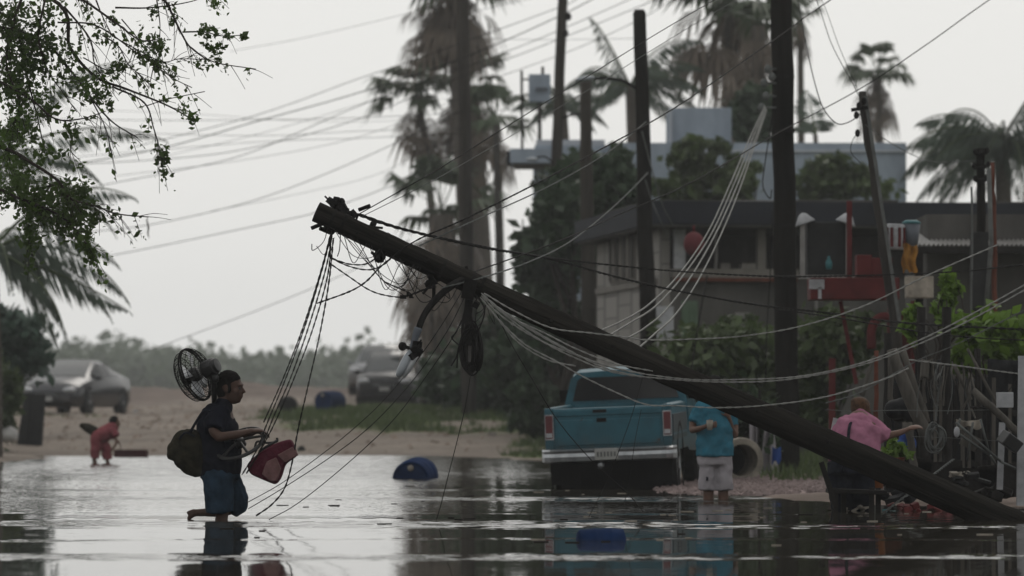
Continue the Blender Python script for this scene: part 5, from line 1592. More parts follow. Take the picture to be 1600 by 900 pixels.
def car(name, label, loc, rz, st, paint, glass_y, ws, rw, wheels, r=.32, group=None, tilt=0):
    """st: stations (y, z_sill, z_belt, z_roof, w_belt, w_roof) from rear to front"""
    t = thing(name, label, 'car', loc, (R(tilt), 0, R(rz)), group)
    b = MB()
    rings = []
    for y, zb, zm, zt, wm, wt in st:
        rings.append([(-wm * .93, y, zb), (-wm, y, zb + .12), (-wm * 1.005, y, zb + (zm - zb) * .65), (-wm * .965, y, zm), (-wt, y, max(zm + .005, zt - .05)), (-wt * .8, y, zt), (0, y, zt + .015)])
        rings[-1] += [(-x, yy, z) for x, yy, z in reversed(rings[-1][:-1])]
    m = len(rings[0])
    for r_ in rings: b.v += r_
    for i in range(len(rings) - 1):
        for j in range(m - 1): b.f.append((i * m + j, (i + 1) * m + j, (i + 1) * m + j + 1, i * m + j + 1))
        b.f.append((i * m + m - 1, (i + 1) * m + m - 1, (i + 1) * m, i * m))
    b.f.append(tuple(range(m - 1, -1, -1))); b.f.append(tuple((len(rings) - 1) * m + j for j in range(m)))
    b.build('body', paint, t, smooth=True).modifiers.new('split', 'EDGE_SPLIT').split_angle = R(38)
    def at(y):
        for i in range(len(st) - 1):
            if st[i][0] <= y <= st[i + 1][0]:
                f = (y - st[i][0]) / (st[i + 1][0] - st[i][0] + 1e-9)
                return [st[i][q] + (st[i + 1][q] - st[i][q]) * f for q in range(6)]
        return list(st[-1])
    for s in (-1, 1):
        segs = glass_y
        for y0, y1 in segs:
            vs = []
            N = 6
            for q in range(N + 1):
                a = at(y0 + (y1 - y0) * q / N)
                for tt in (.10, .88):
                    x = a[4] * .965 + (a[5] - a[4] * .965) * tt; z = a[2] + (max(a[2] + .005, a[3] - .05) - a[2]) * tt
                    vs.append((s * (x + .012), a[0], z + .004))
            b = MB(); b.add(vs, [(q * 2, q * 2 + 2, q * 2 + 3, q * 2 + 1) if s > 0 else (q * 2 + 1, q * 2 + 3, q * 2 + 2, q * 2) for q in range(N)])
            b.build('side_window', M['carglass'], t, smooth=True)
    for nm, (ya, yb) in (('windscreen', ws), ('rear_window', rw)):
        b = MB(); N = 5; vs = []
        for q in range(N + 1):
            a = at(ya + (yb - ya) * q / N)
            nx_ = 1 if nm == 'windscreen' else -1
            for x in (-.93, -.5, 0, .5, .93):
                vs.append((x * a[5], a[0] + nx_ * .012, a[3] + .018 - (.02 if abs(x) > .9 else 0)))
        b.add(vs, [(q * 5 + j, q * 5 + j + 1, (q + 1) * 5 + j + 1, (q + 1) * 5 + j) for q in range(N) for j in range(4)])
        b.build(nm, M['windscreen' if nm == 'windscreen' else 'carglass'], t, smooth=True)
    yf, yr = st[-1][0], st[0][0]
    zf = st[-1][2]
    fw = st[-2][4]
    for s in (-1, 1):
        hl = MB().ell((s * fw * .74, yf - .10, zf + .06), (.19, .16, .085)).build('headlight', M['lens'], t, smooth=True)
        MB().ell((s * fw * .74, yr + .06, st[1][2] - .12), (.14, .1, .08)).build('tail_light', M['taillight'], t, smooth=True)
        a = at(ws[0] - .12)
        MB().ell((s * (a[4] + .09), a[0], a[2] + .06), (.10, .06, .075)).build('wing_mirror', paint, t, smooth=True)
    gr = MB().box((0, yf - .01, zf - .06), (fw * .85, .05, .13)).build('grille', M['under'], t, bevel=.01)
    for q in range(3): MB().box((0, yf + .02, zf - .10 + q * .04), (fw * .82, .012, .008)).build('grille_bar', M['chrome'], gr)
    MB().box((0, yf - .015, zf - .24), (fw * 1.25, .05, .10)).build('lower_intake', M['under'], t, bevel=.01)
    MB().box((0, yf + .015, zf - .17), (.30, .012, .11)).build('licence_plate', M['plate'], t)
    for y in wheels:
        for s in (-1, 1):
            a = at(y)
            wheel(t, (s * (a[4] - .10), y, r), r, .21)
            MB().lathe([(r + .07, 0), (r + .07, .008), (r + .0, .008), (r + .0, 0)], (s * (a[4] + .003), y, r + .02), (s, 0, 0), 20, cap=False).build('wheel_arch', M['under'], t)
    MB().box((0, 0, .26), (1.4, (yf - yr) * .86, .14)).build('underbody', M['under'], t)
    return t
sedan = [(-2.28, .38, .74, .76, .66, .60), (-2.18, .27, .96, 1.0, .82, .68), (-1.75, .22, 1.0, 1.05, .88, .68), (-1.2, .2, .99, 1.24, .89, .63), (-.55, .2, .97, 1.43, .90, .58), (.15, .2, .95, 1.46, .90, .58), (.6, .2, .93, 1.28, .90, .63), (1.15, .2, .91, 1.0, .89, .70), (1.85, .22, .80, .89, .86, .66), (2.15, .26, .68, .76, .80, .6), (2.30, .36, .58, .60, .66, .5)]
suv = [(-2.2, .42, .95, 1.0, .80, .70), (-2.15, .34, 1.08, 1.1, .86, .70), (-1.95, .30, 1.1, 1.62, .88, .66), (-1.4, .28, 1.1, 1.73, .89, .66), (.1, .28, 1.08, 1.75, .90, .66), (.5, .28, 1.07, 1.55, .90, .68), (1.0, .28, 1.06, 1.12, .89, .74), (1.8, .30, 1.0, 1.06, .87, .72), (2.1, .34, .88, .94, .82, .66), (2.2, .42, .78, .8, .74, .6)]
L_ = land(118, 110)
car('silver_sedan', 'silver sedan parked on the dirt slope at the left', (L_.x, L_.y, L_.z), 180 - 13, sedan, M['silverpaint'], [(-1.15, -.28), (-.2, .78)], (1.12, .2), (-1.18, -.58), (-1.35, 1.42))
L_ = land(598, 142)
car('white_suv', 'white off road car on the far road behind the dark car', (L_.x, L_.y, L_.z + .1), 180 - 8, suv, M['whitepaint'], [(-1.8, -.7), (-.6, .7)], (.98, .15), (-2.1, -1.97), (-1.35, 1.4), .36, 'cars on the far road')
L_ = land(616, 122)
car('dark_suv', 'dark muddy off road car parked on the grass right of the white car', (L_.x, L_.y, L_.z - .02), 180 - 6, suv, M['darkpaint'], [(-1.8, -.7), (-.6, .7)], (.98, .15), (-2.1, -1.97), (-1.35, 1.4), .36, 'cars on the far road')
# ------------------------------------------------------------------ people
FOLD = bpy.data.textures.new('folds', 'CLOUDS'); FOLD.noise_scale = 0.11; FOLD.noise_depth = 2
def skin(mb, name, m, parent=None, org=None, voxel=0.009, smooth=6):
    o = mb.build(name, m, parent, org, smooth=True)
    r = o.modifiers.new('join', 'REMESH'); r.mode = 'VOXEL'; r.voxel_size = voxel; r.use_smooth_shade = True
    s = o.modifiers.new('relax', 'SMOOTH'); s.factor = 0.5; s.iterations = smooth
    if name in ('shirt', 'shorts', 'trousers', 'leggings', 'body', 'hair'):
        q = o.modifiers.new('fold', 'DISPLACE'); q.texture = FOLD; q.texture_coords = 'GLOBAL'; q.mid_level = 0.48; q.strength = {'hair': 0.02, 'shorts': 0.03}.get(name, 0.045)
    return o

GROW = 0.0
CAP = True
def limbs(b, pts, rads, n=12, x=None):
    rads = [tuple(q + GROW for q in r) if hasattr(r, '__len__') else r + GROW for r in rads]
    c = catmull(pts, 5)
    rr = []
    for i in range(len(c)):
        f = i / (len(c) - 1) * (len(rads) - 1)
        j = min(int(f), len(rads) - 2); u = f - j
        ra, rb = rads[j], rads[j + 1]
        ra = ra if hasattr(ra, '__len__') else (ra, ra); rb = rb if hasattr(rb, '__len__') else (rb, rb)
        rr.append((ra[0] + (rb[0] - ra[0]) * u, ra[1] + (rb[1] - ra[1]) * u))
    b.tube2(c, rr, n, x)
    for p, q in (((c[0], rr[0]), (c[-1], rr[-1])) if CAP else ((c[0], rr[0]),)):
        b.ell(p, (min(q) * .98,) * 3, nu=10, nv=7)

def hand(b, wrist, fwd, nrm, curl=0.7, s=1.0):
    """palm, four unequal bent fingers and a thumb leaving the side of the palm"""
    fwd = Vector(fwd).normalized(); nrm = Vector(nrm); nrm = (nrm - fwd * nrm.dot(fwd)).normalized()
    side = fwd.cross(nrm).normalized()
    wrist = Vector(wrist)
    m = Matrix((fwd, side, nrm)).transposed()
    b.ell(wrist + fwd * .045 * s, (.052 * s, .040 * s, .017 * s), m, 12, 8)
    for i, L in enumerate((.068, .078, .073, .058)):
        o = wrist + fwd * .082 * s + side * (.029 - i * .0195) * s
        c1, c2 = curl * .55, curl * 1.3
        p1 = o + (fwd * math.cos(c1) + nrm * math.sin(c1)) * L * .48 * s
        p2 = p1 + (fwd * math.cos(c2) + nrm * math.sin(c2)) * L * .32 * s
        p3 = p2 + (fwd * math.cos(c2 + curl * .5) + nrm * math.sin(c2 + curl * .5)) * L * .24 * s
        b.tube([o - fwd * .02, o, p1, p2, p3], [.0085 * s, .0088 * s, .0082 * s, .0075 * s, .006 * s], 7)
    o = wrist + fwd * .025 * s + side * .032 * s
    p1 = o + (fwd * .6 + side * .6 + nrm * .4).normalized() * .038 * s
    p2 = p1 + (fwd * .85 + side * .1 + nrm * .6).normalized() * .034 * s
    b.tube([o - side * .015, o, p1, p2], [.011 * s, .0115 * s, .0095 * s, .007 * s], 7)

def head_profile(b, c, fx, s=1.0, yaw=0.0):
    """head facing +x*fx (turned by yaw), centre c, with brow, nose, lips, chin, jaw, ears"""
    c = Vector(c)
    rz = Matrix.Rotation(yaw + (0 if fx > 0 else math.pi), 3, 'Z')
    def q(x, y, z): return c + rz @ Vector((x, y, z)) * s
    b.ell(q(-.012, 0, .025), (.098 * s, .078 * s, .098 * s), rz, 16, 12)
    b.ell(q(.025, 0, -.045), (.066 * s, .060 * s, .078 * s), rz, 14, 10)
    b.ell(q(.058, 0, -.092), (.026 * s, .026 * s, .022 * s), rz)
    b.ell(q(.080, 0, .022), (.020 * s, .050 * s, .016 * s), rz)
    b.tube([q(.084, 0, .010), q(.100, 0, -.014), q(.112, 0, -.030), q(.092, 0, -.036)], [.010 * s, .012 * s, .015 * s, .010 * s], 8)
    b.ell(q(.088, 0, -.058), (.012 * s, .024 * s, .008 * s), rz); b.ell(q(.085, 0, -.070), (.011 * s, .021 * s, .008 * s), rz)
    for sd_ in (-1, 1):
        b.ell(q(.055, sd_ * .042, -.025), (.03 * s, .022 * s, .026 * s), rz)
        b.ell(q(-.008, sd_ * .078, -.008), (.020 * s, .010 * s, .032 * s), rz)

def eyes(parent, c, yaw, s=1.0):
    rz = Matrix.Rotation(yaw, 3, 'Z')
    for sd_ in (-1, 1):
        MB().ell(Vector(c) + rz @ Vector((.083, sd_ * .032, -.002)) * s, (.009, .013, .007), rz, 8, 6).build('eye', M['blackplastic'], parent, smooth=True)

# --- man wading with the fan (faces right)
D = 33.5
def Q(px, py, o=0.0): return P(px, py, D + o)
GROW = -0.006; CAP = True; body = MB()
hc = Q(360, 606)
head_profile(body, hc, 1, 1.1, R(-14))
limbs(body, [Q(350, 622), Q(347, 640), Q(343, 655)], [.058, .062, .075])
limbs(body, [Q(342, 652), Q(343, 680), Q(345, 710), Q(345, 738)], [(.13, .17), (.135, .175), (.14, .165), (.13, .16)], 14, (1, 0, 0))
limbs(body, [Q(337, 655, -.17), Q(334, 672, -.27), Q(342, 683, -.30)], [.058, .050, .045])
limbs(body, [Q(342, 683, -.30), Q(370, 679, -.27), Q(394, 673, -.22)], [.046, .042, .030])
hand(body, Q(393, 673, -.22), (1, .15, .05), (0.1, .3, -1), 0.9, 1.05)
limbs(body, [Q(348, 655, .17), Q(352, 673, .24), Q(362, 686, .24)], [.055, .048, .043])
limbs(body, [Q(362, 686, .24), Q(382, 682, .15), Q(398, 675, .02)], [.043, .038, .028])
hand(body, Q(397, 675, .02), (1, -.2, .05), (0.1, -.2, -1), 0.9, 1.0)
# standing leg (near) and trailing leg (far)
limbs(body, [Q(341, 742, -.09), Q(346, 772, -.10), Q(348, 800, -.10)], [.09, .075, .058])
limbs(body, [Q(348, 798, -.10), Q(345, 822, -.10), Q(343, 868, -.10)], [.056, .062, .042])
limbs(body, [Q(343, 868, -.10), Q(352, 880, -.10), Q(370, 884, -.10)], [.045, .042, .028])
limbs(body, [Q(350, 742, .09), Q(364, 768, .10), Q(371, 790, .10)], [.09, .078, .058])
limbs(body, [Q(371, 792, .10), Q(345, 799, .10), Q(312, 801, .10)], [.055, .054, .036])
limbs(body, [Q(316, 801, .10), Q(304, 802, .10), Q(295, 810, .10)], [.04, .036, .024])
limbs(body, [Q(303, 800, .10), Q(294, 801, .10)], [.034, .022])
man = skin(body, 'person', M['skin'], org=Q(345, 868), voxel=0.0085)
tag(man, 'person in navy shirt and denim shorts wading right with a fan on the back', 'person')
eyes(man, hc, R(-14), 1.1)
GROW = 0.012; CAP = False; sh = MB()
limbs(sh, [Q(349, 638), Q(345, 646), Q(341, 660), Q(341, 690), Q(343, 722), Q(344, 742)], [(.075, .08), (.12, .15), (.155, .20), (.165, .195), (.165, .185), (.155, .178)], 16, (1, 0, 0))
limbs(sh, [Q(344, 648, -.08), Q(338, 655, -.17), Q(334, 674, -.27)], [.08, .078, .072])
limbs(sh, [Q(347, 648, .08), Q(349, 656, .17), Q(353, 675, .24)], [.075, .075, .068])
shirt = skin(sh, 'shirt', M['navy'], man, voxel=.010, smooth=3)
so = MB()
limbs(so, [Q(344, 734), Q(344, 748)], [(.15, .175), (.155, .18)], 14, (1, 0, 0))
limbs(so, [Q(341, 745, -.085), Q(342, 772, -.10), Q(344, 801, -.10)], [.118, .110, .104])
limbs(so, [Q(350, 745, .085), Q(363, 768, .10), Q(371, 786, .10)], [.112, .100, .088])
so.ell(Q(371, 787, .10), (.088, .085, .088)); limbs(so, [Q(371, 788, .10), Q(360, 795, .10)], [.082, .074])
skin(so, 'shorts', M['denim'], man, voxel=.011, smooth=3)
hr = MB()
rz = Matrix.Rotation(R(-14), 3, 'Z')
rh = rz @ Matrix.Rotation(R(-24), 3, 'Y')
hr.ell(hc + rz @ Vector((-.024, 0, .050)), (.112, .093, .088), rh, 16, 12)
hr.ell(hc + rz @ Vector((-.062, 0, -.008)), (.060, .084, .095), rz, 14, 10)
for sd_ in (-1, 1): hr.ell(hc + rz @ Vector((.012, sd_ * .076, .0)), (.02, .014, .045), rz)
for i in range(40): hr.ell(hc + rz @ Vector((-.024 + .1 * math.cos(i * 2.4) * math.cos(i * .04), .085 * math.sin(i * 2.4) * math.cos(i * .04), .05 + .085 * math.sin(i * .04))), (.016, .016, .013), None, 7, 5)
skin(hr, 'hair', M['hair'], man, voxel=.008, smooth=1)

# pedestal fan carried on the back
fc = Q(303, 586, -.02)
ax = Vector((0.86, -0.38, 0.36)).normalized()        # from cage front towards the motor
fan = thing('pedestal_fan', 'black fan with round wire cage carried behind the wading person', 'fan', Q(335, 630, .05))
e1 = ax.orthogonal().normalized(); e2 = ax.cross(e1)
b = MB()
RF = .222
for rr_, zz_ in ((RF, 0), (RF, .02), (RF * .94, .055), (RF * .8, .085), (RF * .62, .10), (RF * .44, .11), (RF * .27, .115), (RF * .95, -.05), (RF * .82, -.075), (RF * .62, -.09), (RF * .42, -.098), (RF * .22, -.10)):
    b.torus(fc + ax * zz_, rr_, .003 if rr_ < RF else .008, ax, 32, 5)
for i in range(44):
    a = 2 * math.pi * i / 44
    u = e1 * math.cos(a) + e2 * math.sin(a)
    for zs in (1, -1):
        b.tube([fc + u * RF + ax * .0, fc + u * RF * .94 + ax * .055 * zs, fc + u * RF * .62 + ax * .10 * zs, fc + u * RF * .2 + ax * .115 * zs], .0016, 4, cap=False)
b.build('cage', M['iron'], fan)
for i in range(4):
    a = i * math.pi / 2 + .5
    vs = []
    for q in range(6):
        for p in range(5):
            rr_ = RF * (.2 + .7 * q / 5)
            th = a + (p / 4 - .5) * (1.0 - .2 * q / 5)
            vs.append(fc + e1 * rr_ * math.cos(th) + e2 * rr_ * math.sin(th) + ax * (.035 * (p / 4 - .5)))
    b = MB(); b.add(vs, [(q * 5 + p, q * 5 + p + 1, (q + 1) * 5 + p + 1, (q + 1) * 5 + p) for q in range(5) for p in range(4)])
    bl = b.build('blade', M['blade'], fan, smooth=True)
    sm = bl.modifiers.new('thick', 'SOLIDIFY'); sm.thickness = .004
b = MB(); b.lathe([(.04, .09), (.070, .10), (.072, .17), (.074, .175), (.074, .205), (.060, .21), (.058, .235), (.01, .24)], fc, ax, 20); mt = b.build('motor', M['blackplastic'], fan, bevel=.004)
b = MB(); b.lathe([(.06, .05), (.06, -.10), (.01, -.105)], fc, ax, 16); b.build('hub', M['blackplastic'], fan, smooth=True)
mc = fc + ax * .17
b = MB(); b.tube(catmull([mc, mc + Vector((.02, 0, -.10)), Q(335, 620, .02), Q(335, 655, .14)], 6), .024, 8); b.build('neck', M['blackplastic'], fan, smooth=True)
b = MB(); b.ell(mc + Vector((.03, 0, -.09)), (.035, .035, .04)); b.build('tilt_knob', M['blackplastic'], fan, smooth=True)

GROW = 0.0; CAP = True
# camouflage bag on the back
bag = thing('duffel_bag', 'dark camouflage bag slung behind the wading person', 'bag', Q(292, 742, -.05))
b = MB()
limbs(b, [Q(273, 705, -.04), Q(288, 702, -.05), Q(306, 708, -.05), Q(318, 715, -.03)], [(.09, .07), (.17, .10), (.19, .12), (.16, .10)], 14, (0, 0, 1))
b.ell(Q(286, 683, -.05), (.06, .08, .06)); b.ell(Q(270, 709, -.05), (.05, .06, .06), (0, .6, 0)); b.ell(Q(305, 730, -.05), (.09, .09, .08)); b.ell(Q(285, 722, -.05), (.08, .09, .06), (0, .6, 0))
skin(b, 'body', M['camo'], bag, voxel=.013, smooth=3)
b = MB(); b.tube(catmull([Q(297, 676, -.14), Q(306, 660, -.17), Q(318, 643, -.19), Q(330, 644, -.2), Q(345, 670, -.22), Q(352, 700, -.19)], 6), .011, 6); b.build('strap', M['darkcloth'], bag, smooth=True)
b = MB(); b.tube(catmull([Q(280, 686, -.14), Q(290, 676, -.16), Q(304, 682, -.16)], 6), .009, 6); b.build('handle', M['darkcloth'], bag, smooth=True)

# black ring base of the fan held in the hands
ring = thing('fan_base_ring', 'black ring with spokes held level in front of the wading person', 'ring', Q(378, 700, -.22))
rc = Q(376, 693, -.16)
rax = Vector((-.33, -.50, .80)).normalized()
b = MB(); b.torus(rc, .205, .016, rax, 36, 8); b.build('rim', M['blackplastic'], ring, smooth=True)
r1 = rax.orthogonal().normalized(); r2 = rax.cross(r1)
for i in range(5):
    a = i * 2 * math.pi / 5 + .4
    u = r1 * math.cos(a) + r2 * math.sin(a)
    MB().tube(catmull([rc + u * .02 + rax * .03, rc + u * .1 + rax * .02, rc + u * .2], 4), .012, 6).build('spoke', M['blackplastic'], ring, smooth=True)
b = MB(); b.lathe([(.045, -.02), (.045, .03), (.025, .05), (.01, .055)], rc, rax, 14); b.build('hub', M['blackplastic'], ring, smooth=True)

# red and pink padded seat hanging from the hands
seat = thing('padded_seat', 'dark red and dusty pink padded bag hanging in front of the wading person', 'bag', Q(425, 757, -.2))
def pad(name, m, poly, d0, d1, parent, bev):
    kx = D / FPX
    o_ = MB().prism([((x - 425) * kx, (725 - y) * kx) for x, y in poly], Q(425, 725, d0), (1, 0, 0), (0, 0, 1), (0, d1 - d0, 0)).build(name, m, parent)
    q = o_.modifiers.new('bevel', 'BEVEL'); q.width = bev; q.segments = 3
    q = o_.modifiers.new('sub', 'SUBSURF'); q.levels = q.render_levels = 1
    return o_
pad('cover', M['maroon'], [(393, 741), (387, 727), (400, 711), (429, 692), (457, 685), (467, 712), (447, 725), (442, 745), (433, 758)], -.08, -.29, seat, .03)
pad('front_panel', M['dusty'], [(409, 741), (417, 721), (432, 714), (440, 733), (433, 752), (422, 752)], -.27, -.315, seat, .012)
pad('side_panel', M['dusty'], [(433, 711), (457, 698), (467, 711), (446, 723)], -.27, -.31, seat, .01)
b = MB(); b.tube(catmull([Q(398, 700, -.2), Q(402, 690, -.2), Q(416, 692, -.2), Q(432, 690, -.22), Q(433, 684, -.22)], 6), .010, 6); b.tube(catmull([Q(405, 706, -.22), Q(418, 697, -.24), Q(434, 688, -.22)], 6), .012, 6); b.build('strap', M['blackplastic'], seat, smooth=True)

# --- person in teal shirt (faces camera-left, head behind the fallen pole)
D = 41.2
GROW = -0.006; CAP = True; body = MB()
hc = Q(1113, 607)
head_profile(body, hc, 1, 1.0, R(-125))
limbs(body, [Q(1114, 620), Q(1115, 634)], [.055, .06])
limbs(body, [Q(1115, 632), Q(1116, 670), Q(1117, 715)], [(.15, .10), (.15, .12), (.15, .12)], 14, (1, 0, 0))
limbs(body, [Q(1093, 637, 0), Q(1084, 656, .03), Q(1082, 672, -.02)], [.055, .048, .042]); limbs(body, [Q(1082, 672, -.02), Q(1092, 670, -.14), Q(1103, 666, -.2)], [.042, .037, .028])
hand(body, Q(1102, 666, -.2), (1, -.25, .15), (.2, .9, .2), 1.2)
limbs(body, [Q(1140, 637, 0), Q(1147, 660, .05), Q(1148, 680, .0)], [.055, .048, .042]); limbs(body, [Q(1148, 680, 0), Q(1143, 668, -.05), Q(1139, 652, -.1)], [.04, .036, .028])
hand(body, Q(1139, 652, -.1), (-.3, -.2, 1), (-.6, .6, 0), 1.0)
for x in (1107, 1130):
    limbs(body, [Q(x, 730), Q(x, 757), Q(x, 772)], [.09, .07, .056]); limbs(body, [Q(x, 770), Q(x, 795), Q(x, 832)], [.060, .060, .045]); limbs(body, [Q(x, 832), Q(x - 6, 840, -.12)], [.045, .035])
tealm = skin(body, 'person', M['skin2'], org=Q(1118, 838), voxel=.0095)
tag(tealm, 'person in teal shirt and white shorts beside the pickup, head hidden by the pole', 'person')
eyes(tealm, hc, R(-125))
GROW = 0.012; CAP = False; sh = MB()
limbs(sh, [Q(1115, 626), Q(1115, 636), Q(1117, 670), Q(1117, 713)], [(.12, .10), (.165, .13), (.175, .15), (.178, .155)], 16, (1, 0, 0))
limbs(sh, [Q(1098, 636), Q(1091, 648, .02), Q(1087, 660, .01)], [.06, .06, .056]); limbs(sh, [Q(1134, 636), Q(1141, 650, .03), Q(1145, 666, .03)], [.056, .052, .05])
skin(sh, 'shirt', M['teal'], tealm, voxel=.011, smooth=3)
so = MB()
limbs(so, [Q(1117, 712), Q(1117, 726)], [(.165, .13), (.168, .13)], 14, (1, 0, 0))
for x in (1106, 1131): limbs(so, [Q(x, 728), Q(x, 745), Q(x - (1 if x < 1115 else -1), 766)], [(.078, .10), (.080, .10), (.084, .10)], 12, (1, 0, 0))
shs = skin(so, 'shorts', M['whitecloth'], tealm, voxel=.011, smooth=2)
MB().box(Q(1105, 748, -.132), (.022, .012, .04)).build('logo_mark', M['darkcloth'], shs)
hr = MB(); hr.ell(hc + Vector((.02, .02, .045)), (.09, .1, .092)); skin(hr, 'hair', M['hair'], tealm, voxel=.01, smooth=2)
b = MB(); b.lathe([(.026, 0), (.034, .10), (.031, .10), (.02, .01)], Q(1109, 672, -.26), (0, 0, 1), 14)
tag(b.build('cup', M['offwhite'], org=Q(1109, 672, -.26), smooth=True), 'pale cup held at the chest of the person in teal', 'cup')

# --- person in pink shirt (back to us, leaning, right arm reaching right)
D = 36.5
GROW = -0.006; CAP = True; body = MB()
hc = Q(1346, 638, .12)
head_profile(body, hc, 1, .82, R(70))
limbs(body, [Q(1345, 650, .06), Q(1343, 662, .0)], [.06, .07])
limbs(body, [Q(1342, 660), Q(1338, 690, -.05), Q(1332, 722, -.1)], [(.19, .12), (.19, .15), (.2, .17)], 14, (1, 0, 0))
limbs(body, [Q(1368, 668, 0), Q(1378, 682, .0), Q(1388, 680, .02)], [.058, .05, .043]); limbs(body, [Q(1386, 681, .02), Q(1406, 676, .05), Q(1420, 670, .08)], [.043, .036, .026])
hand(body, Q(1419, 670, .08), (1, .2, .25), (0, .5, -1), .6)
limbs(body, [Q(1316, 668, 0), Q(1309, 690, .05), Q(1308, 710, .0)], [.055, .048, .042]); limbs(body, [Q(1308, 710), Q(1312, 722, .1), Q(1320, 728, .22)], [.042, .036, .028])
hand(body, Q(1320, 728, .22), (.4, .8, 0), (0, 0, -1), .8)
for x in (1317, 1345):
    limbs(body, [Q(x, 735, -.1), Q(x, 765, -.05), Q(x, 795)], [.10, .08, .058]); limbs(body, [Q(x, 795), Q(x, 820), Q(x, 858)], [.056, .056, .04]); limbs(body, [Q(x, 858), Q(x + 4, 864, .14)], [.045, .035])
pk = skin(body, 'person', M['skin2'], org=Q(1332, 862), voxel=.0095)
tag(pk, 'person in pink shirt seen from behind, reaching right behind the fallen pole', 'person')
GROW = 0.012; CAP = False; sh = MB()
limbs(sh, [Q(1345, 652, .03), Q(1344, 658, .01), Q(1342, 667), Q(1338, 692, -.05), Q(1333, 724, -.1)], [(.07, .07), (.13, .12), (.2, .15), (.205, .17), (.215, .185)], 16, (1, 0, 0))
limbs(sh, [Q(1358, 663), Q(1372, 674), Q(1384, 682, .02)], [.078, .075, .068]); limbs(sh, [Q(1326, 664), Q(1314, 676, .03), Q(1309, 692, .05)], [.078, .074, .068])
skin(sh, 'shirt', M['pink'], pk, voxel=.011, smooth=3)
so = MB(); limbs(so, [Q(1332, 722, -.1), Q(1332, 742, -.11)], [(.21, .18), (.215, .19)], 14, (1, 0, 0))
for x in (1316, 1346): limbs(so, [Q(x, 738, -.1), Q(x, 765, -.06), Q(x, 796)], [.115, .105, .085])
skin(so, 'trousers', M['darkcloth'], pk, voxel=.012, smooth=2)
hr = MB(); hr.ell(hc + Vector((-.01, -.03, .01)), (.088, .09, .095)); hr.ell(hc + Vector((-.04, -.02, .055)), (.058, .06, .042)); hr.ell(hc + Vector((.03, -.04, -.045)), (.055, .05, .045)); hr.ell(hc + Vector((-.035, -.05, -.04)), (.05, .05, .045)); skin(hr, 'hair', M['hairb'], pk, voxel=.01, smooth=2)
b = MB(); b.tube(catmull([Q(1331, 656, -.12), Q(1327, 668, -.19), Q(1325, 690, -.26), Q(1322, 715, -.33), Q(1316, 735, -.3)], 6), .014, 6, ell=.5)
tag(b.build('bag_strap', M['darkcloth'], org=Q(1316, 735, -.3), smooth=True), 'dark shoulder strap across the back of the pink shirt', 'strap')
MB().box(Q(1306, 664, .1), (.07, .02, .12), (0, .2, 0)).build('paper', M['whitepost'], bpy.data.objects['bag_strap'])

# --- child in red bending at the water edge
D = 68.5
GROW = -0.006; CAP = True; body = MB()
hc = Q(180, 660)
head_profile(body, hc, 1, .82, R(-20))
limbs(body, [Q(177, 668), Q(172, 674)], [.045, .05])
limbs(body, [Q(173, 672), Q(163, 678), Q(151, 684)], [(.10, .12), (.10, .12), (.10, .13)], 12, (1, 0, 0))
limbs(body, [Q(176, 674, -.12), Q(182, 690, -.16), Q(174, 704, -.18)], [.035, .03, .026]); hand(body, Q(174, 704, -.18), (-.2, 0, -1), (-1, 0, 0), .6, .75)
limbs(body, [Q(172, 674, .12), Q(181, 686, .14), Q(186, 692, .14)], [.035, .03, .026]); hand(body, Q(186, 692, .14), (.6, 0, -1), (-1, 0, 0), .6, .75)
limbs(body, [Q(150, 686, -.06), Q(149, 703, -.06), Q(147, 722, -.06)], [.062, .05, .04]); limbs(body, [Q(149, 722, -.06), Q(148, 745, -.06)], [.04, .03])
limbs(body, [Q(154, 686, .06), Q(166, 700, .06), Q(168, 724, .06)], [.062, .05, .04]); limbs(body, [Q(169, 724, .06), Q(168, 745, .06)], [.04, .03])
kid = skin(body, 'person', M['skin2'], org=Q(160, 745), voxel=.009)
tag(kid, 'child in red clothes bending over at the far water edge', 'person')
GROW = 0.012; CAP = False; sh = MB(); limbs(sh, [Q(177, 668), Q(166, 676), Q(151, 685)], [(.09, .1), (.125, .14), (.12, .145)], 14, (1, 0, 0)); limbs(sh, [Q(177, 674, -.1), Q(183, 681, -.15)], [.05, .045]); limbs(sh, [Q(173, 674, .1), Q(180, 684, .13)], [.05, .045])
skin(sh, 'shirt', M['redcloth'], kid, voxel=.011, smooth=2)
so = MB(); limbs(so, [Q(151, 684, -.05), Q(149, 702, -.06), Q(148, 716, -.06)], [.095, .075, .06]); limbs(so, [Q(154, 684, .05), Q(165, 700, .06), Q(168, 718, .06)], [.095, .08, .068])
skin(so, 'leggings', M['redcloth'], kid, voxel=.011, smooth=2)
hr = MB(); hr.ell(hc + Vector((-.02, 0, .035)), (.085, .075, .08)); skin(hr, 'hair', M['hair'], kid, voxel=.01, smooth=2)
GROW = 0.0; CAP = True; b = MB(); limbs(b, [Q(128, 665, .02), Q(136, 668, 0), Q(147, 674, 0), Q(156, 682, 0)], [.05, .08, .09, .07])
tag(skin(b, 'dark_sack', M['camo'], org=Q(140, 680), voxel=.012), 'dark green sack on the back of the child in red', 'sack')

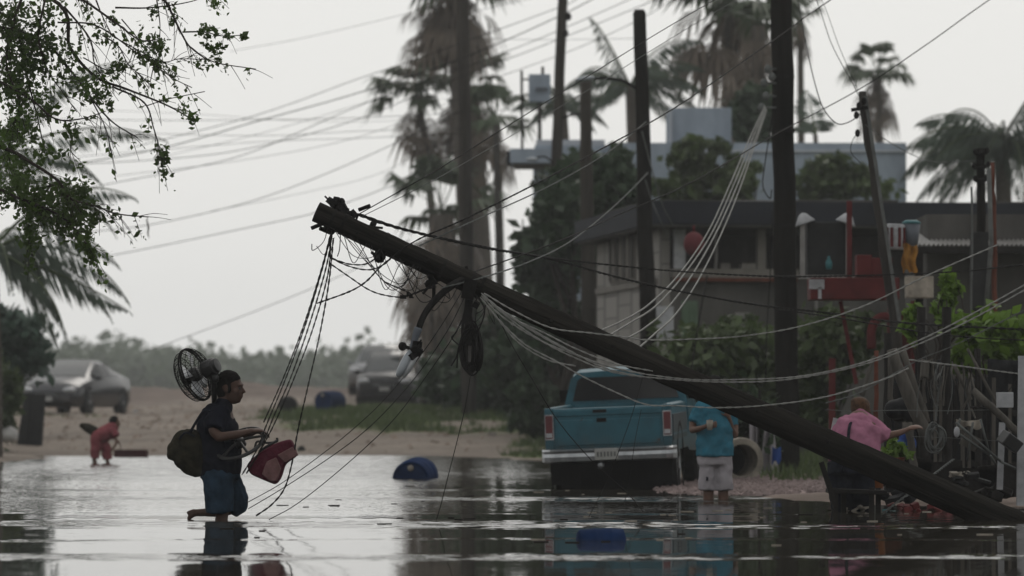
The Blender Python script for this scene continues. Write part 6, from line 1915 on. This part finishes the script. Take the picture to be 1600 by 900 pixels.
# ------------------------------------------------------------------ loose things in and by the water
def drum(label, c, axis, r, L, m, org, group='blue drums'):
    t = thing('plastic_drum', label, 'drum', org, group=group)
    ax_ = Vector(axis).normalized()
    prof = [(r * .2, 0), (r * .9, .0), (r * .97, .02), (r, .06), (r * .985, L * .3), (r * 1.03, L * .32), (r * 1.03, L * .36), (r * .985, L * .38), (r * .985, L * .62), (r * 1.03, L * .64), (r * 1.03, L * .68), (r * .985, L * .7), (r, L - .06), (r * .97, L - .02), (r * .9, L), (r * .2, L)]
    MB().lathe(prof, c, ax_, 28).build('body', m, t, smooth=True).modifiers.new('s', 'EDGE_SPLIT').split_angle = R(35)
    MB().torus(Vector(c) - ax_ * .004, r * .9, .014, ax_, 28, 6).build('rim', m, t, smooth=True)
    MB().lathe([(.04, 0), (.04, .02), (.01, .022)], Vector(c) - ax_ * .02 + Vector((.0, 0, r * .62)), -ax_, 12).build('bung', M['offwhite'], t, smooth=True)
    return t
c = P(642, 748, 53.5); c.z = -.02
drum('blue plastic drum half sunk in the water in the middle of the flood', c, (.12, 1, .05), .255, .85, M['bluedrum'], c)
c = P(940, 844, 28.3); c.z = -.03
b = MB(); b.lathe([(.02, -.165), (.09, -.165), (.105, -.15), (.11, -.06), (.114, -.05), (.11, -.04), (.11, .05), (.114, .06), (.11, .07), (.105, .15), (.06, .165), (.045, .168)], c, (1, .15, .02), 20)
fl = tag(b.build('floating_jug', M['bluedrum'], org=c, smooth=True), 'small dark blue container floating nearest to us in the water', 'container')
MB().lathe([(.03, .168), (.03, .19), (.005, .19)], c, (1, .15, .02), 12).build('cap', M['blackplastic'], fl, smooth=True)
c = land(505, 101)
drum('blue drum lying on the dirt beside the tyre', c + Vector((0, -.1, .24)), (.5, .9, 0), .26, .7, M['bluedrum'], c)
c = land(450, 104); 
t = thing('old_tyre', 'old black tyre standing on the dirt road left of the blue drum', 'tyre', c)
MB().lathe([(.14, -.09), (.22, -.1), (.25, -.06), (.25, .06), (.22, .1), (.14, .09)], c + Vector((0, 0, .235)), (.25, 1, 0), 24).build('tyre', M['rubber'], t, smooth=True)
MB().lathe([(.01, -.03), (.14, -.03), (.14, .03), (.01, .03)], c + Vector((0, 0, .235)), (.25, 1, 0), 18).build('dark_hub', M['under'], t)
c = P(205, 712, 78); c.z = g1(c.x, 78) + .06
cr = thing('crate', 'low dark maroon crate at the far water edge beside the child', 'crate', c)
for a, s in (((0, -.18, .13), (.62, .02, .28)), ((0, .18, .13), (.62, .02, .28)), ((-.30, 0, .13), (.02, .34, .28)), ((.30, 0, .13), (.02, .34, .28)), ((0, 0, .0), (.6, .34, .02))):
    MB().box(c + Vector(a), s).build('board', M['boxred'], cr)
# leaning slab and pale boulder on the left bank
d = 83.0
sl = thing('leaning_slab', 'dark rectangular slab leaning on the left grass bank', 'slab', land(47, d))
k = d / FPX
MB().prism([(-21 * k, 0), (20 * k, -.03), (24 * k, 90 * k), (-8 * k, 92 * k)], P(45, 706, d), (1, 0, 0), (0, .15, 1), (0, .12, 0)).build('slab', M['slab'], sl, bevel=.015)
MB().box(P(46, 662, d - .02), (.03, .05, 1.0), (0, .08, 0)).build('seam', M['under'], sl)
b = MB(); b.ell(P(8, 678, 80), (.27, .22, .17)); b.ell(P(-8, 682, 80), (.2, .2, .14)); b.ell(P(18, 683, 80), (.14, .14, .1))
tag(skin(b, 'boulder', M['rock'], org=P(8, 690, 80), voxel=.04, smooth=4), 'pale rounded boulder on the grass at the left edge', 'boulder')
# scattered litter on the road
random.seed(21)
lit = [(597, 660, 'ochre', .13, 'yellow scrap of litter on the grass in the middle'), (212, 641, 'whitepost', .09, 'white scrap of litter beside the silver car'), (690, 668, 'offwhite', .2, 'pale rubble lump on the dirt below the fan palms'),
       (648, 676, 'beige', .18, 'beige rubble lump on the dirt left of the far pole'), (770, 690, 'beige', .12, 'small beige stone at the water edge under the far pole'), (468, 706, 'slab', .16, 'dark lump at the water edge behind the padded bag'), (430, 655, 'beige', .14, 'small clod beside the old tyre'),
       (716, 652, 'whitepost', .1, 'white scrap of litter at the foot of the far pole'), (320, 702, 'beige', .12, 'small clod at the water edge behind the duffel bag'), (560, 672, 'beige', .14, 'beige stone left of the yellow scrap')]
for px, py, m_, s, lab in lit:
    dd = 82 + max(0, (700 - py)) * .55
    c = land(px, dd)
    b = MB()
    for i in range(4): b.ell(c + Vector((random.uniform(-s, s) * .5, random.uniform(-s, s) * .4, s * .18)), (s * random.uniform(.3, .6), s * .4, s * random.uniform(.2, .4)), (random.uniform(0, 2), random.uniform(0, 2), 0), 7, 5)
    tag(b.build('litter' if 'scrap' in lab else 'stone', M[m_], org=c), lab, 'litter' if 'scrap' in lab else 'stone')

# concrete ring pipe and hanging sheets behind the teal person
c = P(1160, 720, 50.5); c.z = g1(c.x, 50.5)
pc = c + Vector((0, 0, .24))
b = MB(); b.lathe([(.20, 0), (.27, 0), (.28, .03), (.28, .9), (.20, .9), (.20, 0)], pc, (-.25, 1, 0), 26, cap=False)
tag(b.build('concrete_pipe', M['offwhite'], org=c), 'short pale concrete pipe with dark opening beside the person in teal', 'pipe')
bx2 = MB().lathe([(.005, .55), (.199, .55), (.199, .57)], pc, (-.25, 1, 0), 20); bx2.build('pipe_shade_disc', M['under'], bpy.data.objects['concrete_pipe'])  # added black disc standing in for the shade inside the open pipe
def sheet(label, px0, px1, py0, py1, d, m, seed, taper=0.0, amp=.05, name='hanging_sheet', group='hanging sheets'):
    random.seed(seed)
    nu, nv = 14, 14
    vs = []
    ph = [random.uniform(0, 6) for _ in range(4)]
    for j in range(nv):
        f = j / (nv - 1)
        for i in range(nu):
            u = i / (nu - 1)
            x = px0 + (px1 - px0) * (u * (1 - taper * (1 - f)) + taper * (1 - f) * .5)
            y = py0 + (py1 - py0) * f + (4 * math.sin(u * 9 + ph[0]) if j == nv - 1 else 0) + 3 * math.sin(u * 3.1) * (1 - f)
            vs.append(P(x, y, d + amp * math.sin(u * 8 + ph[1] + f) + .3 * amp * math.sin(u * 19 + ph[2])))
    fs = [(j * nu + i, j * nu + i + 1, (j + 1) * nu + i + 1, (j + 1) * nu + i) for j in range(nv - 1) for i in range(nu - 1)]
    b = MB(); b.add(vs, fs)
    o = tag(b.build(name, M[m], org=P((px0 + px1) / 2, py1, d), smooth=True), label, 'sheet', group)
    q = o.modifiers.new('thick', 'SOLIDIFY'); q.thickness = .008
    return o
sheet('white cloth hanging left of the thin dark post behind the teal person', 1172, 1186, 656, 742, 52.5, 'whitecloth', 3, .0, .04)
sheet('wider white cloth spreading towards the ground just left of the thick pole', 1186, 1217, 664, 746, 52.7, 'whitecloth', 5, .6, .05)
sheet('small blue cloth hanging low against the thick pole', 1206, 1220, 698, 722, 52.3, 'bluecloth', 8, .1, .03)
b = MB(); b.bar(P(1187, 610, 52.3), P(1184, 742, 52.3), .035, .035)
tag(b.build('thin_post', M['darkwood'], org=P(1184, 742, 52.3)), 'thin dark post between the two white cloths', 'post')
# ------------------------------------------------------------------ fence clutter on the right
def post(label, a, b_, d, wpx, m='darkwood', name='fence_post', round_=True, group='fence posts at the right'):
    bb = MB()
    p0, p1 = P(a[0], a[1], d), P(b_[0], b_[1], d)
    r = wpx * .5 * d / FPX
    if round_:
        pts = [p0.lerp(p1, i / 6) + Vector((random.uniform(-1, 1), random.uniform(-1, 1), 0)) * r * .25 for i in range(7)]
        bb.tube(pts, [r * random.uniform(.85, 1.1) for _ in pts], 9)
    else: bb.bar(p0, p1, r * 2, r * 2)
    return tag(bb.build(name, M[m], org=p1, smooth=round_), label, 'post' if name == 'fence_post' else 'plank', group)
random.seed(5)
post('dark upright post behind the reaching hand of the pink person', (1387, 520), (1386, 760), 41, 13)
post('orange brown upright post left of the reaching hand', (1370, 548), (1368, 690), 40.5, 7, 'rust')
post('dark post with torn top under the white box', (1440, 480), (1443, 780), 40.5, 14)
post('thick dark post in the middle of the fence clutter', (1478, 480), (1480, 790), 39.5, 15)
post('dark post behind the bright lime bush', (1528, 545), (1530, 785), 41, 12)
post('pale weathered upright post beside the leaning log', (1391, 556), (1392, 650), 40, 9, 'greywood')
post('white painted square post at the right edge', (1597, 556), (1594, 790), 37.2, 11, 'whitepost', round_=False)
post('pale post carrying the white panel', (1566, 660), (1562, 765), 37.4, 9, 'whitepost', round_=False)
post('grey weathered log leaning right over the reaching hand', (1391, 546), (1449, 690), 38.5, 20, 'greywood', 'leaning_log', group='leaning timber at the right')
post('thinner grey log leaning beside the larger leaning log', (1409, 545), (1448, 660), 38.8, 11, 'greywood', 'leaning_log', group='leaning timber at the right')
post('grey branch arching down behind the thick dark post', (1490, 570), (1517, 625), 38.6, 7, 'greywood', 'leaning_log', group='leaning timber at the right')
post('long dark timber slanting down to the right edge', (1520, 610), (1612, 695), 37.4, 13, 'greywood', 'leaning_log', group='leaning timber at the right')
post('thin grey stick leaning through the lime bush', (1512, 545), (1558, 632), 39.5, 5, 'greywood', 'leaning_log', group='leaning timber at the right')
post('weathered pale stick standing above the pink person', (1366, 556), (1347, 618), 39.5, 7, 'greywood', 'leaning_log', group='leaning timber at the right')
post('pale stump in front of the leaning log', (1418, 660), (1428, 740), 37.8, 13, 'greywood', 'stump', group='leaning timber at the right')
# dark tarp screen behind the clutter, hung in separate strips
for i, (x0, x1, y0) in enumerate(((1382, 1432, 585), (1430, 1482, 560), (1480, 1545, 590), (1543, 1620, 560))):
    sheet(('leftmost', 'second', 'third', 'rightmost')[i] + ' black tarp panel hung behind the fence clutter', x0, x1, y0, 790, 42.2, 'tarp', 30 + i, .0, .07, 'tarp_panel', 'black tarp panels')
# fence pales between the tarp panels and the posts
pales = [(1400, 600, 1402, 770), (1412, 590, 1413, 772), (1424, 605, 1426, 770), (1452, 575, 1452, 780), (1461, 590, 1462, 782), (1470, 570, 1469, 780), (1494, 600, 1492, 780), (1503, 585, 1505, 782), (1515, 600, 1514, 784), (1543, 600, 1545, 784), (1553, 590, 1552, 786), (1578, 600, 1578, 786)]
fence = thing('paling_fence', 'ragged fence of thin weathered pales behind the tangled cables', 'fence', P(1480, 785, 41.3))
for i, (a, b_, c_, e_) in enumerate(pales):
    bb = MB(); bb.bar(P(a, b_, 41.3 + .05 * (i % 2)), P(c_, e_, 41.3 + .05 * (i % 2)), random.uniform(3, 6) * .0065, .02); bb.build('pale', M['greywood'] if i % 3 else M['darkwood'], fence)
for y in (640, 720):
    bb = MB(); bb.bar(P(1385, y, 41.42), P(1600, y + 6, 41.42), .03, .06); bb.build('rail', M['darkwood'], fence)
# wire mesh strands along the front
for i, (pp, r_, m_, lab) in enumerate((([(1290, 640), (1340, 643), (1400, 641), (1470, 642), (1560, 640)], .006, 'cablegrey', 'upper straight fence wire behind the pink person'), ([(1425, 682), (1480, 684), (1540, 688), (1600, 690)], .004, 'cablegrey', 'lower straight fence wire across the clutter'),
        ([(1420, 562), (1452, 566), (1500, 572), (1560, 580), (1610, 586)], .007, 'cablewhite', 'pale wire running right across the fence top'), ([(1515, 636), (1550, 638), (1580, 633), (1610, 622)], .009, 'cable', 'black beaded cable beside the white panel'),
        ([(1290, 630), (1340, 615), (1400, 582), (1440, 560), (1490, 540), (1560, 505), (1610, 480)], .006, 'cablegrey', 'grey cable rising right behind the pink person'), ([(1536, 655), (1552, 640), (1580, 605), (1605, 565)], .006, 'cable', 'thin dark wire rising to the right edge post'))):
    wire(lab, [(x, y, 37.5) for x, y in pp], r_, 'twist' if i in (2, 3, 4) else 'plain', m_, 'wires along the fence clutter')
# white hanging tangle
tg_ = thing('cable_tangle', 'pale looped cable tangle hung on the thick dark post', 'cable coil', P(1460, 705, 37.6))
for i in range(7):
    cx, cy, w_, h_ = 1460 + random.uniform(-4, 6), 683 + random.uniform(-6, 6), random.uniform(10, 15), random.uniform(17, 24)
    b = MB(); b.tube(catmull([P(cx + w_ * math.sin(q * .4189), cy - h_ * math.cos(q * .4189), 37.6 + .03 * math.sin(q + i)) for q in range(16)], 3), .007, 5, cap=False); b.build('loop', M['cablegrey'], tg_, smooth=True)
st_ = thing('hanging_strands', 'grey ragged strands draped over the fence between the posts', 'rags', P(1450, 620, 38.2))
for i in range(26):
    x = random.uniform(1436, 1520); y = random.uniform(560, 590); L = random.uniform(25, 80)
    b = MB(); b.tube(catmull([P(x, y, 38.2 + random.uniform(-.2, .2)), P(x + random.uniform(-6, 6), y + L * .5, 38.2), P(x + random.uniform(-9, 9), y + L, 38.2)], 5), random.uniform(.004, .012), 5, cap=False); b.build('strand', M['greywood'] if i % 3 else M['cablegrey'], st_, smooth=True)
sheet('grey rag slung over the post under the white box', 1438, 1460, 560, 592, 38.0, 'greywood', 41, .2, .05, 'rag', 'rags on the fence')
sheet('pale rag slung between the thick post and the white panel', 1494, 1532, 655, 668, 37.6, 'offwhite', 43, .0, .05, 'rag', 'rags on the fence')
# overturned metal chair frame
ch = thing('chair_frame', 'overturned pale metal chair frame in front of the tarp', 'chair', P(1520, 720, 37.2))
for a, b_ in (((1494, 660), (1565, 722)), ((1494, 675), (1548, 712)), ((1500, 655), (1494, 678)), ((1565, 722), (1600, 738)), ((1548, 712), (1556, 726)), ((1532, 655), (1545, 705)), ((1520, 660), (1512, 720))):
    b = MB(); b.tube([P(*a, 37.2), P(*b_, 37.3)], .012, 6); b.build('tube', M['cablegrey'], ch, smooth=True)
b = MB(); b.box(P(1516, 690, 37.4), (.16, .03, .13), (0, .5, 0)); b.build('seat_board', M['greywood'], ch)
b = MB(); b.ell(P(1495, 675, 37.15), (.028, .02, .05)); b.build('foot_cap', M['whitepost'], ch, smooth=True)
wp = MB().box(P(1570, 625, 37.1), (.155, .03, .14), (0, 0, .05))
tag(wp.build('notice_board', M['whitepost'], org=P(1570, 637, 37.1), bevel=.006), 'small blank white board on a post near the right edge', 'board')
tag(MB().box(P(1578, 690, 36.9), (.17, .2, .12), (.2, .62, .3)).build('black_box', M['blackplastic'], org=P(1578, 705, 36.9), bevel=.01), 'tilted black box hanging on the slanting timber', 'box')
# things on the ground behind the fallen pole
d = 36.9
tb = thing('low_bench', 'dark low wooden bench standing in the water beside the pink person', 'bench', P(1330, 800, 36.0))
MB().box(P(1338, 768, 36.1), (.52, .3, .04), (0, .03, 0)).build('seat', M['darkwood'], tb, bevel=.006)
for x in (1305, 1318, 1362, 1372): MB().box(P(x, 789, 36.0 + (.2 if x in (1318, 1372) else 0)), (.045, .045, .30)).build('leg', M['darkwood'], tb)
MB().bar(P(1283, 722, 35.8), P(1306, 792, 35.8), .045, .05).build('tilted_back_rail', M['darkwood'], tb)
bk = thing('orange_bucket', 'orange bucket half hidden behind the bench', 'bucket', P(1362, 764, 36.9))
MB().lathe([(.09, 0), (.115, .22), (.12, .225), (.105, .225)], P(1364, 763, 36.9), (0, 0, 1), 16).build('body', M['orange'], bk, smooth=True)
tag(MB().box(P(1332, 752, 37.0), (.1, .06, .14), (0, .1, .2)).build('yellow_box', M['ochre'], org=P(1332, 764, 37), bevel=.008), 'small yellow box between the legs of the pink person', 'box')
# green potted plant behind the pole, blue and white bundle
pt = thing('potted_plant', 'bright green leafy plant under the reaching arm', 'plant', P(1392, 730, 37.4))
MB().lathe([(.09, 0), (.13, .15), (.14, .16)], P(1392, 742, 37.4), (0, 0, 1), 16).build('pot', M['rust'], pt, smooth=True)
np_obj('leaves', leaf_quads(clump_points([(tuple(P(1390, 704, 37.4)), (.15, .15, .09)), (tuple(P(1405, 712, 37.4)), (.1, .1, .08))], 420, 24), .034, .5), 4, M['leaflime'], pt)
b = MB(); b.ell(P(1417, 684, 37.9), (.08, .06, .05), (0, .4, 0)); b.ell(P(1411, 694, 37.9), (.07, .06, .05)); b.ell(P(1424, 694, 37.9), (.05, .05, .07))
tag(skin(b, 'cloth_bundle', M['bluecloth'], org=P(1417, 702, 37.9), voxel=.014, smooth=2), 'blue cloth bundle below the reaching hand', 'cloth')
b = MB()
for i in range(5): b.ell(P(1398 + i * 7, 640 + 5 * math.sin(i * 2), 39.4 + .1 * (i % 2)), (.11, .12, .10), None, 9, 6)
tag(skin(b, 'black_bags', M['tarp'], org=P(1410, 660, 39.4), voxel=.02, smooth=2), 'heap of black bags behind the reaching arm', 'bags')
# red debris and ropes on the waterline
random.seed(9)
for i, (x, y, s, m_, lab) in enumerate(((1412, 795, .15, 'redpaint', 'flat red debris at the waterline left of the pole foot'), (1440, 797, .14, 'redpaint', 'red debris lump in the middle at the waterline'), (1473, 794, .13, 'redball', 'brightest red debris nearest the pole foot'),
                                       (1335, 796, .1, 'offwhite', 'pale debris beside the bench leg at the waterline'), (1500, 742, .09, 'offwhite', 'pale lump in front of the tarp'), (1382, 800, .07, 'tealplastic', 'pale green float on the rope at the waterline'), (1512, 750, .16, 'slab', 'dark box shaped lump under the chair frame'), (1540, 770, .22, 'darkwood', 'dark heap at the foot of the tarp'), (1460, 765, .22, 'darkwood', 'dark heap behind the pole middle'), (1400, 775, .2, 'tarp', 'black heap right of the bench'), (1430, 745, .15, 'darkwood', 'dark heap below the stump'))):
    d_ = 36.4 if y > 785 else 37.6
    c = P(x, y, d_)
    b = MB()
    for q in range(7):
        e = c + Vector((random.uniform(-s, s), random.uniform(-s, s) * .6, random.uniform(-.25, .3) * s))
        b.box(e, (s * random.uniform(.4, .9), s * random.uniform(.3, .6), s * random.uniform(.12, .4)), (random.uniform(-.4, .4), random.uniform(-.4, .4), random.uniform(0, 3)))
    tag(b.build('debris', M[m_], org=c - Vector((0, 0, s * .3)), bevel=.008), lab, 'debris', 'debris at the waterline')
wire('pale rope slanting from the waterline float up to the pole', [(1370, 806, 35.9), (1382, 800, 35.9), (1400, 786, 35.9), (1425, 768, 36), (1445, 752, 36.4), (1490, 718, 37)], .010, 'twist', 'cablegrey', pitch=.1)
# roughly piled dark boards closing the gap under the tarp
for i, (x, y, ang) in enumerate(((1420, 740, .1), (1470, 748, -.06), (1520, 758, .04), (1565, 752, -.1))):
    tag(MB().box(P(x, y, 38.6), (.42, .04, .32), (0, ang, 0)).build('dark_board', M['darkwood'], org=P(x, y + 30, 38.6)), ('first', 'second', 'third', 'fourth')[i] + ' dark board from the left along the foot of the fence clutter', 'board', 'dark boards')
# floating twigs and scraps on the water
random.seed(33)
fl_ = MB(); fl2 = MB()
for i in range(90):
    dd = random.uniform(27, 48); x = random.uniform(830, 1560) if i % 4 else random.uniform(300, 800)
    c = P(x, 0, dd); c.z = .003
    if float(shore_dist(np.array([c.x]), np.array([dd]))[0]) > -.3: continue
    a = random.uniform(-.3, .3); s = random.uniform(.015, .06)
    (fl_ if i % 2 else fl2).box(c, (s * 2, s * .5, .008), (0, 0, a))
tag(fl_.build('floating_scraps', M['offwhite']), 'tiny pale scraps floating on the dark water at the right', 'scraps', kind='stuff')
tag(fl2.build('floating_leaves', M['darkwood']), 'dark leaves and twigs floating on the flood water', 'leaves', kind='stuff')

# ------------------------------------------------------------------ damp air
hz = MB(); hz.box((0, 325, 9.0), (900, 760, 22))
hm = bpy.data.materials.new('damp_air'); hm.use_nodes = True
ht = hm.node_tree; ht.nodes.clear()
ho = ht.nodes.new('ShaderNodeOutputMaterial'); hv = ht.nodes.new('ShaderNodeVolumePrincipled')
hv.inputs['Color'].default_value = (0.93, 0.94, 0.95, 1)
hv.inputs['Density'].default_value = 0.0005
hv.inputs['Anisotropy'].default_value = 0.35
ht.links.new(hv.outputs[0], ho.inputs['Volume'])
tag(hz.build('haze', hm), 'thin pale damp haze over the whole street', 'haze', kind='stuff')
